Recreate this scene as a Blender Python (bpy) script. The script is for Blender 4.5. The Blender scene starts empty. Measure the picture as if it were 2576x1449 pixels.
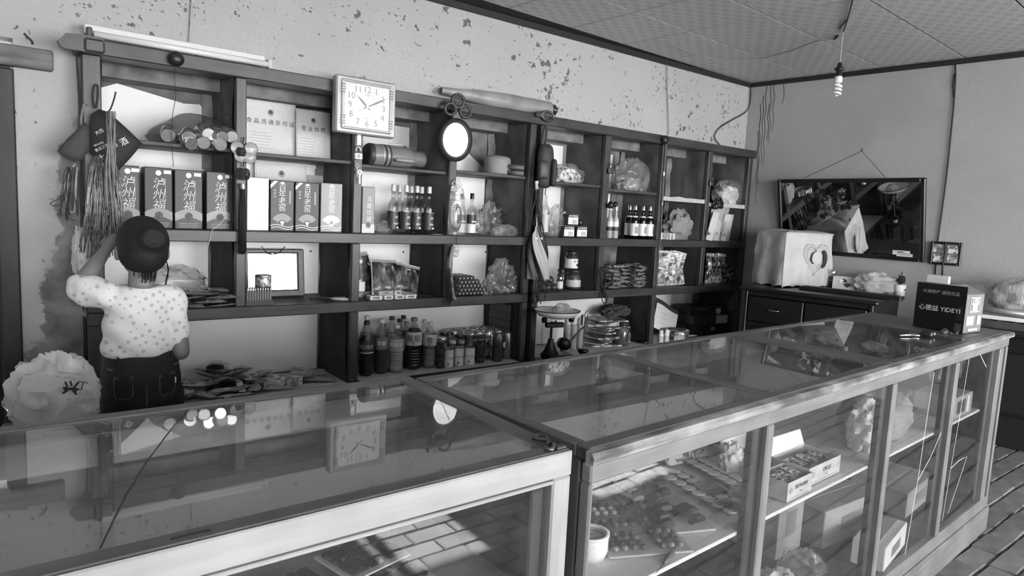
import bpy, bmesh, math, random
from mathutils import Vector, Matrix, Euler, noise
random.seed(7)
SC = bpy.context.scene
COL = SC.collection
PI = math.pi
# ------------------------------------------------------------------ camera
FPX, PXC, PYC = 1680.0, 1288.0, 724.5
CAM = Vector((0.0, -3.1, 1.41))
_yaw, _pit, _rol = math.radians(38.15), math.radians(6.46), math.radians(-2.86)
_f = Vector((math.sin(_yaw)*math.cos(_pit), math.cos(_yaw)*math.cos(_pit), -math.sin(_pit)))
_r0 = Vector((math.cos(_yaw), -math.sin(_yaw), 0)); _d0 = _f.cross(_r0)
_r = _r0*math.cos(_rol) + _d0*math.sin(_rol); _d = _d0*math.cos(_rol) - _r0*math.sin(_rol)
cam = bpy.data.objects.new('camera', bpy.data.cameras.new('camera'))
COL.objects.link(cam); SC.camera = cam
cam.data.sensor_width = 36.0; cam.data.lens = 36.0*FPX/2576.0; cam.data.clip_start = 0.02
cam.matrix_world = Matrix(((_r.x, -_d.x, -_f.x, CAM.x), (_r.y, -_d.y, -_f.y, CAM.y), (_r.z, -_d.z, -_f.z, CAM.z), (0, 0, 0, 1)))
# ------------------------------------------------------------------ world, sun, portals, exposure
W = bpy.data.worlds.new('sky'); SC.world = W; W.use_nodes = True
W.node_tree.nodes['Background'].inputs[0].default_value = (1, 1, 1, 1)
W.node_tree.nodes['Background'].inputs[1].default_value = 11.0
sun = bpy.data.objects.new('sun', bpy.data.lights.new('sun', 'SUN')); COL.objects.link(sun)
sun.data.energy = 48.0; sun.data.angle = math.radians(0.6)
sun.rotation_euler = (math.radians(52.6), 0, math.radians(2))
FRONT_Y, CEIL, FLOOR = -5.9, 2.53, 0.224
OPENINGS = [(-0.95, 0.45, 0.8, 2.25), (0.75, 1.50, 0.8, 2.25), (2.2, 3.5, FLOOR, 2.25), (3.8, 5.0, 0.8, 2.25)]
for i, (x0, x1, z0, z1) in enumerate(OPENINGS):
    L = bpy.data.lights.new('window_portal', 'AREA'); L.shape = 'RECTANGLE'; L.size = x1-x0; L.size_y = z1-z0
    L.cycles.is_portal = True
    o = bpy.data.objects.new('window_portal', L); COL.objects.link(o)
    o.location = ((x0+x1)/2, FRONT_Y-0.2, (z0+z1)/2); o.rotation_euler = (PI/2, 0, 0)
SC.view_settings.view_transform = 'Standard'; SC.view_settings.look = 'None'
SC.view_settings.gamma = 1.0; SC.view_settings.use_curve_mapping = False
SC.view_settings.exposure = 1.42
SC.cycles.max_bounces = 12; SC.cycles.transparent_max_bounces = 24; SC.cycles.caustics_reflective = False
SC.cycles.sample_clamp_indirect = 6.0
# ------------------------------------------------------------------ pixel helpers (2576 x 1449 frame): a pixel is only a direction
def ray(px, py): return _r*((px-PXC)/FPX) + _d*((py-PYC)/FPX) + _f
def Ay(px, py, Y=0.0): d = ray(px, py); return CAM + d*((Y-CAM.y)/d.y)
def Az(px, py, Z): d = ray(px, py); return CAM + d*((Z-CAM.z)/d.z)
def Apl(px, py, p0, n): d = ray(px, py); return CAM + d*((p0-CAM).dot(n)/d.dot(n))
BACK_Y, NICHE_Y = 0.10, 0.36
WR0 = Vector((4.83, BACK_Y, 0)); WRT = Vector((0.07, -0.99755, 0)); WRN = Vector((-0.99755, -0.07, 0))  # right wall
def Aw(px, py, off=0.0): return Apl(px, py, WR0+WRN*off, WRN)
def hang(px): d = ray(px, 600); return math.cos(math.atan2(d.x, d.y))   # foreshortening on the shelf plane
# ------------------------------------------------------------------ objects
def link(o, parent=None):
    COL.objects.link(o)
    if parent is not None: o.parent = parent
    return o
def tag(o, label=None, cat=None, group=None, kind=None):
    if label: o['label'] = label
    if cat: o['category'] = cat
    if group: o['group'] = group
    if kind: o['kind'] = kind
    return o
GS = 1.0   # size of the goods being built (1 = as dimensioned)
def thing(name, label, cat, loc=(0, 0, 0), rz=0.0, group=None, rot=None):
    o = bpy.data.objects.new(name, None); o.empty_display_size = 0.03
    o.location = loc; o.rotation_euler = rot if rot else (0, 0, rz)
    o.scale = (GS, GS, GS); link(o); return tag(o, label, cat, group)
def dup(root, loc=None, rz=None, label=None, group=None, rot=None, scale=None):
    r = root.copy(); COL.objects.link(r)
    if loc is not None: r.location = loc
    if rot is not None: r.rotation_euler = rot
    elif rz is not None: r.rotation_euler = (0, 0, rz)
    if scale is not None: r.scale = scale
    if label: r['label'] = label
    if group: r['group'] = group
    for ch in list(root.children):
        c = ch.copy(); COL.objects.link(c); c.parent = r
        for g in list(ch.children):
            d = g.copy(); COL.objects.link(d); d.parent = c
    return r
class MB:
    def __init__(s): s.v = []; s.f = []; s.m = []; s.cur = 0
    def add(s, vs, fs, M=None):
        n = len(s.v)
        for v in vs: s.v.append(tuple(M @ Vector(v)) if M is not None else tuple(v))
        for f in fs: s.f.append(tuple(i+n for i in f)); s.m.append(s.cur)
        return s
    def box(s, c, d, bev=0.0, M=None):
        x, y, z = d[0]/2, d[1]/2, d[2]/2; b = min(bev, x*.9, y*.9, z*.9)
        T = Matrix.Translation(c) if M is None else M @ Matrix.Translation(c)
        if b <= 0:
            return s.add([(i*x, j*y, k*z) for i in (-1, 1) for j in (-1, 1) for k in (-1, 1)],
                         [(0, 1, 3, 2), (4, 6, 7, 5), (0, 4, 5, 1), (2, 3, 7, 6), (0, 2, 6, 4), (1, 5, 7, 3)], T)
        vs = []; idx = {}
        for i in (-1, 1):
            for j in (-1, 1):
                for k in (-1, 1):
                    for a in range(3):
                        idx[(i, j, k, a)] = len(vs)
                        vs.append((i*(x if a == 0 else x-b), j*(y if a == 1 else y-b), k*(z if a == 2 else z-b)))
        fs = []; I = lambda i, j, k, a: idx[(i, j, k, a)]
        for i in (-1, 1):
            fs.append([I(i, -1, -1, 0), I(i, 1, -1, 0), I(i, 1, 1, 0), I(i, -1, 1, 0)][::i])
            fs.append([I(-1, i, -1, 1), I(-1, i, 1, 1), I(1, i, 1, 1), I(1, i, -1, 1)][::i])
            fs.append([I(-1, -1, i, 2), I(1, -1, i, 2), I(1, 1, i, 2), I(-1, 1, i, 2)][::i])
            for j in (-1, 1):
                fs.append([I(i, j, -1, 0), I(i, j, -1, 1), I(i, j, 1, 1), I(i, j, 1, 0)][::i*j])
                fs.append([I(i, -1, j, 0), I(i, 1, j, 0), I(i, 1, j, 2), I(i, -1, j, 2)][::i*j])
                fs.append([I(-1, i, j, 1), I(-1, i, j, 2), I(1, i, j, 2), I(1, i, j, 1)][::i*j])
                for k in (-1, 1): fs.append([I(i, j, k, 0), I(i, j, k, 1), I(i, j, k, 2)][::i*j*k])
        return s.add(vs, fs, T)
    def lathe(s, prof, n=20, M=None, squash=1.0):
        vs = []; fs = []; rings = []
        for r, z in prof:
            if r < 1e-6: rings.append([len(vs)]); vs.append((0, 0, z))
            else:
                rings.append(list(range(len(vs), len(vs)+n)))
                vs += [(r*math.cos(2*PI*i/n), squash*r*math.sin(2*PI*i/n), z) for i in range(n)]
        for a, b in zip(rings, rings[1:]):
            for i in range(n):
                j = (i+1) % n
                if len(a) == 1 and len(b) == 1: continue
                if len(a) == 1: fs.append((a[0], b[j], b[i]))
                elif len(b) == 1: fs.append((a[i], a[j], b[0]))
                else: fs.append((a[i], a[j], b[j], b[i]))
        return s.add(vs, fs, M)
    def cyl(s, p, q, r, r2=None, n=10):
        return s.tube([p, q], [r, r if r2 is None else r2], n)
    def tube(s, pts, r, n=6, closed=False):
        pts = [Vector(p) for p in pts]; m = len(pts)
        R = r if isinstance(r, (list, tuple)) else [r]*m
        vs = []; fs = []; up = None
        for i, p in enumerate(pts):
            if closed: t = pts[(i+1) % m]-pts[i-1]
            else: t = pts[min(i+1, m-1)]-pts[max(i-1, 0)]
            t = t.normalized() if t.length > 1e-9 else Vector((0, 0, 1))
            if up is None: up = Vector((0, 0, 1)) if abs(t.z) < .9 else Vector((1, 0, 0))
            a = t.cross(up)
            if a.length < 1e-6: a = t.orthogonal()
            a.normalize(); b = t.cross(a); up = a.cross(t)
            for k in range(n):
                q = p + (a*math.cos(2*PI*k/n)+b*math.sin(2*PI*k/n))*R[i]; vs.append(tuple(q))
        rng = range(m) if closed else range(m-1)
        for i in rng:
            j = (i+1) % m
            for k in range(n):
                l = (k+1) % n; fs.append((i*n+k, i*n+l, j*n+l, j*n+k))
        if not closed: fs.append(tuple(range(n))[::-1]); fs.append(tuple((m-1)*n+k for k in range(n)))
        return s.add(vs, fs)
    def prism(s, poly, h0, h1, M=None):   # poly in xy, extruded z
        n = len(poly)
        vs = [(x, y, h0) for x, y in poly]+[(x, y, h1) for x, y in poly]
        fs = [tuple(range(n))[::-1], tuple(range(n, 2*n))]+[(i, (i+1) % n, n+(i+1) % n, n+i) for i in range(n)]
        return s.add(vs, fs, M)
    def grid(s, fn, nu, nv, M=None, close_u=False):
        vs = [fn(i/nu, j/nv) for j in range(nv+1) for i in range(nu+1)]
        fs = [(j*(nu+1)+i, j*(nu+1)+i+1, (j+1)*(nu+1)+i+1, (j+1)*(nu+1)+i) for j in range(nv) for i in range(nu)]
        return s.add(vs, fs, M)
    def mesh(s, name, mats, smooth=False):
        me = bpy.data.meshes.new(name); me.from_pydata(s.v, [], s.f)
        for m in (mats if isinstance(mats, (list, tuple)) else [mats]): me.materials.append(m)
        if any(s.m): me.polygons.foreach_set('material_index', s.m)
        if smooth: me.polygons.foreach_set('use_smooth', [True]*len(s.f))
        me.update(); return me
    def obj(s, name, mats, parent=None, smooth=False, loc=None, rz=None, rot=None):
        o = bpy.data.objects.new(name, s.mesh(name, mats, smooth))
        if loc is not None: o.location = loc
        if rz is not None: o.rotation_euler = (0, 0, rz)
        if rot is not None: o.rotation_euler = rot
        return link(o, parent)
def auto_smooth(o, ang=40):
    me = o.data; me.polygons.foreach_set('use_smooth', [True]*len(me.polygons))
    bm = bmesh.new(); bm.from_mesh(me); a = math.radians(ang)
    for e in bm.edges:
        if len(e.link_faces) == 2 and e.calc_face_angle(0) > a: e.smooth = False
    bm.to_mesh(me); bm.free(); return o
def fuse(o, voxel, smooth=6):
    """join overlapping closed shells of one object into one continuous skin"""
    r = o.modifiers.new('r', 'REMESH'); r.mode = 'VOXEL'; r.voxel_size = voxel
    m = o.modifiers.new('s', 'SMOOTH'); m.factor = .5; m.iterations = smooth
    dg = bpy.context.evaluated_depsgraph_get(); me = bpy.data.meshes.new_from_object(o.evaluated_get(dg))
    mats = list(o.data.materials); o.modifiers.clear(); o.data = me
    me.materials.clear()
    for k in mats: me.materials.append(k)
    me.polygons.foreach_set('use_smooth', [True]*len(me.polygons)); return o
_txt = {}
def text(s, size, mat, parent=None, loc=(0, 0, 0), rot=(PI/2, 0, 0), align='CENTER', sx=1.0, name='lettering', ext=0.0002, shear=0.0, bold=0.0, line=1.0):
    key = (s, size, align, ext, shear, bold, mat.name, line)
    if key not in _txt:
        cu = bpy.data.curves.new('t', 'FONT'); cu.body = s; cu.size = size; cu.align_x = align; cu.align_y = 'CENTER'
        cu.extrude = ext; cu.shear = shear; cu.offset = bold; cu.resolution_u = 2; cu.space_line = line
        t = bpy.data.objects.new('t', cu); COL.objects.link(t)
        dg = bpy.context.evaluated_depsgraph_get(); dg.update()
        me = bpy.data.meshes.new_from_object(t.evaluated_get(dg)); bpy.data.objects.remove(t); bpy.data.curves.remove(cu)
        me.materials.clear(); me.materials.append(mat); me.name = name; _txt[key] = me
    o = bpy.data.objects.new(name, _txt[key]); o.location = loc; o.rotation_euler = rot; o.scale = (sx, 1, 1)
    return link(o, parent)
# ------------------------------------------------------------------ materials
_mats = {}
def _new(name):
    m = bpy.data.materials.new(name); m.use_nodes = True; nt = m.node_tree
    return m, nt, nt.nodes, nt.links, nt.nodes['Principled BSDF']
def G(v): return (v, v, v, 1)
def mat(name, c=.5, rough=.6, metal=0.0, spec=.5, c2=None, scale=20.0, stretch=(1, 1, 1), bump=0.0, bscale=None, coat=0.0, detail=4.0, lo=.35, hi=.65, emit=0.0, alpha=1.0):
    if name in _mats: return _mats[name]
    m, nt, N, L, B = _new(name); _mats[name] = m
    B.inputs['Base Color'].default_value = G(c); B.inputs['Roughness'].default_value = rough
    B.inputs['Metallic'].default_value = metal; B.inputs['Specular IOR Level'].default_value = spec
    B.inputs['Coat Weight'].default_value = coat; B.inputs['Coat Roughness'].default_value = .08
    if emit: B.inputs['Emission Color'].default_value = G(1); B.inputs['Emission Strength'].default_value = emit
    if c2 is not None or bump:
        tc = N.new('ShaderNodeTexCoord'); mp = N.new('ShaderNodeMapping'); mp.inputs['Scale'].default_value = stretch
        L.new(tc.outputs['Object'], mp.inputs[0])
        if c2 is not None:
            nz = N.new('ShaderNodeTexNoise'); nz.inputs['Scale'].default_value = scale; nz.inputs['Detail'].default_value = detail
            L.new(mp.outputs[0], nz.inputs['Vector'])
            rp = N.new('ShaderNodeValToRGB'); rp.color_ramp.elements[0].color = G(c); rp.color_ramp.elements[1].color = G(c2)
            rp.color_ramp.elements[0].position = lo; rp.color_ramp.elements[1].position = hi
            L.new(nz.outputs['Fac'], rp.inputs[0]); L.new(rp.outputs[0], B.inputs['Base Color'])
        if bump:
            n2 = N.new('ShaderNodeTexNoise'); n2.inputs['Scale'].default_value = bscale or scale; n2.inputs['Detail'].default_value = 5
            L.new(mp.outputs[0], n2.inputs['Vector'])
            bp = N.new('ShaderNodeBump'); bp.inputs['Strength'].default_value = min(1, bump); bp.inputs['Distance'].default_value = .004*max(1, bump)
            L.new(n2.outputs['Fac'], bp.inputs['Height']); L.new(bp.outputs[0], B.inputs['Normal'])
    return m
def _thinfres(N, L, ior):
    g = N.new('ShaderNodeNewGeometry'); mr = N.new('ShaderNodeMapRange'); mr.inputs[3].default_value = ior; mr.inputs[4].default_value = 1/ior
    L.new(g.outputs['Backfacing'], mr.inputs[0]); fr = N.new('ShaderNodeFresnel'); L.new(mr.outputs[0], fr.inputs[0]); return fr
def glassmat(name, ior=1.5, tint=.95, dust=.06, dustc=.45, rough=.0, dscale=3.0, spec=1.0):
    """thin pane: Fresnel mirror + clear transmission + a film of dust"""
    if name in _mats: return _mats[name]
    m, nt, N, L, B = _new(name); _mats[name] = m; N.remove(B); out = N['Material Output']
    tr = N.new('ShaderNodeBsdfTransparent'); tr.inputs[0].default_value = G(tint)
    gl = N.new('ShaderNodeBsdfGlossy'); gl.inputs[0].default_value = G(spec); gl.inputs['Roughness'].default_value = rough
    fr = _thinfres(N, L, ior)
    mx = N.new('ShaderNodeMixShader'); L.new(fr.outputs[0], mx.inputs[0]); L.new(tr.outputs[0], mx.inputs[1]); L.new(gl.outputs[0], mx.inputs[2])
    df = N.new('ShaderNodeBsdfDiffuse'); df.inputs[0].default_value = G(dustc)
    tc = N.new('ShaderNodeTexCoord'); nz = N.new('ShaderNodeTexNoise'); nz.inputs['Scale'].default_value = dscale; nz.inputs['Detail'].default_value = 6
    L.new(tc.outputs['Object'], nz.inputs['Vector'])
    mr = N.new('ShaderNodeMapRange'); mr.inputs[1].default_value = .3; mr.inputs[2].default_value = .75; mr.inputs[3].default_value = dust*.5; mr.inputs[4].default_value = dust*1.6
    L.new(nz.outputs['Fac'], mr.inputs[0])
    m2 = N.new('ShaderNodeMixShader'); L.new(mr.outputs[0], m2.inputs[0]); L.new(mx.outputs[0], m2.inputs[1]); L.new(df.outputs[0], m2.inputs[2])
    L.new(m2.outputs[0], out.inputs[0]); return m
def film(name, clear=.6, c=.8, rough=.12, ior=1.45):
    """thin plastic film: part clear, part milky, shiny in its creases"""
    if name in _mats: return _mats[name]
    m, nt, N, L, B = _new(name); _mats[name] = m; N.remove(B); out = N['Material Output']
    tr = N.new('ShaderNodeBsdfTransparent'); gl = N.new('ShaderNodeBsdfGlossy'); gl.inputs['Roughness'].default_value = rough
    df = N.new('ShaderNodeBsdfDiffuse'); df.inputs[0].default_value = G(c); tl = N.new('ShaderNodeBsdfTranslucent'); tl.inputs[0].default_value = G(c)
    a = N.new('ShaderNodeMixShader'); a.inputs[0].default_value = .45; L.new(df.outputs[0], a.inputs[1]); L.new(tl.outputs[0], a.inputs[2])
    b = N.new('ShaderNodeMixShader'); b.inputs[0].default_value = clear; L.new(a.outputs[0], b.inputs[1]); L.new(tr.outputs[0], b.inputs[2])
    fr = _thinfres(N, L, ior)
    d = N.new('ShaderNodeMixShader'); L.new(fr.outputs[0], d.inputs[0]); L.new(b.outputs[0], d.inputs[1]); L.new(gl.outputs[0], d.inputs[2])
    tc = N.new('ShaderNodeTexCoord'); nz = N.new('ShaderNodeTexNoise'); nz.inputs['Scale'].default_value = 45; nz.inputs['Detail'].default_value = 3
    bp = N.new('ShaderNodeBump'); bp.inputs['Strength'].default_value = .5; bp.inputs['Distance'].default_value = .004
    L.new(tc.outputs['Object'], nz.inputs['Vector']); L.new(nz.outputs['Fac'], bp.inputs['Height']); L.new(bp.outputs[0], gl.inputs['Normal'])
    L.new(d.outputs[0], out.inputs[0]); return m
def printed(name, bg, fg, sx=40.0, sy=25.0, dens=.5, rough=.35, metal=0.0, fleck=.9, coat=0.0, bump=.0):
    """printed wrapper: blocks and flecks of several greys, as small graphics read from afar"""
    if name in _mats: return _mats[name]
    m, nt, N, L, B = _new(name); _mats[name] = m
    B.inputs['Roughness'].default_value = rough; B.inputs['Metallic'].default_value = metal; B.inputs['Coat Weight'].default_value = coat
    tc = N.new('ShaderNodeTexCoord'); mp = N.new('ShaderNodeMapping'); mp.inputs['Scale'].default_value = (sx, sy, sx)
    L.new(tc.outputs['Object'], mp.inputs[0])
    vo = N.new('ShaderNodeTexVoronoi'); vo.inputs['Scale'].default_value = 1.0; L.new(mp.outputs[0], vo.inputs['Vector'])
    nz = N.new('ShaderNodeTexNoise'); nz.inputs['Scale'].default_value = .9; nz.inputs['Detail'].default_value = 3; L.new(mp.outputs[0], nz.inputs['Vector'])
    ad = N.new('ShaderNodeMath'); ad.operation = 'MULTIPLY_ADD'; ad.inputs[1].default_value = .45
    L.new(vo.outputs['Color'], ad.inputs[0]); L.new(nz.outputs['Fac'], ad.inputs[2])
    rp = N.new('ShaderNodeValToRGB'); e = rp.color_ramp.elements; e[0].color = G(bg); e[0].position = dens; e[1].color = G(fg); e[1].position = min(.99, dens+.22)
    x = e.new(min(.985, dens+.1)); x.color = G(bg*.6+fg*.4); x2 = e.new(min(1, dens+.33)); x2.color = G(fleck)
    L.new(ad.outputs[0], rp.inputs[0]); L.new(rp.outputs[0], B.inputs['Base Color'])
    if bump:
        n2 = N.new('ShaderNodeTexNoise'); n2.inputs['Scale'].default_value = 60; L.new(tc.outputs['Object'], n2.inputs['Vector'])
        bp = N.new('ShaderNodeBump'); bp.inputs['Strength'].default_value = bump; bp.inputs['Distance'].default_value = .004
        L.new(n2.outputs['Fac'], bp.inputs['Height']); L.new(bp.outputs[0], B.inputs['Normal'])
    return m
WHITE = mat('white_paint', .75, .5); BLACK = mat('black_plastic', .012, .4); INK = mat('black_ink', .015, .7)
GREYP = mat('grey_plastic', .18, .45); PAPER = mat('white_paper', .72, .8); CREAM = mat('cream_print', .82, .5)
STEEL = mat('steel', .6, .28, 1.0); DKMET = mat('dark_metal', .12, .4, .8); WOODF = None
def woodmat(name, c, c2, axis='x', rough=.45, chip=None, chipc=.5, bump=.5):
    """painted wood: streaks along one axis, scuffs, and paint chipped off"""
    if name in _mats: return _mats[name]
    m, nt, N, L, B = _new(name); _mats[name] = m; B.inputs['Roughness'].default_value = rough
    tc = N.new('ShaderNodeTexCoord'); mp = N.new('ShaderNodeMapping')
    mp.inputs['Scale'].default_value = {'x': (2, 30, 30), 'y': (30, 2, 30), 'z': (30, 30, 2)}[axis]
    L.new(tc.outputs['Object'], mp.inputs[0])
    nz = N.new('ShaderNodeTexNoise'); nz.inputs['Scale'].default_value = 1.6; nz.inputs['Detail'].default_value = 6; L.new(mp.outputs[0], nz.inputs['Vector'])
    n2 = N.new('ShaderNodeTexNoise'); n2.inputs['Scale'].default_value = 7; n2.inputs['Detail'].default_value = 5; L.new(tc.outputs['Object'], n2.inputs['Vector'])
    av = N.new('ShaderNodeMath'); av.operation = 'ADD'; L.new(nz.outputs['Fac'], av.inputs[0]); L.new(n2.outputs['Fac'], av.inputs[1])
    rp = N.new('ShaderNodeValToRGB'); e = rp.color_ramp.elements; e[0].color = G(c); e[0].position = .4; e[1].color = G(c2); e[1].position = .6
    hf = N.new('ShaderNodeMath'); hf.operation = 'MULTIPLY'; hf.inputs[1].default_value = .5; L.new(av.outputs[0], hf.inputs[0]); L.new(hf.outputs[0], rp.inputs[0])
    last = rp.outputs[0]
    if chip is not None:
        n3 = N.new('ShaderNodeTexNoise'); n3.inputs['Scale'].default_value = 2.2; n3.inputs['Detail'].default_value = 9; n3.inputs['Roughness'].default_value = .7
        mp3 = N.new('ShaderNodeMapping'); mp3.inputs['Scale'].default_value = {'x': (3, 14, 14), 'y': (14, 3, 14), 'z': (14, 14, 3)}[axis]
        L.new(tc.outputs['Object'], mp3.inputs[0]); L.new(mp3.outputs[0], n3.inputs['Vector'])
        gt = N.new('ShaderNodeMapRange'); gt.inputs[1].default_value = chip; gt.inputs[2].default_value = chip+.02; L.new(n3.outputs['Fac'], gt.inputs[0])
        mx = N.new('ShaderNodeMix'); mx.data_type = 'RGBA'; L.new(gt.outputs[0], mx.inputs[0]); L.new(last, mx.inputs[6]); mx.inputs[7].default_value = G(chipc); last = mx.outputs[2]
    L.new(last, B.inputs['Base Color'])
    bp = N.new('ShaderNodeBump'); bp.inputs['Strength'].default_value = bump; bp.inputs['Distance'].default_value = .0015; L.new(hf.outputs[0], bp.inputs['Height']); L.new(bp.outputs[0], B.inputs['Normal'])
    return m
# ================================================================== the setting
def plaster(name, base=.5, spot=.10, thr=.63, scale=22.0, peel=None, bump=.35, stain=.12):
    if name in _mats: return _mats[name]
    m, nt, N, L, B = _new(name); _mats[name] = m; B.inputs['Roughness'].default_value = .85; B.inputs['Specular IOR Level'].default_value = .2
    tc = N.new('ShaderNodeTexCoord'); P = tc.outputs['Object']
    def nz(sc, det=5, vec=P, ro=.55):
        n = N.new('ShaderNodeTexNoise'); n.inputs['Scale'].default_value = sc; n.inputs['Detail'].default_value = det; n.inputs['Roughness'].default_value = ro; L.new(vec, n.inputs['Vector']); return n.outputs['Fac']
    def mr(v, a, b, c=0., d=1.):
        n = N.new('ShaderNodeMapRange'); n.inputs[1].default_value = a; n.inputs[2].default_value = b; n.inputs[3].default_value = c; n.inputs[4].default_value = d; L.new(v, n.inputs[0]); return n.outputs[0]
    def mix(f, a, b):
        n = N.new('ShaderNodeMix'); n.data_type = 'RGBA'; L.new(f, n.inputs[0])
        for k, v in ((6, a), (7, b)):
            if isinstance(v, float): n.inputs[k].default_value = G(v)
            else: L.new(v, n.inputs[k])
        return n.outputs[2]
    def mth(op, a, b):
        n = N.new('ShaderNodeMath'); n.operation = op
        for k, v in ((0, a), (1, b)):
            if isinstance(v, float): n.inputs[k].default_value = v
            else: L.new(v, n.inputs[k])
        return n.outputs[0]
    col = mix(mr(nz(1.3, 6), .35, .68), base*(1-stain), base*1.06)
    col = mix(mr(nz(60, 3), .3, .8), col, base*.86)
    f1 = mth('ADD', nz(scale, 4, ro=.6), mr(nz(2.1, 3), .35, .7, -.09, .05))
    spots = mr(f1, thr, thr+.012)
    col = mix(spots, col, spot)
    f2 = mth('ADD', nz(scale*2.6, 3), mr(nz(3.7, 3), .4, .7, -.08, .05)); col = mix(mr(f2, thr+.02, thr+.035), col, spot*1.3)
    if peel:   # paint gone below a ragged line: (x of the line, softness)
        sp = N.new('ShaderNodeSeparateXYZ'); L.new(P, sp.inputs[0])
        edge = mth('ADD', mth('MULTIPLY', mth('SUBTRACT', sp.outputs[0], peel[0]), 6.0), mth('MULTIPLY', mth('SUBTRACT', nz(5, 8, ro=.65), .5), 2.2))
        edge = mth('ADD', edge, mth('MULTIPLY', mth('SUBTRACT', peel[1], sp.outputs[2]), 1.1))
        bare = mr(edge, .0, .08); col = mix(bare, col, mix(mr(nz(9, 8), .3, .7), .10, .34))
    L.new(col, B.inputs['Base Color'])
    bp = N.new('ShaderNodeBump'); bp.inputs['Strength'].default_value = bump; bp.inputs['Distance'].default_value = .006
    h = mth('SUBTRACT', mth('ADD', mth('MULTIPLY', nz(3.0, 6), 1.5), mth('MULTIPLY', nz(40, 4), .25)), mth('MULTIPLY', spots, .5)); L.new(h, bp.inputs['Height']); L.new(bp.outputs[0], B.inputs['Normal'])
    return m
def struct(name, mb, m, parent=None, label=None):
    o = mb.obj(name, m, parent)
    if parent is None: tag(o, label, None, None, 'structure')
    return o
PL_BACK = plaster('plaster_back', .44, .13, .615, 17)
PL_LEFT = plaster('plaster_door_side', .45, .12, .66, 26, peel=(.20, 1.32))
PL_RIGHT = plaster('plaster_right', .42, .22, .80, 30, stain=.22, bump=.6)
PL_SIDE = plaster('plaster_side', .6, .3, .74, 20)
PIER_UP = mat('pier_plaster', .05, .9, c2=.15, scale=5, bump=1.5, bscale=14, detail=8, lo=.3, hi=.7)
PIER_LO = mat('pier_dark', .022, .75, c2=.045, scale=6, bump=.8, bscale=18, detail=7)
ROUGH = mat('rough_masonry', .09, .95, c2=.28, scale=9, bump=2.5, bscale=12, detail=9, lo=.3, hi=.7)
LINING = mat('lining_board', .86, .45, c2=.80, scale=3, bump=.15, bscale=3)
WX = woodmat('shelf_wood_x', .030, .056, 'x', .38, .66, .16)
WZ = woodmat('shelf_wood_z', .036, .064, 'z', .38, .66, .16)
WB = woodmat('shelf_board_wood', .035, .075, 'x', .55)
# --- back wall
PX = [(.295, .358), (.860, .906), (1.414, 1.460), (1.966, 2.014), (2.520, 2.563)]
QX = [(2.598, 2.644), (3.150, 3.200), (3.712, 3.757), (4.242, 4.288), (4.765, 4.812)]
ZTOP, ZTOPB, ZA, ZAB, ZB, ZBB, ZC = 1.990, 1.932, 1.268, 1.217, .925, .872, .512
mb = MB(); mb.box((1.75, BACK_Y+.2, (1.962+CEIL+.1)/2), (6.3, .4, CEIL+.1-1.962)); wall_back = struct('wall_back', mb, PL_BACK)
tag(wall_back, 'flaking whitewashed back wall above the wooden shelves')
mb = MB(); mb.box((.205, BACK_Y+.2, (FLOOR+1.962)/2), (.235, .4, 1.962-FLOOR)); o = struct('wall_back_pier', mb, PL_LEFT, wall_back)
mb = MB(); mb.box((-1.05, BACK_Y+.2, (FLOOR+1.962)/2), (.5, .4, 1.962-FLOOR)); struct('wall_segment', mb, PL_SIDE, wall_back)
mb = MB(); mb.box((2.56, .25, (FLOOR+.488)/2), (4.5, .42, .488-FLOOR)); struct('wall_base', mb, PIER_LO, wall_back)
mb = MB(); mb.box((2.56, NICHE_Y+.07, 1.22), (4.52, .14, 1.49)); struct('niche_back', mb, ROUGH, wall_back)
mb = MB(); mb.box((2.56, .285, 1.925), (4.52, .15, .075)); struct('niche_lintel', mb, ROUGH, wall_back)
def pier(x0, x1, z0, z1, m, seed):
    rnd = random.Random(seed)
    def fn(u, v):
        y = .035+u*(NICHE_Y-.035); z = z0+v*(z1-z0); k = .010*noise.noise((y*9, z*7, seed))+(.006 if .45 < u < .55 else 0)*0
        return (x0-.004+k-.014*u, y, z)
    b = MB(); b.grid(fn, 8, 14)
    b.grid(lambda u, v: (x1+.004+.008*noise.noise((u*3, v*5, seed+9)), .035+u*(NICHE_Y-.035), z0+v*(z1-z0)), 6, 10)
    b.box(((x0+x1)/2, .045, (z0+z1)/2), (x1-x0-.008, .02, z1-z0))
    o = b.obj('niche_pier', m, wall_back); return o
k = 0
for cols, lo in ((PX, (2, 4)), (QX, (0, 2, 4))):
    for i, (x0, x1) in enumerate(cols):
        k += 1
        pier(x0, x1, ZA, 1.955, PIER_UP, k*3); pier(x0, x1, ZB, ZAB+.03, PIER_LO, k*5)
        if i in lo or i == 0: pier(x0, x1, ZC, ZBB+.03, PIER_LO, k*7)
# rough strip of bare masonry beside each lining sheet (back right corner of the upper cells)
for i, (a, b2) in enumerate(zip(PX+QX, PX[1:]+QX[1:]+[None])):
    if b2 is None or i == 4: continue
    xr = b2[0]
    def fn(u, v, s=i): z = ZA+.01+v*(1.95-ZA-.01); return (xr-.058+u*.05, NICHE_Y-.012-.018*u*u+.014*noise.noise((u*4, z*16, s*3.1)), z)
    mm = MB(); mm.grid(fn, 5, 26); mm.obj('rough_jamb', ROUGH, wall_back, smooth=True)
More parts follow.
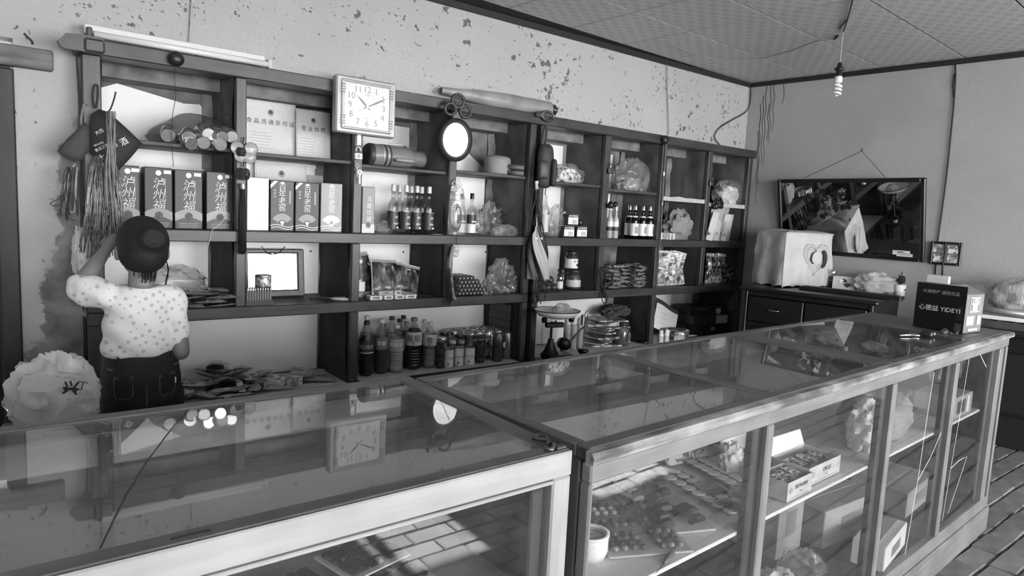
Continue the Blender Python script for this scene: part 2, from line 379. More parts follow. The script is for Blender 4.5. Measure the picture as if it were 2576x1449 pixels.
# --- lintel and door frame on the left
BEAM = woodmat('lintel_wood', .10, .20, 'x', .8)
mb = MB(); mb.box((-.33, .085, 1.895), (1.08, .07, .075), .006); struct('trim_1', mb, BEAM, None, 'grey timber lintel over the doorway'); o = bpy.data.objects['trim_1']
mb = MB(); mb.box((.055, .16, .9), (.065, .16, 1.9), .006); mb.box((.012, .22, .9), (.03, .1, 1.9), .004); struct('door_1', mb, mat('door_wood', .012, .6, c2=.04, scale=8, stretch=(1, 1, .2)), None, 'dark worn door frame at the end of the back wall')
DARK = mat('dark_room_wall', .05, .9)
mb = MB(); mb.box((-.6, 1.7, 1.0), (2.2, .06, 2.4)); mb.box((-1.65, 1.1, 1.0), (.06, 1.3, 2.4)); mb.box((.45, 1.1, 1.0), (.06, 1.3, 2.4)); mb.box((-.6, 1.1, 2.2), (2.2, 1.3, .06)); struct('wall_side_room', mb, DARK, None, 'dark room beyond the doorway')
# --- right wall, left wall, front wall with its windows and door
mb = MB(); Mr = Matrix.Translation(WR0) @ Matrix.Rotation(math.atan2(WRT.y, WRT.x), 4, 'Z')
mb.box((3.0, .1, 1.25), (7.2, .2, 2.8), M=Mr); struct('wall_right', mb, PL_RIGHT, None, 'grey plaster end wall with hairline cracks and drips')
mb = MB(); mb.box((-1.4, -2.9, 1.25), (.2, 6.4, 2.8)); struct('wall_left', mb, PL_SIDE)
mb = MB(); xs = [-1.5]
for (x0, x1, z0, z1) in OPENINGS:
    mb.box(((xs[-1]+x0)/2, FRONT_Y, 1.25), (x0-xs[-1], .3, 2.8)); mb.box(((x0+x1)/2, FRONT_Y, (z1+2.65)/2), (x1-x0, .3, 2.65-z1))
    if z0 > FLOOR+.01: mb.box(((x0+x1)/2, FRONT_Y, (z0+FLOOR-.1)/2), (x1-x0, .3, z0-FLOOR+.1))
    xs.append(x1)
mb.box(((xs[-1]+6.2)/2, FRONT_Y, 1.25), (6.2-xs[-1], .3, 2.8)); struct('wall_front', mb, PL_SIDE)
WFR = mat('window_frame_paint', .12, .5)
for n, (x0, x1, z0, z1) in enumerate(OPENINGS):
    if z0 < FLOOR+.01: continue
    b = MB(); xm = (x0+x1)/2
    for xx in (x0+.025, xm, x1-.025): b.box((xx, FRONT_Y, (z0+z1)/2), (.05, .06, z1-z0))
    for zz in (z0+.025, z0+(z1-z0)*.68, z1-.025): b.box((xm, FRONT_Y, zz), (x1-x0, .06, .05))
    struct('window_%d' % (n+1), b, WFR)
mb = MB(); mb.box((2, -16.2, FLOOR-.12), (60, 20, .1)); struct('ground_outside', mb, mat('yard_earth', .42, .95, c2=.5, scale=.6))
mb = MB(); mb.box((-.6, -7.05, 2.42), (3.4, 2.1, .07)); mb.box((-2.2, -7.9, 1.3), (.1, .1, 2.2)); mb.box((1.0, -7.95, 1.3), (.1, .1, 2.2)); struct('sun_blocker_1', mb, mat('sun_blocker_wood', .12, .8))  # unseen roof on posts, added to trim the sun patches on the floor
mb = MB(); mb.box((4.45, -7.05, 2.42), (3.4, 2.1, .07)); mb.box((2.85, -7.95, 1.3), (.1, .1, 2.2)); mb.box((6.0, -7.95, 1.3), (.1, .1, 2.2)); struct('sun_blocker_2', mb, mat('sun_blocker_wood', .12, .8))  # second added roof out of view, blocks sun from the far openings
# --- floor of laid bricks
BR = [mat('floor_brick_%d' % i, .11+.022*i, .85, c2=.165+.022*i, scale=14, bump=.8, bscale=22, detail=7) for i in range(3)]
mb = MB(); mb.box((2.0, -2.9, FLOOR-.035), (8.4, 6.9, .05)); floor = struct('floor', mb, mat('floor_joint', .075, .95, c2=.11, scale=30)); tag(floor, 'floor laid with worn grey bricks')
BL, BW, J = .180, .091, .0045
bmeshes = []
for q in range(9):
    rnd = random.Random(q); b = MB(); b.box((0, 0, -.012), (BL-J, BW-J, .024), .005)
    b.v = [(x+rnd.uniform(-.003, .003), y+rnd.uniform(-.003, .003), z+(rnd.uniform(-.002, .002) if z > -.006 else 0)) for x, y, z in b.v]
    bmeshes.append(b.mesh('brick', BR[q % 3]))
bricks = []; rest = MB(); rnd = random.Random(3)
for j in range(int(6.1/BW)):
    y = -5.7+j*BW
    for i in range(int(7.2/BL)):
        x = -1.2+(i+.5*(j % 2))*BL+.02*math.sin(j*1.7)
        if x > 5.5: continue
        key = abs(x-3.0)*.5+abs(y+2.62) + (2.5 if (y > -2.30 and x < 3.1) else 0)
        bricks.append((key, x, y, rnd.randrange(9), rnd.uniform(-.004, .0025), rnd.uniform(-.012, .012)))
bricks.sort()
for n, (key, x, y, q, dz, rz) in enumerate(bricks):
    if n < 300:
        o = bpy.data.objects.new('brick', bmeshes[q]); o.location = (x, y, FLOOR+dz); o.rotation_euler = (0, 0, rz); link(o, floor)
    else: rest.cur = q % 3; rest.box((x, y, FLOOR-.012+dz), (BL-J, BW-J, .024), .005)
tag(rest.obj('paving_bricks', BR, floor), kind='stuff')
# --- ceiling of printed boards
def tilemat():
    m, nt, N, L, B = _new('ceiling_board_print'); B.inputs['Roughness'].default_value = .45
    tc = N.new('ShaderNodeTexCoord'); sp = N.new('ShaderNodeSeparateXYZ'); L.new(tc.outputs['Object'], sp.inputs[0])
    def mth(op, a, b=None):
        n = N.new('ShaderNodeMath'); n.operation = op
        for kk, v in ((0, a), (1, b)):
            if v is None: continue
            if isinstance(v, float): n.inputs[kk].default_value = v
            else: L.new(v, n.inputs[kk])
        return n.outputs[0]
    u = mth('SINE', mth('MULTIPLY', sp.outputs[0], PI*2*4/.49)); v = mth('SINE', mth('MULTIPLY', sp.outputs[1], PI*2*6.5/.49))
    p = mth('MULTIPLY', u, v); mr = N.new('ShaderNodeMapRange'); mr.inputs[1].default_value = .06; mr.inputs[2].default_value = .22; L.new(p, mr.inputs[0])
    mx = N.new('ShaderNodeMix'); mx.data_type = 'RGBA'; L.new(mr.outputs[0], mx.inputs[0]); mx.inputs[6].default_value = G(.49); mx.inputs[7].default_value = G(.395)
    L.new(mx.outputs[2], B.inputs['Base Color']); return m
TILE = tilemat(); TS = .495
mb = MB(); mb.box((2.0, -2.9, CEIL+.021), (8.4, 6.9, .04)); ceiling = struct('ceiling', mb, mat('ceiling_joint', .02, .9)); tag(ceiling, 'ceiling of square boards printed with pale ovals')
b = MB(); b.box((0, 0, .002), (TS-.010, TS-.010, .004)); tme = b.mesh('ceiling_board', TILE)
ca, sa = math.cos(math.radians(2.9)), math.sin(math.radians(2.9)); n0 = Vector((3.307, -.466))
for i in range(-10, 6):
    for j in range(-12, 3):
        dx, dy = (i+.5)*TS, (j+.5)*TS; x, y = n0.x+dx*ca-dy*sa, n0.y+dx*sa+dy*ca
        if y > .13 or y < -5.8 or x < -1.35 or x > 5.5: continue
        o = bpy.data.objects.new('ceiling_board', tme); o.location = (x, y, CEIL-.004); o.rotation_euler = (0, 0, math.radians(2.9)); link(o, ceiling)
TRIM = mat('black_trim', .012, .6)
mb = MB(); mb.box((1.8, BACK_Y-.012, CEIL-.022), (6.0, .024, .03)); struct('trim_2', mb, TRIM, None, 'black strip where back wall meets ceiling')
mb = MB(); mb.box((2.4, -.012, CEIL-.022), (4.9, .024, .03), M=Mr @ Matrix.Identity(4)); struct('trim_3', mb, TRIM, None, 'black strip where end wall meets ceiling')
# ================================================================== the shelf units set in the wall niche
def shelf_unit(label, cols, skip_low, mids, seed):
    t = thing('wall_shelf', label, 'shelf', ((cols[0][0]+cols[-1][1])/2, 0, FLOOR)); ox = t.location.x; oz = FLOOR
    x0, x1 = cols[0][0], cols[-1][1]
    def bx(name, xa, xb, ya, yb, za, zb, m, bev=.004):
        b = MB(); b.box(((xa+xb)/2-ox, (ya+yb)/2, (za+zb)/2-oz), (xb-xa, yb-ya, zb-za), bev); return b.obj(name, m, t)
    bx('top_beam', x0-.02, x1+.02, -.012, BACK_Y+.01, ZTOPB, ZTOP, WX)
    bx('rail', x0, x1, 0, .035, ZAB, ZA, WX); bx('rail', x0, x1, 0, .035, ZBB, ZB, WX)
    bx('rail', x0, x1, 0, .035, ZC-.055, ZC-.004, WX)
    for zt in (ZA, ZB, ZC): bx('shelf_board', x0+.02, x1-.02, .034, NICHE_Y, zt-.03, zt-.002, WB)
    for i, (a, b2) in enumerate(cols):
        bx('post', a, b2, .001, .04, ZA, ZTOPB, WZ); bx('post', a+.001, b2-.001, .001, .04, ZB, ZAB, WZ)
        if i not in skip_low: bx('post', a+.001, b2-.001, .001, .04, ZC-.004, ZBB, WZ)
        if i in (0, 4): bx('post', a+.001, b2-.001, .001, .04, FLOOR, ZC-.055, WZ)
    for i, z in enumerate(mids):
        if z is None: continue
        bx('shelf_board', cols[i][1]-.006, cols[i+1][0]+.004, .03, NICHE_Y-.012, z-.018, z, WB, .003)
    return t
LU = shelf_unit('long dark wooden shelf set in the wall niche, with the square clock on it', PX, (1, 3), [1.628, 1.622, 1.612, 1.626], 1)
RU = shelf_unit('dark wooden shelf next to the end wall, its top beam bare', QX, (1, 3), [1.613, 1.597, None, None], 2)
# bright lining sheets at the back of the cells
def lining(x0, x1, z0, z1, poly=None, y=NICHE_Y-.006):
    b = MB(); poly = poly or [(x0, z0), (x1, z0), (x1, z1), (x0, z1)]
    b.prism([(x, -z) for x, z in poly], 0, .004, M=Matrix.Translation((0, y, 0)) @ Matrix.Rotation(-PI/2, 4, 'X'))
    o = b.obj('lining_sheet', LINING, wall_back); return o
ALL = [(PX[i][1], PX[i+1][0]) for i in range(4)]+[(QX[i][1], QX[i+1][0]) for i in range(4)]
for i, (a, b2) in enumerate(ALL):
    r = b2-(.035 if i < 4 else .055); up = 1.885-.012*(i % 3)
    if i == 3:
        lining(a, r, 0, 0, [(a, ZA), (r-.03, ZA), (r-.03, 1.60), (r-.02, 1.66), (a+.30, 1.76), (a+.14, 1.835), (a, 1.86)])
    elif i == 0: lining(a, r, 0, 0, [(a, ZA), (r, ZA), (r, 1.80), (r-.03, 1.84), (r-.1, 1.835), (a+.1, 1.885), (a, 1.84)])
    elif i == 6: lining(a, b2-.17, ZA, up)
    elif i == 7: lining(a, b2-.36, 1.63, 1.87)
    elif i == 5: lining(a, b2-.13, ZA, up)
    else: lining(a, r, ZA, up)
    lining(a, b2-(.03 if i not in (5, 6, 7) else (.35 if i != 7 else .4)), ZB, ZAB+.03)
for a, b2 in ((PX[0][1], PX[2][0]), (PX[2][1], PX[4][0]), (QX[0][1], QX[2][0]), (QX[2][1], QX[4][0])):
    lining(a, b2-(.03 if a < 2.6 else .12), ZC, ZBB+.03)
NAIL = mat('nail', .03, .5, .5)
# ================================================================== the two glass counters
CW_TOP = woodmat('counter_top_wood', .060, .115, 'x', .42, .68, .30)
CW_TOPY = woodmat('counter_top_cross', .060, .115, 'y', .42, .68, .30)
CW_WHITE = woodmat('counter_white_paint', .25, .32, 'x', .5, .70, .25, .3)
CW_WHITEZ = woodmat('counter_white_paint_z', .24, .31, 'z', .5, .70, .25, .3)
CW_GREY = woodmat('counter_grey_paint', .13, .19, 'x', .55, .66, .14)
CW_GREYZ = woodmat('counter_grey_paint_z', .13, .19, 'z', .55, .66, .14)
CW_NOSE = woodmat('counter_worn_nose', .07, .36, 'x', .6, .6, .12, 1.0)
CW_IN = mat('counter_inside', .05, .8, c2=.09, scale=5)
GL_TOP = glassmat('dusty_top_glass', 1.6, .78, .17, .30, dscale=5)
GL_FR = glassmat('front_glass', 1.40, .95, .018, .5, dscale=14)
CUP = 1.044; GS = .796; HC = 1.03   # counter top level; the counters are low (82 cm)
def counter(label, loc, rz, L, D, panes, stiles, mats, nose, mid_z, mid_m, kick, back_in):
    t = thing('glass_counter', label, 'display counter', (loc[0], loc[1], FLOOR), rz); H = HC
    top, topy, fr, frz, nosem = mats
    def bx(name, xa, xb, ya, yb, za, zb, m, bev=.004, par=t):
        b = MB(); b.box(((xa+xb)/2, (ya+yb)/2, (za+zb)/2), (xb-xa, yb-ya, zb-za), bev); return b.obj(name, m, par)
    # top frame
    bx('top_rail', 0, L, .006, .045, H-.03, H, top); bx('top_rail', 0, L, D-.042, D, H-.03, H, top)
    if nose:
        b = MB(); pr = [(.006, -.002), (-.010, -.004), (-.016, -.012), (-.014, -.026), (-.004, -.032), (.006, -.032)]
        b.add([(x, y, H+z) for x in (-.012, L+.02) for y, z in pr], [(0, 1, 2, 3, 4, 5), (11, 10, 9, 8, 7, 6)]+[(i, (i+1) % 6+0, (i+1) % 6+6, i+6) for i in range(6)])
        b.obj('nosing', nosem, t)
        bx('front_rail', 0, L, 0, .028, H-.074, H-.032, fr)
    else: bx('front_rail', 0, L, 0, .006, H-.052, H-.0015, fr, .003); bx('front_rail', 0, L, .006, .03, H-.052, H-.03, fr, .003); bx('moulding', .05, L-.05, -.004, .006, H-.060, H-.0525, fr, .002)
    for (xa, xb) in panes[1]: bx('cross_bar', xa, xb, .045, D-.042, H-.03, H-.0005, topy)
    for (xa, xb) in panes[0]: bx('glass_top', xa-.002, xb+.002, .041, D-.038, H-.0065, H-.0025, GL_TOP, 0)
    zt = H-(.074 if nose else .0525)
    for k, (xa, xb) in enumerate(stiles): bx('stile', xa, xb, .0005, .03, kick, zt, frz)
    for (xa, xb) in zip([s[1] for s in stiles], [s[0] for s in stiles[1:]]):
        bx('front_glass', xa, xb, .016, .019, kick+.03, zt-.001, GL_FR, 0)
    bx('bottom_rail', 0, L, .0, .032, kick-.03, kick+.03, fr); bx('kick_board', -.003 if not nose else 0, L+(.012 if nose else 0), -.008, .02, .002, kick-.03, fr, .006)
    # body: end panels, floor, inner shelf, back
    bx('end_panel', L-.022, L-.002, .032, D-.02, .004, H-.03, CW_IN); bx('end_panel', 0.001, .02, .032, D-.02, .004, H-.03, CW_IN)
    bx('inner_shelf', .02, L-.022, .04, D-.03, kick+.0, kick+.02, CW_IN)
    bx('inner_shelf', .021, L-.023, .045, D-.06, mid_z+.068, mid_z+.08, mid_m, .002)
    bx('back_rail', .02, L-.022, D-.040, D-.004, H-.10, H-.03, back_in); bx('back_panel', .02, L-.022, D-.02, D-.008, .05, H-.10, mat('counter_back', .05, .7, c2=.09, scale=4))
    for xx in [a for a, _ in stiles[1:]]: bx('inner_post', xx-.036, xx-.002, .021, .045, kick+.02, H-.076, mat('counter_post_dark', .03, .6)); bx('inner_post', xx+.004, xx+.03, D-.065, D-.041, kick, H-.03, mat('counter_post_dark', .03, .6))
    return t
MIDW = mat('counter_shelf_board', .62, .5, c2=.72, scale=6); MIDG = mat('counter_shelf_grey', .30, .6, c2=.38, scale=6)
C1X0, C1X1 = -.80, .897
C1 = counter('glass-topped counter with worn white front, a long crack across its top pane', (C1X0*GS, -2.3677), 0.0, C1X1-C1X0, .665,
    ([(.05, C1X1-C1X0-.05)], [(0, .05), (C1X1-C1X0-.05, C1X1-C1X0)]), [(0, .05), (.955, 1.03), (C1X1-C1X0-.048, C1X1-C1X0)],
    (CW_TOP, CW_TOPY, CW_WHITE, CW_WHITEZ, None), False, .62, MIDG, .16, mat('counter_back_light', .72, .5, c2=.62, scale=4))
C2O, C2R = Vector((.7411, -2.3836)), math.radians(2.65)
C2L, C2D = 3.02, .655; GSC = GS
def c2(x, y, z=0.0): return Vector((C2O.x+GSC*(x*math.cos(C2R)-y*math.sin(C2R)), C2O.y+GSC*(x*math.sin(C2R)+y*math.cos(C2R)), z))
C2 = counter('long glass counter with worn grain on its rounded front edge, cracked end panes', C2O, C2R, C2L, C2D,
    ([(.03, .715), (.775, 1.47), (1.63, 2.52)], [(0, .03), (.715, .775), (1.47, 1.63), (2.52, C2L)]), [(0, .012), (.70, .735), (1.57, 1.605), (2.25, 2.29), (C2L-.13, C2L-.07), (C2L-.022, C2L)],
    (CW_TOP, CW_TOPY, CW_GREY, CW_GREYZ, CW_NOSE), True, .57, MIDW, .16, mat('counter_back_mid', .4, .5, c2=.3, scale=4))
C1P = Vector((C1X0, -2.18, 0)); TOPL = HC   # positions on the white counter are given from its own corner
# crack in the big top pane and in the end panes, with tape
CRK = mat('crack_dark', .015, .5); CRKW = mat('crack_bright', .75, .3)
def flatline(pts, w, name, m, par, up=(0, 0, 1)):
    b = MB(); upv = Vector(up); P = [Vector(p) for p in pts]
    L_, R_ = [], []
    for i, p in enumerate(P):
        t = (P[min(i+1, len(P)-1)]-P[max(i-1, 0)]).normalized(); s = t.cross(upv).normalized()*w/2; L_.append(p+s); R_.append(p-s)
    n = len(P); b.add([tuple(v) for v in L_+R_], [(i, i+1, n+i+1, n+i) for i in range(n-1)]); return b.obj(name, m, par)
pts = []
for i in range(15):
    f = i/14; p = Vector((.328+(.111-.328)*f, -1.562+(-2.13+1.562)*f, TOPL-.0018)); p.x += .02*math.sin(f*2.6)*-1+.003*noise.noise((f*9, 0, 0)); pts.append(p-C1P)
flatline(pts, .0024, 'crack', CRK, C1)
for pl in ([(2.02, 1.0-.06), (2.0, .75), (1.985, .52), (1.94, .20)], [(2.20, .66), (2.10, .57), (1.985, .50)], [(2.46, .96), (2.43, .7), (2.395, .46), (2.37, .22)], [(2.395, .46), (2.5, .475), (2.62, .47), (2.44, .24)], [(2.62, .95), (2.74, .88)]):
    flatline([(x, .0145, z) for x, z in pl], .004, 'crack', CRKW, C2, (0, 1, 0))
# bent wire hook lying at the joint of the two counters, a pull slot cut in the white counter
b = MB(); b.tube([(.0, 0, 0), (.012, .012, .002), (.022, .03, .003), (.016, .046, .003), (.004, .05, .002), (-.004, .04, .002), (.004, .028, .002), (.012, .014, .002), (.01, -.006, .001), (-.004, -.02, .001), (-.014, -.028, .001), (-.02, -.02, .001), (-.012, -.01, .001)], .0045, 6)
o = b.obj('hinge_hook', DKMET, None, True, loc=(.686, -2.338, CUP+.004)); o.scale = (GS, GS, GS); tag(o, 'twisted dark iron hook lying at the corner where the counters meet', 'hook')
b = MB()
for y in (-.0035, .0035): b.box((0, y, 0), (.048, .0018, .0012))
b.box((.024, 0, 0), (.0018, .008, .0012)); b.box((-.024, 0, 0), (.0018, .008, .0012)); b.obj('pull_slot', CRK, C1, loc=Vector((.204, -2.158, TOPL+.0004))-C1P)
b = MB(); b.box((0, 0, .003), (.026, .016, .006), .002); o = b.obj('bracket', DKMET, C1, loc=Vector((.878, -2.160, TOPL))-C1P)
b = MB(); b.tube([(-.03, 0, .003), (.0, .003, .004), (.03, -.002, .003), (.0, -.005, .003), (-.028, -.003, .003)], .0016, 5); b.obj('wire_latch', DKMET, C2, loc=(.78, .038, TOPL+.001))
GS = 1.0
# ================================================================== makers for small goods
def pxw(x0, x1, y, Y): return Ay(x1, y, Y).x-Ay(x0, y, Y).x
def zpx(x, y, Y): return Ay(x, y, Y).z
FOIL = mat('foil_print', .17, .3, .05, .4, bump=.45, bscale=16); FOILD = mat('foil_dark', .05, .30, .0, .22, bump=.40, bscale=12)
FOILB = mat('foil_bright', .42, .34, .6, bump=.7, bscale=24); SILV = mat('silver_print', .66, .4, .1); GREYI = mat('grey_print', .35, .5)
CARDG = mat('card_grey', .33, .55); CARDD = mat('card_dark', .045, .5); PRW = mat('printed_white', .78, .5)
TRANSB = glassmat('bottle_glass', 1.45, .80, .02, .3); TRANSD = glassmat('bottle_glass_dark', 1.45, .25, .02, .1); PET = glassmat('pet_plastic', 1.4, .82, .04, .5)
LIQC = mat('liquid_cola', .008, .08); LIQM = mat('liquid_mid', .22, .1); LIQL = mat('liquid_light', .42, .1); LIQD = mat('liquid_dark', .03, .08)
F_CLEAR = film('film_clear', .82, .8); F_MILK = film('film_milky', .30, .8, .25); F_GREY = film('film_grey', .5, .4); F_DARK = film('film_dark', .15, .03, .2); F_WHITE = film('film_white', .06, .85, .3)
def boxitem(name, label, cat, x0, x1, yt, Y, zb, depth, m, group=None, rz=0, ybm=None, bev=.003, body='carton'):
    """upright pack: its front face fills the pixel span x0-x1 at depth Y and stands on zb"""
    ym = (yt+(ybm or yt+100))/2; a, c = Ay(x0, ym, Y).x, Ay(x1, ym, Y).x; w = c-a; h = zpx((x0+x1)/2, yt, Y)-zb
    t = thing(name, label, cat, ((a+c)/2, Y+depth/2, zb), rz, group); b = MB(); b.box((0, 0, h/2), (w, depth, h), bev)
    b.obj(body, m, t); return t, w, depth, h
def vtext(s, size, m, t, x, z0, step, y, sx=1.0, **k):
    for i, ch in enumerate(s): text(ch, size, m, t, (x, y, z0-i*step), sx=sx, **k)
def plate(t, x, z, w, h, y, m, name='print_panel', th=.0006):
    b = MB(); b.box((x, y, z), (w, th, h)); return b.obj(name, m, t)
def arc_panel(t, w, z0, z1, bulge, y, m, name='print_band'):
    b = MB(); n = 12; P = [(-w/2+w*i/n, z1+bulge*math.sin(PI*i/n)) for i in range(n+1)]+[(w/2-w*i/n, z0+bulge*math.sin(PI*i/n)) for i in range(n+1)]
    b.prism([(x, -z) for x, z in P], -.0003, .0003, M=Matrix.Translation((0, y, 0)) @ Matrix.Rotation(-PI/2, 4, 'X')); return b.obj(name, m, t)
def fan_panel(t, r0, r1, a, x, z, y, m, name='print_fan'):
    b = MB(); n = 10; A = [(-a+2*a*i/n) for i in range(n+1)]
    P = [(x+r1*math.sin(q), z+r1*math.cos(q)) for q in A]+[(x+r0*math.sin(q), z+r0*math.cos(q)) for q in A[::-1]]
    b.prism([(px_, -pz) for px_, pz in P], -.0003, .0003, M=Matrix.Translation((0, y, 0)) @ Matrix.Rotation(-PI/2, 4, 'X')); return b.obj(name, m, t)
def disc(t, r, x, z, y, m, name='emblem', n=18, r2=None):
    b = MB(); b.lathe([(r2 or 0, -.0003), (r, -.0003), (r, .0003), (r2 or 0, .0003)], n, M=Matrix.Translation((x, y, z)) @ Matrix.Rotation(PI/2, 4, 'X')); return b.obj(name, m, t)
def crumple(sx, sy, sz, seed, amp=.28, nu=40, nv=26, flat=True, tail=0.0, fine=.45):
    """a crumpled bag: creased blob with a flattened bottom, base at z 0"""
    b = MB(); off = Vector((seed*3.7, seed*1.3, seed*.7))
    def fn(u, v):
        th = 2*PI*u; ph = PI*v; d = Vector((math.sin(ph)*math.cos(th), math.sin(ph)*math.sin(th), math.cos(ph)))
        q = d*2.1+off; r = 1.0-amp*abs(noise.noise(q))*1.9-fine*amp*1.6*abs(noise.noise(q*2.3))-fine*amp*.7*abs(noise.noise(q*5.1))
        z = d.z*r
        if flat: z = max(z, -.55)
        if tail and d.z > .6: z += tail*(d.z-.6)*(1+.6*noise.noise(q*3))
        return (d.x*r*sx/2, d.y*r*sy/2, (z+.55)*sz/1.5)
    b.grid(fn, nu, nv); return b
def bagobj(name, label, cat, loc, dims, seed, m, group=None, amp=.28, tail=0.0, inner=None, rz=0, part='film'):
    t = thing(name, label, cat, loc, rz, group); b = crumple(*dims, seed, amp, tail=tail); o = b.obj(part, m, t); auto_smooth(o, 55)
    if inner:
        for k, (im, sc, nm) in enumerate(inner):
            c = crumple(dims[0]*sc, dims[1]*sc, dims[2]*sc, seed+k+5, .3, 16, 10); c.obj(nm, im, t, smooth=False, loc=(0, 0, .002))
    return t
def pouchmesh(w, h, th, seed, m, puff=1.0, crimp=.09, wav=.06):
    """sealed sachet lying flat: pillow with crimped ends, base near z 0"""
    b = MB(); off = seed*2.3
    for sgn in (1, -1):
        def fn(u, v):
            x = (u-.5)*w; y = (v-.5)*h; e = max(0, min(1, min(v, 1-v)/crimp-.6)); k = min(1, e)*(1-(2*u-1)**4)
            n = noise.noise((u*3+off, v*3, sgn*.0))*wav*h + (noise.noise((u*8, v*8+off, 1))*.02*h)
            cr = .004*math.sin(u*60) if e == 0 else 0
            return (x*(1-.05*k), y, sgn*th/2*puff*k*(1-(2*v-1)**2*.3)+n*.5+cr*.3+th/2)
        b.grid(fn, 9, 10)
    me = b.mesh('wrapper', [m, mat('crimp_edge', .40, .3, .2)], True); me.polygons.foreach_set('material_index', [1 if (i % 90)//9 in (0, 9) else 0 for i in range(180)]); return me
def canmesh(r, h, n=20):
    b = MB(); b.lathe([(0, .004), (r*.75, .004), (r*.86, 0), (r, h*.045), (r, h*.90), (r*.86, h*.965), (r*.86, h*.99), (r*.80, h), (r*.77, h*.985), (0, h*.985)], n); return b
def ring(b, r0, r1, z0, z1, n=20, y=0):
    return b.lathe([(r0, z0), (r1, z0), (r1, z1), (r0, z1), (r0, z0)], n)
# ================================================================== ROW 2: goods on the upper long shelf (z = ZA)
# --- four boxes lettered in white brush script
lab = ['shiny liquor box with white brush lettering, partly behind the hanging rope bundle', 'shiny liquor box with white brush lettering, second from the rope bundle', 'shiny liquor box with white brush lettering, third from the rope bundle', 'shiny liquor box with white brush lettering against the post with the tassel']
for i, (x0, x1, yt) in enumerate([(292, 352, 416), (363, 434, 421), (438, 509, 428), (517, 586, 433)]):
    t, w, d, h = boxitem('liquor_box', lab[i], 'box', x0, x1, yt, .05+.008*(i % 2), ZA, .085, FOILD, 'white-lettered liquor boxes', rz=.03*(i-1))
    f = -d/2-.0008
    vtext('泸州福', .050, SILV, t, 0, h*.73, h*.175, f, bold=-.0007, shear=.18)
    disc(t, .011, 0, h*.91, f, SILV); plate(t, w*.32, h*.93, .028, .014, f, SILV, 'sticker')
    arc_panel(t, w*.98, h*.13, h*.27, .018, f, FOIL); fan_panel(t, .0, .016, 3.1, 0, h*.22, f-.0007, CARDD)
    for q in range(3): plate(t, 0, h*(.035+.03*q), w*.7, .002, f, GREYI, 'small_print')
    plate(t, .026, h*.62, .0008, h*.34, f, SILV, 'print_line'); plate(t, .004, h*.79, .044, .0008, f, SILV, 'print_line')
# --- a plain-backed bright box and three boxes with a fan
t, w, d, h = boxitem('liquor_box', 'bright silvery back of a liquor box with one small white sticker', 'box', 621, 677, 446, .05, ZA, .085, FOILB); f = -d/2-.0008
plate(t, .02, h*.24, .034, .022, f, PRW, 'sticker')
def wave(t, w, z, f, m):
    b = MB(); n = 10
    b.add([(-w/2+w*i/n, f, z+.006*math.sin(i/n*2*PI)+dz) for dz in (0, .003) for i in range(n+1)], [(i, i+1, n+2+i, n+1+i) for i in range(n)]); return b.obj('print_wave', m, t)
wave(t, w*.98, h*.12, f, SILV)
lab = ['dark liquor box with white fan and corner ribbon beside the bright-backed box', 'dark liquor box with white fan and corner ribbon, between its two fan-marked neighbours', 'bright-faced liquor box with round seal over its fan, leaning at the row end']
for i, (x0, x1, yt) in enumerate([(680, 740, 454), (743, 803, 459), (809, 862, 461)]):
    t, w, d, h = boxitem('liquor_box', lab[i], 'box', x0, x1, yt, .05, ZA, .08, (FOILD, FOILD, FOIL)[i], 'fan-marked liquor boxes', rz=(0, 0, -.08)[i]); f = -d/2-.0008
    vtext('百年老窖', .037, SILV, t, 0, h*.86, h*.135, f, bold=-.0004)
    fan_panel(t, .022, .052, 1.05, 0, h*.13, f, (GREYI, GREYI, SILV)[i]); fan_panel(t, 0, .024, .45, 0, h*.10, f-.0007, SILV)
    plate(t, w*.32, h*.68, .009, h*.26, f, GREYI, 'print_panel'); wave(t, w*.98, h*.10, f, SILV); wave(t, w*.9, h*.055, f, SILV)
    for q in range(3): disc(t, .005, -w*.32, h*(.80-.06*q), f, GREYI)
    if i < 2:
        b = MB(); b.add([(-w/2, f-.0004, h*.985-.018), (-w/2, f-.0004, h*.985-.036), (-w/2+.036, f-.0004, h*.985), (-w/2+.018, f-.0004, h*.985)], [(0, 1, 2, 3)]); b.obj('corner_ribbon', PRW, t)
    else: disc(t, .016, 0, h*.19, f-.001, PRW); text('福', .016, CARDD, t, (0, f-.0016, h*.19))
    plate(t, .0, h*.955, .016, .008, f, PRW, 'sticker')
# --- box of the five stars
t, w, d, h = boxitem('liquor_box', 'narrow grey foil liquor box lettered in white, with a star badge', 'box', 911, 943, 470, .04, ZA, .07, FOIL); f = -d/2-.0008
vtext('五星珍藏', .030, PRW, t, .004, h*.73, h*.145, f); plate(t, 0, h*.10, w*.98, h*.19, f+.0003, mat('card_silver', .6, .4), 'print_band')
disc(t, .014, 0, h*.17, f-.0006, CARDD, r2=.011); disc(t, .010, 0, h*.17, f-.0006, CARDD, n=5)
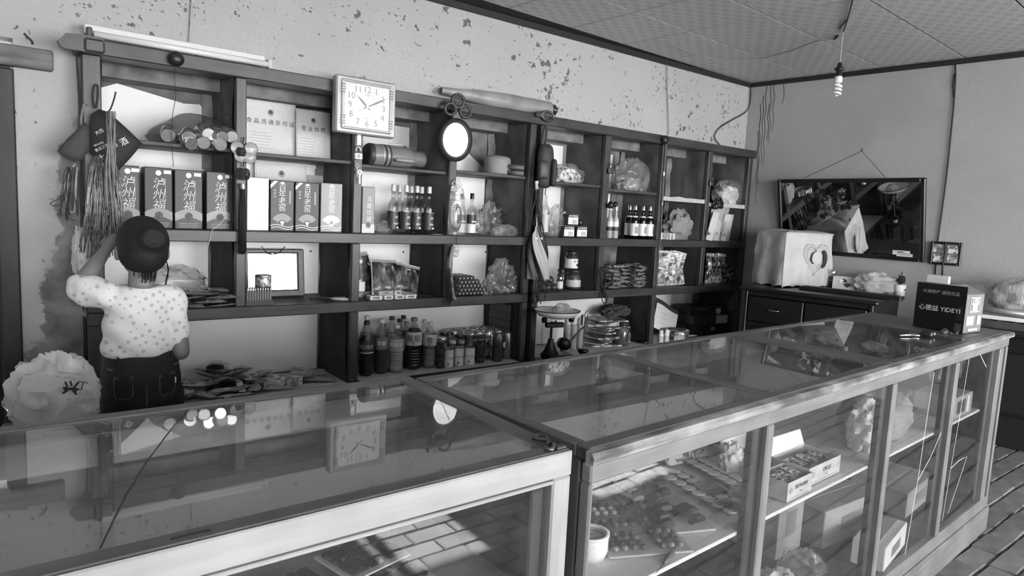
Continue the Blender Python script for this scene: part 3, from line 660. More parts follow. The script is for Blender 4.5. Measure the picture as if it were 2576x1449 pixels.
# --- clear spirit bottles with dark labels "38"
def spirit_bottle(t, r, h, glass, labm, cap, num=None, neck=.32, liquid=None, capm=SILV):
    b = MB(); prof = [(0, .004), (r*.8, .001), (r, .008), (r, h*.56), (r*.93, h*.61), (r*.45, h*.685), (r*.37, h*.72), (r*.33, h*.86), (r*.36, h*.865), (r*.36, h*.905), (0, h*.905)]
    b.lathe(prof, 18); b.obj('glass', glass, t, True)
    if liquid:
        b = MB(); b.lathe([(0, .008), (r*.9, .010), (r*.92, h*.55), (r*.8, h*.62), (0, h*.62)], 14); b.obj('liquid', liquid, t, True)
    b = MB(); b.lathe([(r*.42, h*.86), (r*.43, h*.875), (r*.41, h*.99), (r*.36, h), (0, h)], 14); b.obj('cap', capm, t, True)
    if labm:
        b = MB(); b.lathe([(r*1.012, h*.10), (r*1.012, h*.46)], 22); o = b.obj('label', labm, t, True)
        if num: text(num, r*.62, PRW, t, (r*.1, -r*1.03, h*.34), shear=.3); plate(t, 0, h*.455, r*1.3, .0012, -r*1.02, PRW, 'label_line'); plate(t, r*.1, h*.21, r*.8, r*.35, -r*1.03, GREYI, 'label_print'); plate(t, r*.45, h*.13, r*.5, r*.28, -r*.93, PRW, 'barcode')
LABD = mat('label_dark', .05, .45)
spots = [(975, 1003, 463, .05), (1007, 1035, 461, .05), (1034, 1062, 463, .055), (1065, 1093, 465, .055), (992, 1016, 467, .14), (1022, 1046, 466, .15), (1048, 1072, 467, .15), (1017, 1040, 468, .23)]
proto = None
for i, (x0, x1, yt, Y) in enumerate(spots):
    c = Ay((x0+x1)/2, 520, Y); lb = 'clear spirit bottle labelled 38, '+['beside the crumpled clear bag', 'second from the crumpled clear bag', 'third from the crumpled clear bag', 'at the end of the rank by the paper slip', 'in the second rank nearest the star box', 'in the middle of the second rank', 'in the second rank nearest the paper slip', 'at the very back of the cluster'][i]
    if proto is None:
        proto = thing('spirit_bottle', lb, 'bottle', (c.x, Y, ZA), 0, 'clear spirit bottles'); r = pxw(x0, x1, 520, Y)*hang(990)/2; h = zpx(989, yt, Y)-ZA
        spirit_bottle(proto, r, h, TRANSB, LABD, SILV, '38'); ph = h
    else: dup(proto, (c.x, Y, ZA), random.uniform(-.3, .1), lb)
bagobj('plastic_bag', 'crumpled clear bag in front of the spirit bottles', 'bag', (Ay(970, 580, .06).x, .07, ZA), (.10, .09, .07), 3, F_CLEAR)
b = MB(); b.box((0, 0, .001), (.09, .07, .0012)); tag(b.obj('paper_slip', PAPER, None, loc=(Ay(1103, 580, .08).x-.02, .07, ZA+.0005), rz=.3), 'slip of white paper at the end of the spirit bottles', 'paper')
# --- dark-capped bottles beside the hanging charger
for i, (x0, x1, yt, Y) in enumerate([(1174, 1198, 486, .06), (1150, 1172, 487, .10)]):
    c = Ay((x0+x1)/2, 540, Y); t = thing('spirit_bottle', ['black-capped bottle with white lower label beside the crumpled film', 'black-capped bottle half behind the hanging charger bag'][i], 'bottle', (c.x, Y, ZA), 0, 'black-capped bottles')
    r = pxw(x0, x1, 540, Y)*hang(1180)/2; h = zpx(c.x*0+(x0+x1)/2, yt, Y)-ZA
    spirit_bottle(t, r, h, TRANSB, None, None, capm=BLACK); b = MB(); b.lathe([(r*1.012, h*.06), (r*1.012, h*.27)], 20); b.obj('label', PRW, t, True)
    b = MB(); b.lathe([(r*1.013, h*.28), (r*1.013, h*.49)], 20); b.obj('label', LABD, t, True)
    plate(t, 0, h*.33, r*1.1, h*.03, -r*1.02, SILV, 'label_print')
bagobj('plastic_bag', 'big crumpled heap of clear film behind the black-capped bottles', 'bag', (Ay(1235, 560, .16).x, .17, ZA), (.22, .2, .21), 11, F_CLEAR, amp=.34)
bagobj('plastic_bag', 'flattened clear film at the edge of the shelf corner', 'bag', (Ay(1270, 580, .08).x, .08, ZA), (.22, .09, .07), 12, F_CLEAR, amp=.34)
o = bagobj('dark_cloth', 'small black bundle resting on the clear film', 'cloth', (Ay(1262, 560, .12).x, .13, ZA+.066), (.09, .08, .085), 14, mat('black_cloth', .012, .9), part='cloth')
# --- canned sausages, a tomato, clear bag and a bottle
def sausage_can(t, w, h):
    b = MB(); b.box((0, 0, h/2), (w, w*.8, h), .004); b.obj('tin', mat('tin_dark', .03, .35, .3), t)
    f = -w*.4-.0008; plate(t, 0, h*.42, w*.92, h*.6, f, PRW, 'label'); plate(t, w*.05, h*.84, w*.8, h*.22, f, CARDD, 'label')
    for q in range(4): plate(t, -w*.05+q*w*.11, h*.35, w*.07, h*.36, f-.0006, GREYI, 'print_sausage')
    text('午餐香肠', w*.17, PRW, t, (w*.1, f-.0008, h*.84)); plate(t, -w*.34, h*.84, w*.1, h*.1, f-.0008, PRW, 'emblem')
    b = MB(); b.box((0, 0, h+.0005), (w*1.01, w*.82, .004), .002); b.obj('rim', STEEL, t)
cs = [(1413, 1446, 561, ZA, .06), (1449, 1475, 562, ZA, .06), (1423, 1453, 529, None, .06)]
for i, (x0, x1, yt, zb, Y) in enumerate(cs):
    w = pxw(x0, x1, 570, Y)*.8; h = .072; z = ZA if zb else ZA+.0765
    t = thing('sausage_tin', ['square sausage tin at the foot of the stack, beside the clear bag', 'square sausage tin under the tomato', 'square sausage tin on top of two others'][i], 'tin', (Ay((x0+x1)/2, 575, Y).x+.01, Y+.03, z), -.12, 'sausage tins'); sausage_can(t, .085, h)
def tomato(name, label, loc, r, m, group, rz=0):
    t = thing(name, label, 'fruit', loc, rz, group); b = MB(); prof = [(0, 0)]+[(r*math.sin(a)*(1+.06*math.sin(a*2)), r*.92*(1-math.cos(a))) for a in [PI*k/12 for k in range(1, 12)]]+[(0, r*1.74)]
    b.lathe(prof, 18); b.obj('flesh', m, t, True); b = MB(); b.lathe([(r*.3, r*1.76), (r*.12, r*1.80), (r*.1, r*1.95), (0, r*1.97)], 7); b.obj('stalk', CARDD, t); return t
TOM = mat('dark_fruit', .025, .15)
tomato('tomato', 'single dark glossy tomato sitting on a sausage tin', (Ay(1464, 560, .06).x+.008, .09, ZA+.0755), .026, TOM, None)
bagobj('plastic_bag', 'upright crumpled clear bag beside the sausage tins', 'bag', (Ay(1400, 580, .14).x, .15, ZA), (.17, .14, .22), 21, F_CLEAR, amp=.36)
t = thing('glass_bottle', 'slim clear bottle with pale label beside the folded umbrella', 'bottle', (Ay(1369, 580, .07).x, .07, ZA), 0); spirit_bottle(t, .024, .30, TRANSB, mat('label_pale', .6, .5), None)
# --- slim bottles with pale bands, beer bottles
for i, (x0, x1) in enumerate([(1528, 1540), (1542, 1555)]):
    Y = .05; t = thing('slim_bottle', ['slim pale-banded bottle standing against the post with the plug', 'slim pale-banded bottle nearer the beer bottles'][i], 'bottle', (Ay((x0+x1)/2, 560, Y).x, Y, ZA), 0, 'slim pale-banded bottles'); h = zpx(1545, 518, Y)-ZA
    spirit_bottle(t, .022, h, mat('frosted_pale', .45, .3), None, None, capm=PRW)
    for z0, z1, m in ((.05, .22, GREYI), (.24, .36, CARDD), (.37, .52, PRW)):
        b = MB(); b.lathe([(.0224, h*z0), (.0224, h*z1)], 16); b.obj('label', m, t, True)
BEER = glassmat('beer_glass', 1.45, .12, .03, .12)
proto = None
for i, (x0, x1, Y) in enumerate([(1586, 1607, .05), (1608, 1625, .05), (1626, 1642, .05), (1573, 1592, .13)]):
    lb = ['dark beer bottle with pale neck and body labels, nearest the slim bottles', 'dark beer bottle with pale labels in the middle of its rank', 'dark beer bottle with pale labels touching the right-hand post of its cell', 'dark beer bottle set back behind the rank of three'][i]
    c = Ay((x0+x1)/2, 560, Y)
    if proto is None:
        proto = thing('beer_bottle', lb, 'bottle', (c.x, Y, ZA), 0, 'dark beer bottles'); r = .030; h = zpx(1597, 516, Y)-ZA
        spirit_bottle(proto, r, h, BEER, PRW, None, capm=STEEL)
        b = MB(); b.lathe([(r*.80, h*.64), (r*.47, h*.69)], 18); b.obj('label', PRW, proto, True); plate(proto, 0, h*.27, r*1.2, h*.2, -r*1.0, GREYI, 'label_print')
    else: dup(proto, (c.x, Y, ZA), .3*i, lb)
# --- bag, basket, paper-covered board, sheaf of cards
def papershelf(x0, x1, z, seed, label):
    t = thing('newspaper', label, 'paper', ((x0+x1)/2, .02, z)); w = x1-x0
    b = MB(); b.grid(lambda u, v: ((u-.5)*w, -.012+.34*v, .006+.008*noise.noise((u*4, v*3, seed))*(1 if v < .3 else .4)), 16, 8); b.obj('sheet', PAPER, t, True)
    b = MB(); b.grid(lambda u, v: ((u-.5)*w, -.013-.002*noise.noise((u*6, 1, seed)), .006-.030*v+.008*noise.noise((u*4, 0, seed))*(1-v)), 16, 3); b.obj('folded_edge', mat('newsprint', .6, .8, c2=.3, scale=90, stretch=(1, 1, 3)), t, True)
b = MB(); b.box((0, 0, -.009), (.49, .31, .018), .003); b.obj('shelf_board', WB, RU, loc=Vector((3.998, .19, 1.568))-RU.location)
b = MB(); b.box((0, 0, -.009), (.48, .31, .018), .003); b.obj('shelf_board', WB, RU, loc=Vector((4.527, .19, 1.552))-RU.location)
papershelf(3.752, 4.235, 1.570, 4.0, 'newspaper draped over the bare board beside the corner cell')
papershelf(4.285, 4.76, 1.553, 7.0, 'white sheet under the bulging bag in the corner cell')
bagobj('cloth_bag', 'slumped pale bag with a dark patch beside the shallow basket', 'bag', (Ay(1708, 590, .12).x, .14, ZA), (.33, .2, .24), 31, mat('pale_cloth', .27, .8, c2=.18, scale=9, bump=.6, bscale=20), amp=.3, part='cloth')
t = thing('basket', 'shallow pale woven basket in front of the slumped bag', 'basket', (Ay(1680, 595, .04).x, .075, ZA)); b = MB()
b.lathe([(0, .002), (.062, .002), (.070, .05), (.066, .05), (.058, .006), (0, .006)], 20); b.obj('bowl', mat('wicker', .45, .7, c2=.25, scale=60), t)
for q in range(7):
    a = q*PI*2/7; b = MB(); b.box((.071*math.cos(a), .071*math.sin(a), .026), (.012, .002, .045), M=Matrix.Identity(4)); b.obj('weave_band', PRW, t)
b = MB(); b.lathe([(0, 0), (.014, .004), (.018, .016), (.012, .03), (0, .034)], 10); tag(b.obj('garlic_bulb', PRW, None, True, loc=(Ay(1680, 595, .04).x, .075, ZA+.007)), 'small white garlic bulb lying in the shallow basket', 'garlic')
CARDP = [mat('card_print_%d' % i, c, .4) for i, c in enumerate((.5, .4, .2, .05))]
rn = random.Random(5)
for i in range(11):
    px_ = 1787+i*4.2; Y = .06+.018*(i % 4); c = Ay(px_, 560, Y); hh = .27-.012*abs(i-4)+rn.uniform(-.03, .02)
    t = thing('hanging_card', 'pale printed sachet card leaning in the upright sheaf', 'card', (c.x, Y, ZA+.002), 0, 'sachet cards in the corner cell', rot=(rn.uniform(-.08, .02), rn.uniform(.04, .22), -.85+rn.uniform(-.25, .25)))
    b = MB(); b.grid(lambda u, v, s=i: ((u-.5)*.05, .012*math.sin(v*4+s)*v, v*hh), 3, 8); b.obj('card', CARDP[i % 2], t, True)
    plate(t, .008*(i % 3-1), hh*.22, .018, .02, -.003+.012*math.sin(.22*4+i)*.22, CARDP[2], 'print_panel')
t = bagobj('plastic_bag', 'bulging clear bag of pale wrappers on the corner shelf board', 'bag', (Ay(1838, 500, .10).x, .13, 1.562), (.36, .22, .21), 41, F_CLEAR, amp=.25, inner=[(mat('pale_wrapper', .6, .3, bump=.8, bscale=30), .78, 'contents')])
t = bagobj('black_bag', 'small black bundle slung at the edge of the corner shelf board', 'bag', (Ay(1800, 505, .0).x, -.03, 1.515), (.13, .05, .09), 42, mat('black_bag', .01, .35), part='film')
# ================================================================== ROW 1: on the small upper boards
MZ = [1.628, 1.622, 1.612, 1.626, 1.613, 1.597]
def tilt_frame(TL, TR, BL, Y):
    a, b_, c = Ay(*TL, Y), Ay(*TR, Y), Ay(*BL, Y); w = (b_-a).length; h = (c-a).length; ang = math.atan2(b_.z-a.z, b_.x-a.x)
    ctr = (b_+c)/2; return ctr, w, h, ang
# --- square wall clock
ctr, cw, ch, ang = tilt_frame((846, 186), (996, 213), (838, 331), -.05)
clock = thing('wall_clock', 'square silver-framed clock with white face showing ten past ten', 'clock', ctr, rot=(-.02, -ang, 0))
CLM = mat('clock_silver', .38, .35, .3); CLM2 = mat('clock_bezel', .5, .3, .4); FACE = mat('clock_face', .82, .35)
b = MB(); b.box((0, .008, 0), (cw, .05, ch), .007); b.obj('frame', CLM, clock)
b = MB()
for sx in (-1, 1): b.box((sx*cw*.40, -.018, 0), (.016, .014, ch*.86), .006); b.box((0, -.018, sx*ch*.41), (cw*.84, .014, .014), .006)
b.obj('bezel', CLM2, clock)
b = MB(); b.box((0, -.017, 0), (cw*.78, .004, ch*.80), .001); b.obj('dial', FACE, clock)
for sx in (-1, 1):
    for sz in (-1, 1):
        for q in range(4): plate(clock, sx*cw*.40, sz*ch*.27+(q-1.5)*.012, .022, .004, -.0262, DKMET, 'groove', .003)
NUM = mat('dial_numeral', .30, .4)
for n in range(1, 13):
    a = n*PI/6; R1, R2 = cw*.30, ch*.32; k = 1/max(abs(math.sin(a)), abs(math.cos(a))); k = k**.55
    text(str(n), .042, NUM, clock, (math.sin(a)*R1*k*.94, -.0195, math.cos(a)*R2*k*.94), name='numeral')
for n in range(60):
    a = n*PI/30; k = 1/max(abs(math.sin(a)), abs(math.cos(a)))
    if n % 5 == 0: plate(clock, math.sin(a)*cw*.37*k*.98, math.cos(a)*ch*.375*k*.98, .003, .003, -.0195, NUM, 'minute_mark')
def hand(name, a, l, w, m, tail=.02, y=-.021):
    b = MB(); b.add([(-w*.4, y, -tail), (w*.4, y, -tail), (w, y, l*.45), (0, y, l), (-w, y, l*.45)], [(0, 1, 2, 3, 4)]); return b.obj(name, m, clock, rot=(0, a, 0))
hand('hour_hand', math.radians(-48), .075, .005, DKMET); hand('minute_hand', math.radians(63), .115, .004, DKMET, y=-.0222); hand('second_hand', math.radians(60), .11, .0012, NUM, .05, -.0235)
disc(clock, .006, 0, 0, -.025, STEEL, 'hub'); text('石英', .012, NUM, clock, (0, -.0195, .055)); text('QUARTZ', .008, NUM, clock, (-.005, -.0195, -.055))
b = MB(); b.box((0, -.0275, 0), (cw*.77, .0012, ch*.79)); b.obj('glass', glassmat('clock_glass', 1.4, .97, .01), clock)
# --- bag of cans lying on the first board
bc = Ay(485, 345, .10); t = thing('bag_of_cans', 'dark thin bag full of empty drink cans on the top board', 'bag', (bc.x, .13, MZ[0]))
b = crumple(.37, .22, .14, 51, .07, nu=36, nv=20); b.v = [(x, y, z*(.55+.45*min(1, (x+.19)/.16)) if x < -.03 else z) for x, y, z in b.v]; auto_smooth(b.obj('film', film('film_smoke', .62, .12), t), 30)
CANB = mat('can_aluminium', .75, .2, .9)
can = canmesh(.031, .115)
for i, (px_, py_) in enumerate([(430, 328), (480, 334), (515, 348), (545, 350), (572, 331), (512, 325), (535, 330), (455, 345)]):
    p = Ay(px_, py_, .045+.012*(i % 3)); o = can.obj('can', CANB if i % 2 else mat('can_grey', .4, .25, .7), t, True, loc=p-t.location-Vector((0, -.0, 0)), rot=(PI/2+.25, .2*(i % 3), .25*(i-3)*.3)); auto_smooth(o, 35); o.location.y += .045
# --- certificates
CERT = mat('certificate_paper', .62, .6, c2=.68, scale=60)
def cert(label, x0, x1, yt, yb, Y, zb, title, ts, lines=6, emblem=.016, rx=-.06, dark=False):
    w = pxw(x0, x1, (yt+yb)/2, Y); h = zpx((x0+x1)/2, yt, Y)-zb; t = thing('certificate', label, 'certificate', (Ay((x0+x1)/2, yb, Y).x, Y, zb), rot=(rx, 0, 0))
    b = MB(); b.box((0, 0, h/2), (w, .002, h)); b.obj('sheet', CERT, t)
    for sx in (-1, 1): plate(t, sx*(w/2-.006), h/2, .0012, h-.012, -.0014, GREYI, 'border')
    for z in (.006, h-.006): plate(t, 0, z, w-.012, .0012, -.0014, GREYI, 'border')
    if emblem: disc(t, emblem, 0, h*.80, -.0016, NUM); disc(t, emblem*.6, 0, h*.81, -.002, CARDD, n=8)
    text(title, ts, PRW if dark else INK, t, (0, -.0018, h*(.62 if emblem else .5)), name='title')
    for q in range(lines): plate(t, -w*.22+.01*(q % 2), h*(.42-.055*q), w*(.35+.06*(q % 3)), .0022, -.0014, GREYI, 'text_line')
    return t
cert('large food trade certificate leaning behind the first small board', 618, 746, 255, 391, .27, 1.624, '食 品 流 通 许 可 证', .027)
cert('smaller business licence certificate leaning on the large one', 746, 832, 278, 398, .24, 1.624, '营 业 执 照', .026, 8, .013)
c = cert('framed business licence behind the fan-marked boxes', 645, 776, 402, 470, .30, ZA, '营 业 执 照', .034, 2, .018, dark=True)
c.children[0].data = c.children[0].data.copy(); c.children[0].data.materials[0] = mat('certificate_grey', .36, .5)
for i, (x0, x1) in enumerate([(605, 642), (776, 815)]):
    w = pxw(x0, x1, 430, .33); b = MB(); b.box((0, 0, .14), (w, .0015, .27)); tag(b.obj('paper_sheet', mat('sheet_grey', .5, .7), None, loc=(Ay((x0+x1)/2, 440, .33).x, .33, ZA+.008), rot=(-.03, 0, 0)), ['plain grey sheet leaning behind the bright-backed box', 'plain grey sheet leaning beside the framed licence'][i], 'paper')
# --- thermos flask lying on its side
p0, p1 = Ay(921, 375, .13), Ay(1064, 402, .13); TL_ = (p1-p0).length
th = thing('thermos_flask', 'grey thermos flask with side handle lying on its side', 'thermos', (p0.x, .13, MZ[2]+.0585), rot=(0, PI/2, 0)); R_ = .058
TH = mat('thermos_enamel', .22, .35, .1); THD = mat('thermos_band', .6, .25, .5)
b = MB(); b.lathe([(0, .006), (R_*.86, 0), (R_, .012), (R_, .03)], 24); b.obj('base_ring', CARDD, th, True)
b = MB(); b.lathe([(R_*.98, .03), (R_*.98, TL_*.66), (R_*.80, TL_*.76), (R_*.74, TL_*.78)], 24); b.obj('body', TH, th, True)
for q in range(4): b = MB(); ring(b, R_*.96, R_*1.015, .075+.013*q, .083+.013*q, 24); b.obj('band', THD if q % 2 == 0 else CARDD, th, True)
b = MB(); b.lathe([(R_*.76, TL_*.78), (R_*.76, TL_*.96), (R_*.70, TL_), (0, TL_)], 22); b.obj('cap', mat('thermos_cap', .15, .4), th, True)
b = MB(); b.tube([(.02, -R_*.95, TL_*.40), (.02, -R_*1.35, TL_*.42), (.02, -R_*1.4, TL_*.6), (.02, -R_*1.3, TL_*.70), (.02, -R_*.9, TL_*.72)], .009, 8); b.obj('handle', mat('thermos_handle', .33, .35), th, True)
b = MB(); b.tube([(-R_*.95, 0, TL_*.36), (-R_*1.12, 0, TL_*.40), (-R_*1.14, 0, TL_*.62), (-R_*.95, 0, TL_*.70)], .0035, 6); b.obj('bail', STEEL, th, True)
# --- round tin with two handles and the peeling sheet
pc = Ay(1256, 425, .12); t = thing('clay_pot', 'round lidded pot with two stub handles on its board', 'pot', (pc.x, .14, MZ[3])); POT = mat('pot_clay', .22, .6, c2=.28, scale=12)
b = MB(); b.lathe([(0, 0), (.075, 0), (.082, .012), (.082, .085), (.078, .10), (.062, .108), (.02, .116), (0, .117)], 24, squash=.9); b.obj('body', POT, t, True)
for z in (.018, .05): b = MB(); b.cyl((.03, -.06, z), (.10, -.13, z-.004), .015, .013, 10); b.obj('handle', mat('pot_handle', .12, .6), t, True)
# --- bags on the two small boards
bagobj('plastic_bag', 'clear bag of twisted candies on a small board beside the toy backpack', 'bag', (Ay(1425, 460, .12).x, .13, MZ[4]), (.36, .2, .13), 61, F_CLEAR, amp=.3, inner=[(printed('candy_mix', .05, .5, 60, 60, .5), .8, 'contents')])
bagobj('plastic_bag', 'standing milky bag on a small board above the beer bottles', 'bag', (Ay(1590, 470, .12).x, .13, MZ[5]), (.38, .2, .24), 64, film('film_half', .72, .6), amp=.3, inner=[(mat('grey_goods', .3, .6), .42, 'contents')])
# ================================================================== ROW 3 (z = ZB)
# --- flat packs and a bag
PK = [printed('pack_print_%d' % i, a, c_, 22, 16, d+.06, .3, m_, fleck=.45, coat=.4, bump=.2) for i, (a, c_, d, m_) in enumerate([(.03, .3, .55, .2), (.06, .5, .5, .2), (.12, .7, .5, .1), (.02, .12, .62, .3), (.3, .75, .45, .0), (.05, .35, .48, .4)])]
PM = [pouchmesh(.15, .105, .026, i, PK[i % 6], wav=.06) for i in range(8)]
def pouch(name, label, loc, rot, k, scale=(1, 1, 1), group=None, cat='packet', extra=None):
    t = thing(name, label, cat, loc, 0, group, rot=rot); o = bpy.data.objects.new('wrapper', PM[k % 8]); o.scale = scale; link(o, t); return t
rn = random.Random(11)
for i in range(12):
    lay = i // 3; Y = .06+.075*(i % 2); px_ = (472, 515, 560)[i % 3]+rn.uniform(-8, 8); c = Ay(px_, 770, Y)
    pouch('flat_pack', 'flat seasoning packet in the low stack beside the girl', (c.x, Y, ZB+.001+.017*lay), (rn.uniform(-.06, .06), rn.uniform(-.12, .12), rn.uniform(-.5, .5)), 1+i % 4 if i % 4 != 3 else 4, (.95, 1.0, .7), 'flat packets in the low stack')
bagobj('plastic_bag', 'clear bag slumped behind the low stack of flat packets', 'bag', (Ay(440, 730, .22).x, .24, ZB), (.36, .18, .18), 71, F_CLEAR, amp=.32)
# --- framed mirror, tea tin, lighters, pliers
Y = .27; ml, mr_ = Ay(606, 690, Y).x, Ay(766, 690, Y).x; mz1 = zpx(700, 626, Y); mw, mh = mr_-ml, mz1-ZB
t = thing('framed_mirror', 'small wood-framed mirror at the back of a cell, blank with daylight', 'mirror', ((ml+mr_)/2, Y, ZB), rot=(-.095, 0, 0)); MIR = mat('mirror_silver', .93, .015, 1.0); MF = woodmat('mirror_frame_wood', .05, .09, 'x', .4)
for sx in (-1, 1): b = MB(); b.box((sx*(mw/2-.018), 0, mh/2), (.036, .022, mh), .006); b.obj('frame_side', MF, t)
for z in (.018, mh-.012): b = MB(); b.box((0, 0, z), (mw, .02, .036 if z < .1 else .024), .006); b.obj('frame_side', MF, t)
b = MB(); b.box((0, .004, mh/2), (mw-.05, .004, mh-.05)); b.obj('glass', MIR, t)
for sx in (-.06, .06): b = MB(); b.tube([(sx, -.012, mh-.005), (sx*.98, -.016, mh+.012), (sx*.5, -.014, mh-.022), (0, -.013, mh-.03)], .0018, 5); b.obj('hanging_wire', DKMET, t)
Y = .09; t = thing('tea_tin', 'tall speckled tea tin standing before the framed mirror', 'tin', (Ay(662, 735, Y).x, Y, ZB)); h = zpx(662, 691, Y)-ZB; r = pxw(642, 684, 715, Y)*hang(660)/2
b = MB(); b.lathe([(0, 0), (r, 0), (r, h*.97), (r*.97, h), (0, h)], 24); auto_smooth(b.obj('body', printed('tin_flowers', .25, .05, 60, 60, .48, .4, .2, .6), t)); b = MB(); ring(b, r*.98, r*1.02, h*.95, h*.975, 24); b.obj('rim', STEEL, t)
fan_panel(t, 0, .02, 1.2, .012, h*.45, -r*1.01, CARDD, 'print_figure')
Y = .03; xa, xb = Ay(620, 768, Y).x, Ay(684, 768, Y).x; t = thing('lighter_tray', 'long dark tray that holds the row of lighters', 'tray', ((xa+xb)/2, Y+.01, ZB)); tw = xb-xa
b = MB(); b.box((0, 0, .003), (tw+.01, .036, .006), .001); b.box((0, -.017, .011), (tw+.01, .003, .022)); b.box((0, .017, .011), (tw+.01, .003, .022)); b.box((tw/2+.004, 0, .011), (.002, .034, .022)); b.box((-tw/2-.004, 0, .011), (.002, .034, .022)); b.obj('tray', CARDD, t)
proto = None; LT = glassmat('lighter_plastic', 1.4, .7, .5, .5)
lt = t
for i in range(10):
    x = lt.location.x-tw/2+.006+i*(tw-.012)/9; loc = (x, Y+.01, ZB+.0065); lb = 'disposable lighter with metal top standing in the dark tray'
    if proto is None:
        proto = thing('lighter', lb, 'lighter', loc, 0, 'lighters in the tray'); b = MB(); b.box((0, 0, .031), (.0085, .02, .062), .002); b.obj('body', LT, proto); b = MB(); b.box((0, 0, .067), (.0075, .018, .012), .002); b.obj('hood', STEEL, proto); b = MB(); b.lathe([(0, -.003), (.004, -.003), (.004, .003), (0, .003)], 8, M=Matrix.Translation((0, -.004, .074)) @ Matrix.Rotation(PI/2, 4, 'Y')); b.obj('spark_wheel', DKMET, proto)
    else: dup(proto, loc, lb and 0)
p = Ay(840, 755, .06); t = thing('pliers', 'pair of pale-handled pliers lying at the end of the mirror cell', 'pliers', (p.x-.01, .09, ZB+.008), -.5)
b = MB(); b.tube([(-.10, 0, 0), (-.05, .006, 0), (0, 0, 0)], [.003, .008, .009], 6); b.obj('jaw', DKMET, t)
for s in (-1, 1): b = MB(); b.tube([(0, 0, 0), (.03, s*.014, 0), (.075, s*.016, 0), (.095, s*.012, 0)], [.006, .007, .008, .007], 8); b.obj('handle', mat('plier_grip', .5, .4), t, True)
# --- big dark packets, cigarette cartons, clear bottle
BIGP = [printed('big_pack_%d' % i, .012, .10, 24, 18, .62, .3, 0, .35, coat=.25, bump=.3) for i in range(2)]
def bigpack(label, px_, pyt, w, Y, ry, k, rx=-.25, rz=0.):
    c = Ay(px_, 745, Y); h = zpx(px_, pyt, Y)-ZB; t = thing('snack_packet', label, 'packet', (c.x, Y, ZB+.004), rot=(rx, ry, rz), group='large dark packets')
    me = pouchmesh(w, h, .035, k*1.7, BIGP[k % 2], wav=.05); o = bpy.data.objects.new('wrapper', me); o.rotation_euler = (PI/2, 0, 0); o.location = (0, .015, h/2); link(o, t)
    ed = MB()
    ed.tube([(-w/2, -.004, h*.985), (w/2, -.004, h*.985)], .0022, 5); ed.tube([(-w/2, -.004, h*.1), (-w*.49, -.006, h*.5), (-w/2, -.004, h*.985)], .0022, 5); ed.obj('sealed_edge', PRW, t)
    disc(t, .013, -w*.28, h*.86, -.006, PRW); fan_panel(t, .03, .036, 1.2, .01, h*.62, -.016, PRW); plate(t, .03, h*.90, .05, .014, -.004, GREYI, 'print_panel')
    return t
bigpack('large dark glossy packet with white edge standing at the front of its group', 968, 652, .15, .09, .06, 0)
bigpack('large dark glossy packet with white edge leaning to the right', 1015, 664, .17, .13, .22, 1)
bigpack('large dark packet with curled upper corner, pressed against the post', 925, 634, .10, .15, -.15, 2)
CIG = [mat('carton_white', .72, .45), mat('carton_grey', .4, .45)]
cg = [(925, 958, 0, .045), (960, 984, 0, .04), (986, 1012, 0, .04), (1013, 1043, 0, .04), (945, 985, 1, .05), (986, 1004, 1, .045)]
for i, (x0, x1, lv, Y) in enumerate(cg):
    c = Ay((x0+x1)/2, 752, Y); w = pxw(x0, x1, 752, Y)*.9
    t = thing('cigarette_pack', ['white cigarette pack against the post of the dark packets', 'white cigarette pack under the upper two', 'printed white cigarette pack in the lower row', 'printed white cigarette pack at the free end of the row', 'darker cigarette pack lying on top of the row', 'short white cigarette pack on top of the row'][i], 'box', (c.x, Y, ZB+.0225*lv), .05*(i % 3-1), 'cigarette packs')
    b = MB(); b.box((0, 0, .011), (w, .055, .022), .002); b.obj('pack', CIG[i == 4], t); plate(t, 0, .011, w*.6, .012, -.0280, GREYI, 'print_panel'); text('中南海', .010, INK, t, (0, -.0288, .011))
t = thing('water_bottle', 'clear plastic bottle half hidden by the post of the dark packets', 'bottle', (Ay(911, 755, .06).x, .10, ZB)); b = MB(); b.lathe([(0, .002), (.028, .0), (.03, .01), (.03, .13), (.012, .17), (.012, .19), (0, .19)], 16); b.obj('bottle', PET, t, True); b = MB(); b.lathe([(.0305, .04), (.0305, .09)], 16); b.obj('label', PRW, t, True); b = MB(); b.lathe([(.014, .185), (.014, .205), (0, .205)], 12); b.obj('cap', PRW, t, True)
# --- stacked ham sausages, bag
SAU = mat('sausage_casing', .10, .25, c2=.16, scale=30); proto = None; r = .0125
x_l = Ay(1150, 740, .03).x
for row, n in enumerate((8, 8, 7, 6, 5)):
    for i in range(n):
        loc = (x_l+r+(i+.5*(row % 2))*2*r*1.02, .035, ZB+r+row*r*1.76); lb = 'ham sausage in shiny casing with crimped end, in the stack'
        if proto is None:
            proto = thing('ham_sausage', lb, 'sausage', loc, 0, 'ham sausages in the stack'); b = MB(); M_ = Matrix.Rotation(-PI/2, 4, 'X')
            b.lathe([(.003, 0), (.006, .004), (r*.93, .014), (r*.97, .04), (r*.97, .15), (r*.9, .165), (.003, .175)], 12, M=M_); b.obj('casing', SAU, proto, True)
            b = MB(); b.lathe([(0, -.012), (.006, -.012), (.0035, -.004), (.004, .003), (0, .003)], 8, M=M_); b.obj('crimp', mat('crimp_metal', .3, .4, .6), proto)
            b = MB(); b.lathe([(r*.975, .045), (r*.975, .07)], 12, M=M_); b.obj('band', GREYI, proto, True)
        else: dup(proto, loc)
bagobj('plastic_bag', 'torn clear bag with open mouth beside the ham sausages', 'bag', (Ay(1262, 735, .10).x, .11, ZB), (.26, .19, .19), 81, F_CLEAR, amp=.40, tail=.5)
bagobj('plastic_bag', 'small dark film lying against the torn clear bag', 'bag', (Ay(1225, 738, .05).x, .05, ZB), (.10, .08, .10), 84, F_GREY, amp=.4)
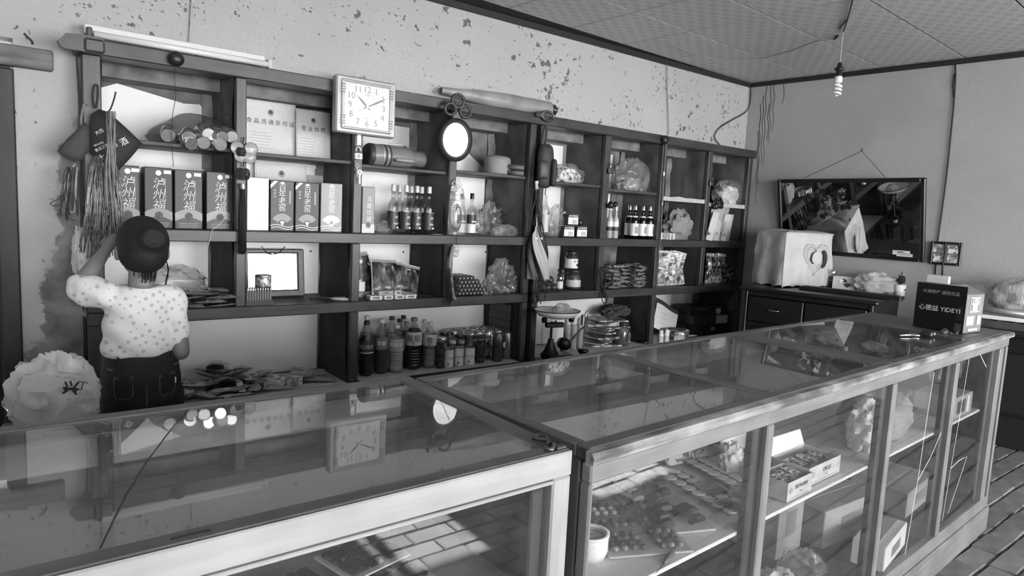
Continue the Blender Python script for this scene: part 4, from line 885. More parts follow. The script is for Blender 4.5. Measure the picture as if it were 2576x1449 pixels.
# --- fruit and jars
AP = mat('apple_dark', .06, .2, c2=.03, scale=8)
for i, (px_, py_, Y) in enumerate([(1371, 733, .04), (1384, 733, .04), (1399, 730, .045), (1376, 712, .055), (1391, 708, .06), (1380, 690, .08)]):
    c = Ay(px_, py_, Y); z = ZB if i < 3 else (ZB+.045 if i < 5 else ZB+.088)
    tomato('apple', ['dark apple at the front of the pile beneath the umbrella', 'dark apple in the middle of the front row', 'dark apple against the small labelled jar', 'dark apple in the second layer by the post', 'dark apple in the second layer by the jars', 'dark apple on top of the pile'][i], (c.x+.0, Y+.03, z), .027, AP, 'pile of dark apples', .4*i)
JG = glassmat('jar_glass', 1.45, .75, .03, .4)
def jar(label, px_, wpx, yt, Y, zb, cont, lidm, lab=None, name='glass_jar', lidh=.016):
    c = Ay(px_, 720, Y); r = pxw(px_-wpx/2, px_+wpx/2, 720, Y)*hang(px_)/2; h = zpx(px_, yt, Y)-zb
    t = thing(name, label, 'jar', (c.x, Y+r*.6, zb), 0); b = MB(); b.lathe([(0, .003), (r*.9, 0), (r, .008), (r, h*.70), (r*.82, h*.80), (r*.80, h-lidh)], 20); b.obj('glass', JG, t, True)
    b = MB(); b.lathe([(0, .006), (r*.88, .006), (r*.93, .014), (r*.93, h*.66), (r*.74, h*.77), (0, h*.77)], 16); b.obj('contents', cont, t, True)
    b = MB(); b.lathe([(r*.86, h-lidh), (r*.88, h-lidh*.8), (r*.88, h-.002), (r*.84, h), (0, h)], 20); auto_smooth(b.obj('lid', lidm, t))
    if lab: b = MB(); b.lathe([(r*1.012, h*lab[0]), (r*1.012, h*lab[1])], 20); b.obj('label', lab[2], t, True)
    return t, r, h
PICK = mat('pickle', .05, .3, c2=.2, scale=60); PICKL = mat('preserve_light', .35, .3, c2=.2, scale=40); LID = mat('jar_lid_dark', .05, .35, .4)
jar('squat jar of dark pickles with slanted pale label under another jar', 1449, 38, 680, .08, ZB, PICK, LID, (.15, .5, mat('label_pale', .6, .5)))
t, r, h = jar('jar with large white label standing on another jar', 1441, 33, 634, .085, zpx(1441, 680, .08)+.002, PICK, LID, (.10, .62, PRW)); plate(t, -.012, h*.48, .006, .012, -r*1.0, INK, 'label_print'); plate(t, .012, h*.50, .006, .010, -r*1.0, INK, 'label_print'); disc(t, .009, .012, h*.28, -r*1.02, INK, 'label_print')
jar('small jar with white label in front of the dark jars', 1411, 17, 697, .035, ZB, PICK, STEEL, (.2, .7, PRW)); jar('dark jar set back between apples and labelled jar', 1417, 26, 678, .16, ZB, PICK, LID)
# --- stacked shiny sachets (cell with the coiled cable), pale sachets, silvery packs
PSH = [pouchmesh(.12, .085, .022, 20+i, printed('sachet_dark_%d' % i, .01+.01*i, .25, 70, 70, .5, .16, .35, .9, coat=.8, bump=.6), wav=.14) for i in range(4)]
rn = random.Random(21)
for i in range(30):
    lay, q = divmod(i, 5); Y = .05+.06*(q % 3); px_ = 1540+q*20+rn.uniform(-4, 4)+(6 if lay % 2 else 0); c = Ay(px_, 700, Y)
    if lay > 3 and q > 3: continue
    t = thing('sachet', 'shiny dark sachet in the piled stack behind the coiled cable', 'packet', (c.x, Y, ZB+.002+.028*lay), group='shiny dark sachets', rot=(rn.uniform(-.2, .1), rn.uniform(-.15, .15), rn.uniform(-.3, .3))); link(bpy.data.objects.new('wrapper', PSH[i % 4]), t)
PPA = [pouchmesh(.10, .13, .012, 30+i, printed('sachet_pale_%d' % i, .30, .14, 40, 30, .55, .3, 0, .05, coat=.2, bump=.4), wav=.12) for i in range(3)]
for i in range(11):
    tier, q = (0, i) if i < 6 else (1, i-6); px_ = 1662+q*9.5; Y = .05; c = Ay(px_, 715, Y)
    t = thing('sachet', 'pale glossy sachet standing in the lower tier' if tier == 0 else 'pale glossy sachet leaning in the upper tier', 'packet', (c.x+.01, Y+.02, ZB+.003+.125*tier), group='pale sachets in two tiers', rot=(PI/2-.1, (-.2 if tier == 0 else .22), -.75+rn.uniform(-.1, .1))); o = bpy.data.objects.new('wrapper', PPA[i % 3]); o.location = (0, .065, -.015); link(o, t)
SLV = printed('silver_pack', .015, .16, 40, 40, .58, .2, .3, .6, bump=.8)
for i in range(4):
    px_ = 1784+10*i; c = Ay(px_, 690, .09); t = thing('silver_packet', 'silvery dark packet standing in a tight upright row', 'packet', (c.x, .09, ZB+.002), group='silvery packets in the corner cell', rot=(PI/2-.05, 0, -.7)); o = bpy.data.objects.new('wrapper', pouchmesh(.060, .24-.01*(i % 2), .016, 40+i, SLV, wav=.1)); o.location = (0, .12, -.017); link(o, t)
t = thing('dark_box', 'small dark wrapped box beside the silvery packets', 'box', (Ay(1834, 708, .07).x, .11, ZB), -.2); b = MB(); b.box((0, 0, .075), (.15, .09, .15), .006); b.obj('box', printed('dark_box_print', .012, .08, 60, 60, .6, .2, .2, .4, bump=.5), t); b = MB(); b.box((0, 0, .152), (.153, .093, .004), .001); b.obj('lid', CARDD, t)
# ================================================================== ROW 4: the bottom long shelf (z = ZC)
# --- heap of snack packets on paper
def sheet(name, label, x0, x1, y0, y1, z, m, seed, cat='paper', lift=.004):
    t = thing(name, label, cat, ((x0+x1)/2, (y0+y1)/2, z)); w, d = x1-x0, y1-y0
    b = MB(); b.grid(lambda u, v: ((u-.5)*w, (v-.5)*d, .0015+lift*abs(noise.noise((u*3, v*3, seed)))), 14, 6); b.obj('sheet', m, t, True); return t
SHP = mat('liner_paper', .55, .7, c2=.45, scale=5)
sheet('liner_paper', 'pale paper lining the bottom shelf under the snack packets', .37, 1.40, -.015, .33, ZC-.001, SHP, 2.0)
sheet('liner_paper', 'pale paper lining the bottom shelf under bottles and cans', 1.47, 2.51, -.02, .33, ZC-.001, SHP, 3.0)
sheet('liner_paper', 'pale paper lining the bottom shelf under the jar and magazines', 2.66, 3.70, -.02, .33, ZC-.001, SHP, 4.0)
sheet('liner_paper', 'pale paper lining the bottom shelf under the stacked dark boxes', 3.77, 4.74, -.02, .33, ZC-.001, SHP, 5.0)
rn = random.Random(31)
places = [(455, 985, 0, .02), (480, 960, 0, .10), (500, 985, 0, .03), (530, 970, 0, .08), (560, 980, 0, .04), (590, 985, 0, .05), (620, 975, 0, .05), (650, 965, 0, .07), (520, 950, 0, .19), (560, 945, 0, .2), (600, 945, 0, .2), (640, 945, 0, .18), (675, 965, 0, .09), (470, 945, 0, .22),
          (500, 960, 1, .07), (540, 955, 1, .09), (580, 955, 1, .08), (615, 955, 1, .1), (645, 955, 1, .13), (525, 945, 2, .15), (560, 940, 2, .15), (595, 940, 2, .13), (545, 935, 3, .14)]
looks = ['pale-edged', 'dark', 'grey-printed', 'black', 'white-printed', 'glossy']
for i, (px_, py_, lay, Y) in enumerate(places):
    c = Ay(px_, py_, Y); pouch('snack_packet', '%s snack packet %s' % (looks[(i % 8) % 6], ['lying at the bottom of the heap', 'in the second layer of the heap', 'near the top of the heap', 'crowning the heap'][lay]), (c.x, Y, ZC+.008+.032*lay), (rn.uniform(-.40, .1), rn.uniform(-.25, .25), rn.uniform(-1.2, 1.2)), i, (1.0, .95, 1.2), 'heap of snack packets')
t = thing('snack_packet', 'black packet with white band and barcode at the front of the heap', 'packet', (Ay(592, 990, .0).x, .03, ZC+.012), group='heap of snack packets', rot=(.35, 0, -.05)); link(bpy.data.objects.new('wrapper', pouchmesh(.15, .10, .03, 77, PK[3], wav=.05)), t); b = MB(); b.grid(lambda u, v: (.012+u*.03, -.045+.09*v, .0305+.0*u+.004*math.sin(PI*v)), 1, 4); b.obj('band', PRW, t); plate(t, -.035, .012, .03, .018, -.046, PRW, 'barcode')
p = Ay(712, 950, .06); t = thing('medicine_box', 'narrow printed carton lying askew between the packets', 'box', (p.x+.02, .10, ZC+.004), .75); b = MB(); b.box((0, 0, .021), (.05, .17, .042), .002); b.obj('carton', printed('carton_print', .22, .5, 40, 40, .55, .5), t); plate(t, 0, .021, .04, .03, -.0858, PRW, 'print_panel'); text('□□□□', .009, INK, t, (0, -.0865, .021))
for i, (px_, py_, Y, rz, k) in enumerate([(752, 925, .22, .3, 4), (775, 930, .2, -.4, 2), (800, 950, .10, -.25, 5), (768, 945, .14, .6, 4), (682, 960, .05, .1, 4)]):
    c = Ay(px_, py_, Y); pouch('snack_packet', 'flat pale %s beside the narrow carton' % ['packet with torn corner', 'packet lying across another', 'broad printed packet at the end', 'thin shiny packet', 'small packet next to the heap'][i], (c.x, Y, ZC+.006+(.02 if i in (1, 3) else 0)), (-.15*(i == 0), .1, rz), 2 if i % 2 else 4, (1.1, 1.15, .5), 'flat pale packets')
# --- drink bottles
def pet(t, r, h, liq, fill, capm, labm, lz=(.45, .66), ribs=False, waist=0.0, title=None, tsz=.03, tm=None):
    prof = [(0, .006), (r*.7, .0), (r*.96, .012)]
    if ribs:
        for q in range(6): z = .03+q*h*.055; prof += [(r*.97, z), (r*.90, z+h*.012), (r*.97, z+h*.024)]
    else: prof += [(r, h*.08), (r*(1-waist), h*.36), (r, h*.46)]
    prof += [(r, h*.67), (r*.93, h*.72), (r*.55, h*.83), (r*.36, h*.89), (r*.30, h*.91), (r*.30, h*.95), (0, h*.95)]
    b = MB(); b.lathe(prof, 20); b.obj('bottle', PET, t, True)
    b = MB(); lp = [(x*.95, z+.002) for x, z in prof if z < h*fill-.01]; zz = h*fill; rr = min(r*.95, r*.95 if fill < .7 else r*.6); b.lathe(lp+[(rr, zz), (0, zz)], 18); b.obj('liquid', liq, t, True)
    b = MB(); b.lathe([(r*.40, h*.93), (r*.41, h*.945), (r*.40, h*.995), (r*.36, h), (0, h)], 16); auto_smooth(b.obj('cap', capm, t))
    b = MB(); b.lathe([(r*1.012, h*lz[0]), (r*1.012, h*lz[1])], 24); b.obj('label', labm, t, True)
    if title:
        for k, ch in enumerate(title):
            a = (k-(len(title)-1)/2)*tsz*.98/r+ANG; text(ch, tsz, tm or PRW, t, (r*1.02*math.sin(a), -r*1.02*math.cos(a), h*(lz[0]+lz[1])/2), rot=(PI/2, 0, a))
CAPD, CAPL, CAPM = mat('cap_dark', .03, .4), mat('cap_light', .6, .4), mat('cap_mid', .2, .4)
LBL = [mat('bottle_label_%d' % i, c, .4) for i, c in enumerate((.04, .16, .35, .5, .02))]
FB = [('large cola bottle with swash white lettering on its dark label', 902, 940, 808, .045, LIQC, .74, CAPD, LBL[0], (.42, .66), False, .06, '可口可乐', .022),
      ('tall bottle with slanted light label, next to the cola', 941, 976, 803, .06, LIQD, .70, CAPL, LBL[1], (.45, .68), False, .03, '雪碧', .026),
      ('ribbed bottle of pale juice with white cap and grey label', 976, 1016, 818, .05, LIQL, .66, CAPL, LBL[2], (.46, .72), True, 0, '鲜橙多', .026),
      ('ribbed bottle of dark grape juice with picture label', 1018, 1060, 800, .06, LIQC, .80, CAPM, LBL[3], (.48, .74), True, 0, '葡萄', .040),
      ('ribbed bottle of orange drink with fruit-slice label, beside the olive jar', 1061, 1098, 811, .06, LIQM, .70, CAPL, LBL[3], (.50, .74), True, 0, '橙', .035)]
for (lb, x0, x1, yt, Y, liq, fl, cap, labm, lz, ribs, wa, ti, ts) in FB:
    px_ = (x0+x1)/2; r = pxw(x0, x1, 880, Y)*hang(px_)/2; c = Ay(px_, 900, Y+r); h = zpx(px_, yt, Y+r)-ZC; ANG = -math.atan2(c.x-CAM.x, c.y-CAM.y)
    t = thing('drink_bottle', lb, 'bottle', (c.x, Y+r, ZC+.002), 0, 'large drink bottles'); pet(t, r, h, liq, fl, cap, labm, lz, ribs, wa, ti, ts, INK if ti in ('葡萄', '橙') else PRW)
    if ti == '可口可乐': b = MB(); b.lathe([(r*1.016, h*.43), (r*1.016, h*.445)], 24); b.obj('label_swash', PRW, t, True)
    if ti in ('葡萄', '橙'): disc(t, .016, r*math.sin(ANG)*1.05+.01, h*.53, -r*math.cos(ANG)*1.05, LBL[1], 'print_fruit')
BBK = [(922, 795, .19, CAPL, LIQL, 'behind the cola bottle'), (984, 797, .21, CAPD, LIQD, 'with a dark cap behind the pale juice'), (955, 806, .265, CAPL, LIQL, 'half hidden at the back by the wall'), (1004, 803, .20, CAPD, LIQC, 'with dark cap between pale juice and grape juice'), (1013, 794, .27, CAPD, LIQC, 'with dark cap at the very back'), (1040, 800, .24, CAPM, LIQM, 'behind the grape juice'), (1066, 805, .2, CAPL, LIQM, 'with broad light cap behind the orange drink'), (972, 815, .135, CAPM, LIQL, 'with grey cap close behind the pale juice'), (1022, 811, .15, CAPM, LIQC, 'with grey cap close behind the grape juice')]
for i, (px_, yt, Y, cap, liq, w_) in enumerate(BBK):
    c = Ay(px_, 860, Y); h = zpx(px_, yt, Y)-ZC; t = thing('drink_bottle', 'drink bottle %s' % w_, 'bottle', (c.x, Y, ZC+.002), 0, 'large drink bottles'); ANG = 0; pet(t, .035, h, liq, .68, cap, LBL[(i+1) % 4], (.46, .68), i % 2 == 0)
# --- olive jar, white fruit tins, preserve jars, drink cans
def jar4(label, px_, wpx, yt, Y, cont, lidm, lab=None):
    c = Ay(px_, 880, Y); r = pxw(px_-wpx/2, px_+wpx/2, 880, Y)*hang(px_)/2; h = zpx(px_, yt, Y)-ZC
    t = thing('preserve_jar', label, 'jar', (c.x, Y, ZC+.002), 0, 'preserve jars'); b = MB(); b.lathe([(0, .003), (r*.9, 0), (r, .01), (r, h*.72), (r*.84, h*.84), (r*.82, h-.016)], 20); b.obj('glass', JG, t, True)
    b = MB(); b.lathe([(0, .006), (r*.9, .006), (r*.94, .016), (r*.94, h*.70), (r*.78, h*.80), (0, h*.80)], 16); b.obj('contents', cont, t, True)
    b = MB(); b.lathe([(r*.88, h-.018), (r*.91, h-.015), (r*.91, h-.003), (r*.86, h), (0, h)], 20); auto_smooth(b.obj('lid', lidm, t))
    if lab: b = MB(); b.lathe([(r*1.012, h*.2), (r*1.012, h*.6)], 20); b.obj('label', lab, t, True)
OLV = mat('olives', .10, .3, c2=.02, scale=45, lo=.45, hi=.55); PEA = mat('peach_halves', .22, .3, c2=.38, scale=22)
jar4('tall slim jar of dark olives beside the orange drink', 1108, 20, 859, .055, OLV, LID)
jar4('broad preserve jar with pale lid behind the olive jar', 1111, 27, 850, .12, PEA, STEEL, LBL[3]); jar4('preserve jar with dark lid at the back by the bottles', 1116, 26, 835, .22, PEA, LID); jar4('small-lidded preserve jar between two white tins', 1138, 20, 858, .10, PEA, mat('lid_pale', .5, .35, .3)); jar4('small-lidded preserve jar behind the lettered middle tin', 1160, 19, 857, .115, PEA, mat('lid_pale', .5, .35, .3))
jar4('dark-lidded jar of fruit behind the middle white tin', 1154, 27, 842, .18, PEA, LID); jar4('dark-lidded jar of fruit behind the last white tin', 1182, 27, 845, .14, PEA, LID); jar4('tall dark-lidded jar of whole fruit next to the drink cans', 1208, 24, 844, .07, OLV, LID); jar4('dark-lidded jar far back near the wall', 1137, 24, 832, .27, PEA, LID)
for i, (x0, x1, yt, s1, s2, Y) in enumerate([(1116, 1141, 878, 'Peach Halves', 'in syrup', .03), (1142, 1166, 874, 'Sydney Can', 'pear', .035), (1167, 1194, 873, 'Peach Halves', 'in syrup', .035)]):
    px_ = (x0+x1)/2; r = pxw(x0, x1, 900, Y)*hang(px_)/2; c = Ay(px_, 900, Y+r); h = zpx(px_, yt, Y+r)-ZC; ANG = -math.atan2(c.x-CAM.x, c.y-CAM.y)
    t = thing('fruit_tin', ['white peach tin standing next to the olive jar', 'white pear tin between the two peach tins', 'white peach tin next to the tall fruit jar'][i], 'tin', (c.x, Y+r, ZC+.002), 0, 'white fruit tins')
    b = MB(); b.lathe([(0, .003), (r*.95, .003), (r, 0), (r, h), (r*.95, h-.002), (0, h-.004)], 22); auto_smooth(b.obj('tin', STEEL, t)); b = MB(); b.lathe([(r*1.01, h*.04), (r*1.01, h*.95)], 24); b.obj('label', PRW, t, True)
    text(s1, .0135, INK, t, (r*1.03*math.sin(ANG), -r*1.03*math.cos(ANG), h*.52), rot=(PI/2, 0, ANG)); text(s2, .006, NUM, t, (r*1.03*math.sin(ANG), -r*1.03*math.cos(ANG), h*.40), rot=(PI/2, 0, ANG))
    disc(t, .011, r*1.03*math.sin(ANG), h*.20, -r*1.03*math.cos(ANG), GREYI, 'print_fruit'); disc(t, .004, r*1.03*math.sin(ANG), h*.20, -r*1.03*math.cos(ANG)-.001, CARDD, 'print_fruit')
CNM = [mat('can_dark', .10, .28, .6), mat('can_mid', .20, .28, .6), printed('can_print', .14, .35, 50, 50, .55, .28, .6)]
front = [(1238, 1266, 838, .06, 0, 'dark tall drink can next to the whole-fruit jar'), (1262, 1285, 836, .10, 1, 'tall drink can with oval emblem between two others'), (1284, 1309, 834, .08, 2, 'tall patterned drink can at the end of the shelf paper')]
for x0, x1, yt, Y, k, lb in front:
    px_ = (x0+x1)/2; r = .033; h = zpx(px_, yt, Y)-ZC; c = Ay(px_, 870, Y); t = thing('drink_can', lb, 'can', (c.x, Y, ZC+.002), 0, 'tall drink cans'); auto_smooth(canmesh(r, h).obj('can', CNM[k], t), 35)
    b = MB(); b.lathe([(r*.78, h*.987), (0, h*.987)], 18); b.obj('lid', STEEL, t); b = MB(); b.box((.006, 0, h*.99), (.02, .012, .002)); b.obj('pull_tab', STEEL, t)
    if k == 1: a = -.9; disc(t, .018, r*1.03*math.sin(a), h*.55, -r*1.03*math.cos(a), PRW, 'emblem').rotation_euler = (0, 0, 0)
    src, srch = t, h
cnt = 0
for row in range(4):
    for q in range(5):
        Y = .165+.068*row; x = 2.195+.069*q
        if row > 2 or x > 2.49 or (row == 0 and q < 1): continue
        cnt += 1; dup(src, (x, Y, ZC+.002), .5*q, 'tall drink can in the block of cans behind the front three', 'tall drink cans')
# --- sheet of oval seals pasted on the side of the cell
t = thing('seal_sheet', 'dark sheet of pale oval seals pasted on the cell side', 'poster', (2.497, .19, .60)); b = MB(); b.box((0, 0, .12), (.002, .22, .25)); b.obj('sheet', mat('seal_paper', .09, .6), t)
for i in range(5):
    for j in range(6):
        b = MB(); b.lathe([(.009, -.0004), (.013, -.0004), (.013, .0004), (.009, .0004)], 14, M=Matrix.Translation((-.0016, -.09+.036*j, .025+.048*i)) @ Matrix.Rotation(PI/2, 4, 'Y') @ Matrix.Scale(1.35, 4, (1, 0, 0))); b.obj('seal', mat('seal_ink', .22, .6), t)
# --- kitchen scale with enamel pan on a crate
p = Ay(1404, 884, -.15); sc = thing('kitchen_scale', 'old black balance scale with a white enamel pan', 'scale', (p.x-.005, -.15, .535), -.25); IR = mat('scale_iron', .012, .35, .4)
b = MB(); b.box((0, 0, .02), (.17, .13, .04), .008); b.obj('base', IR, sc); b = MB(); b.lathe([(.055, .04), (.045, .05), (.022, .10), (.016, .13)], 14, M=Matrix.Translation((-.05, 0, 0))); b.obj('pillar', IR, sc, True)
b = MB(); b.cyl((-.05, 0, .12), (-.05, 0, .235), .007); b.cyl((-.05, 0, .20), (-.02, 0, .24), .006); b.obj('column', IR, sc)
b = MB(); b.box((-.03, 0, .215), (.12, .03, .03), .005); b.obj('cradle', IR, sc); b = MB(); b.lathe([(0, -.03), (.035, -.03), (.038, 0), (.035, .03), (0, .03)], 16, M=Matrix.Translation((.035, -.01, .10)) @ Matrix.Rotation(PI/2, 4, 'X')); b.obj('counterweight', IR, sc, True)
b = MB(); b.tube([(.01, -.02, .06), (.06, -.02, .10), (.14, -.02, .185), (.16, -.02, .20)], [.010, .009, .007, .006], 8); b.obj('beam', mat('beam_metal', .10, .35, .7), sc, True)
b = MB(); b.lathe([(0, .262), (.06, .262), (.105, .275), (.135, .305), (.141, .305), (.110, .270), (.06, .257), (0, .256)], 28, M=Matrix.Translation((-.02, 0, 0))); b.obj('pan', mat('enamel', .82, .18, coat=.5), sc, True); b = MB(); ring(b, .136, .143, .303, .307, 28); b.obj('pan_rim', CARDD, sc, loc=(-.02, 0, 0))
for s in (-1, 1): b = MB(); b.lathe([(0, -.012), (.016, -.012), (.018, 0), (.016, .012), (0, .012)], 12, M=Matrix.Translation((-.02+s*.09, -.02, .25)) @ Matrix.Rotation(PI/2, 4, 'Y')); b.obj('knob', IR, sc, True)
b = MB(); b.cyl((.165, -.02, .21), (.165, -.02, .045), .0028); b.lathe([(0, .215), (.012, .215), (.013, .27), (.006, .28), (0, .28)], 10, M=Matrix.Translation((.15, -.02, 0))); b.obj('hanger_rod', STEEL, sc); b = MB(); b.lathe([(0, .028), (.018, .03), (.033, .05), (.035, .062), (0, .064)], 16, M=Matrix.Translation((.165, -.02, 0))); b.obj('weight_cup', IR, sc, True); b = MB(); b.lathe([(0, 0), (.02, 0), (.02, .024), (0, .024)], 14, M=Matrix.Translation((.165, -.02, .003))); b.obj('weight', PRW, sc, True)
b = MB(); b.tube([(.165, -.02, .22), (.185, -.02, .27), (.172, -.02, .30), (.158, -.02, .27)], .003, 5); b.obj('hook', IR, sc)
bagobj('plastic_bag', 'crumpled clear bag lying in the scale pan', 'bag', (sc.location.x+.02, -.15, .535+.264), (.15, .13, .085), 91, F_MILK, amp=.3)
t = thing('wooden_crate', 'dark slatted crate that carries the balance scale', 'crate', (sc.location.x+.02, -.155, FLOOR), -.1); hc = .535-FLOOR-.002
for sx in (-1, 1):
    for sy in (-1, 1): b = MB(); b.box((sx*.13, sy*.09, hc/2), (.025, .025, hc), .002); b.obj('leg', WZ, t)
b = MB(); b.box((0, 0, hc-.008), (.30, .22, .016), .003); b.obj('top', WB, t)
for q in range(5): b = MB(); b.box((-.12+q*.06, -.105, hc-.09), (.045, .008, .14), .002); b.obj('slat', WZ, t)
# --- white-capped bottles, magazines, honey jar, pouch
for i, (px_, Y) in enumerate([(1425, .10), (1441, .10), (1457, .11)]):
    c = Ay(px_, 860, Y); t = thing('shampoo_bottle', 'pale bottle with round white cap behind the scale', 'bottle', (c.x, Y, ZC+.003), 0, 'white-capped bottles behind the scale'); r = .024
    b = MB(); b.lathe([(0, 0), (r, .003), (r, .16), (r*.85, .175), (0, .176)], 16); b.obj('body', mat('pale_bottle', .45, .35), t, True); b = MB(); b.lathe([(r*.82, .172), (r*.82, .20), (r*.6, .215), (0, .218)], 16); b.obj('cap', PRW, t, True); b = MB(); b.lathe([(r*1.02, .03), (r*1.02, .12)], 16); b.obj('label', LBL[2], t, True)
MAGP = [printed('magazine_%d' % i, a, c_, 18, 14, .5, .35, 0, e) for i, (a, c_, e) in enumerate([(.55, .75, .2), (.12, .3, .6), (.6, .4, .1), (.05, .2, .5)])]
rn = random.Random(41)
for i in range(9):
    px_ = 1525+rn.uniform(-16, 26); Y = .13+.02*(i % 3); c = Ay(px_, 850, Y); tl = .012 if i < 4 else .014
    t = thing('magazine', 'worn magazine %s' % ['at the foot of the messy pile', 'second in the messy pile', 'pale-covered in the lower pile', 'dark-covered in the lower pile', 'sliding off the pile towards the jar', 'dark-covered and bent in the pile', 'pale-covered near the top of the pile', 'with a star-shaped torn corner', 'rolled dark cover on top of the pile'][i], 'magazine', (c.x-.03, Y+.02, ZC+.004+tl*1.45*i), rz=rn.uniform(-.45, .45), group='messy pile of magazines')
    b = MB(); bend = .05 if i > 5 else .008
    b.grid(lambda u, v: ((u-.5)*.24, (v-.5)*.17, .010+bend*(u-.3)**2*(1 if i % 2 else -.2)+.004*noise.noise((u*3, v*3, i))), 8, 5); b.grid(lambda u, v: ((u-.5)*.24, -.085, (.010+bend*(u-.3)**2*(1 if i % 2 else -.2)+.004*noise.noise((u*3, 0, i)))*v+bend*0), 8, 1); b.cur = 1
    b.obj('cover', [MAGP[i % 4], PAPER], t, True); b = MB(); b.box((0, 0, .004), (.236, .166, .007)); b.obj('pages', PAPER, t)
bagobj('dark_cloth', 'dark rumpled cloth thrown over the magazines', 'cloth', (Ay(1545, 810, .2).x+.02, .22, ZC+.19), (.34, .18, .085), 95, mat('cloth_dark', .05, .9, bump=.8, bscale=30), part='cloth')
t, r, h = jar('large squat honey jar with oval label and dark lid', 1581, 44, 812, .05, ZC, mat('honey', .14, .2), LID, None, 'honey_jar', .02); t.location.z = ZC+.003; a = -.75; b = MB(); b.lathe([(0, -.0005), (.024, -.0005), (.024, .0005), (0, .0005)], 18, M=Matrix.Rotation(.35, 4, 'Z') @ Matrix.Translation((0, -r*1.0, h*.36)) @ Matrix.Rotation(PI/2, 4, 'X') @ Matrix.Scale(1.5, 4, (0, 1, 0))); b.obj('label', CARDD, t); b = MB(); ring(b, .021, .0235, -.001, .001, 18); o = b.obj('label_ring', PRW, t); o.matrix_local = Matrix.Rotation(.35, 4, 'Z') @ Matrix.Translation((0, -r*1.01, h*.36)) @ Matrix.Rotation(PI/2, 4, 'X') @ Matrix.Scale(1.5, 4, (0, 1, 0))
t = pouch('snack_packet', 'dull flat packet lying beyond the honey jar', (Ay(1620, 868, .05).x, .06, ZC+.005), (0, 0, .2), 3, (.7, .9, .6))
# --- last cell: books, pan, pill bottles, boxes
p = Ay(1690, 835, .10); t = thing('clipboard', 'bundle of papers leaning over the metal pan', 'papers', (p.x-.01, .17, ZC+.035), rot=(-.22, .38, -.1)); b = MB(); b.grid(lambda u, v: ((u-.5)*.26, .02*math.sin(u*3), v*.20+.01*math.sin(u*5)), 8, 5); b.obj('sheet', PAPER, t, True); b = MB(); b.grid(lambda u, v: ((u-.5)*.28, .012+.02*math.sin(u*3), v*.24+.01*math.sin(u*5)), 8, 5); b.obj('cover', CARDD, t, True)
for q in range(3): plate(t, -.03, .07+.04*q, .10, .003, .016, GREYI, 'text_line')
p = Ay(1705, 855, .05); t = thing('metal_pan', 'bright metal pan with a dark handle under the papers', 'pan', (p.x+.02, .07, ZC+.003), .4); b = MB(); b.lathe([(0, .002), (.065, .0), (.085, .03), (.088, .07), (.085, .07), (.08, .032), (.06, .006), (0, .006)], 24); b.obj('bowl', mat('pan_metal', .7, .25, .9), t, True); b = MB(); b.tube([(.086, 0, .065), (.13, -.01, .075), (.19, -.02, .06)], [.008, .011, .009], 8); b.obj('handle', BLACK, t, True)
for i, px_ in enumerate((1662, 1676)):
    c = Ay(px_, 850, .02); t = thing('pill_bottle', 'small white pill bottle in front of the metal pan' if i else 'small white pill bottle against the post', 'bottle', (c.x, .02, ZC+.003), 0, 'small white pill bottles'); b = MB(); b.lathe([(0, 0), (.02, .002), (.02, .06), (.014, .068), (.014, .075), (0, .075)], 14); b.obj('body', PRW, t, True); b = MB(); b.lathe([(.016, .07), (.016, .09), (0, .091)], 14); b.obj('cap', PRW, t, True); b = MB(); b.lathe([(.0204, .012), (.0204, .05)], 14); b.obj('label', LBL[3], t, True)
bagobj('plastic_bag', 'small clear bag on the floor of the last cell by the pill bottles', 'bag', (Ay(1690, 862, .03).x+.03, -.012, ZC), (.13, .06, .06), 97, F_MILK)
DB = [mat('dark_carton', .02, .4), mat('dark_carton2', .035, .45)]
p = Ay(1770, 822, .10)
t = thing('dark_carton', 'long dark carton with a pale end panel', 'box', (p.x+.04, .16, ZC+.088), -.10); b = MB(); b.box((0, 0, .037), (.40, .2, .074), .003); b.obj('carton', DB[1], t); b = MB(); b.box((.13, -.1005, .037), (.135, .001, .066)); b.obj('end_panel', mat('panel_pale', .5, .6), t)
t = thing('dark_carton', 'dark lettered carton lying on the long carton', 'box', (p.x+.03, .17, ZC+.164), -.16); b = MB(); b.box((0, 0, .035), (.38, .16, .07), .003); b.obj('carton', DB[0], t); text('KAWEHO', .02, GREYI, t, (-.05, -.081, .045)); b = MB(); b.add([(.09, -.081, .045), (.10, -.081, .005), (.135, -.081, .0), (.15, -.081, .02), (.145, -.081, .05)], [(0, 1, 2, 3, 4)]); b.obj('torn_label', PRW, t)
t = thing('dark_carton', 'flat dark carton at the bottom under the long carton', 'box', (p.x+.05, .17, ZC+.002), -.04); b = MB(); b.box((0, 0, .042), (.44, .22, .084), .003); b.obj('carton', DB[0], t); plate(t, .02, .05, .05, .03, -.1106, GREYI, 'print_panel')
t = thing('razor_box', 'tiny clear box with a pale lid at the front of the last cell', 'box', (Ay(1740, 858, .0).x, .01, ZC+.002), -.1); b = MB(); b.box((0, 0, .014), (.09, .04, .028), .002); b.obj('box', PET, t); b = MB(); b.box((0, 0, .029), (.092, .042, .003)); b.obj('lid', PRW, t)
bagobj('plastic_bag', 'small clear bag hanging inside the corner of the last cell', 'bag', (Ay(1852, 790, .03).x-.03, .05, ZC+.19), (.10, .06, .14), 99, F_CLEAR)
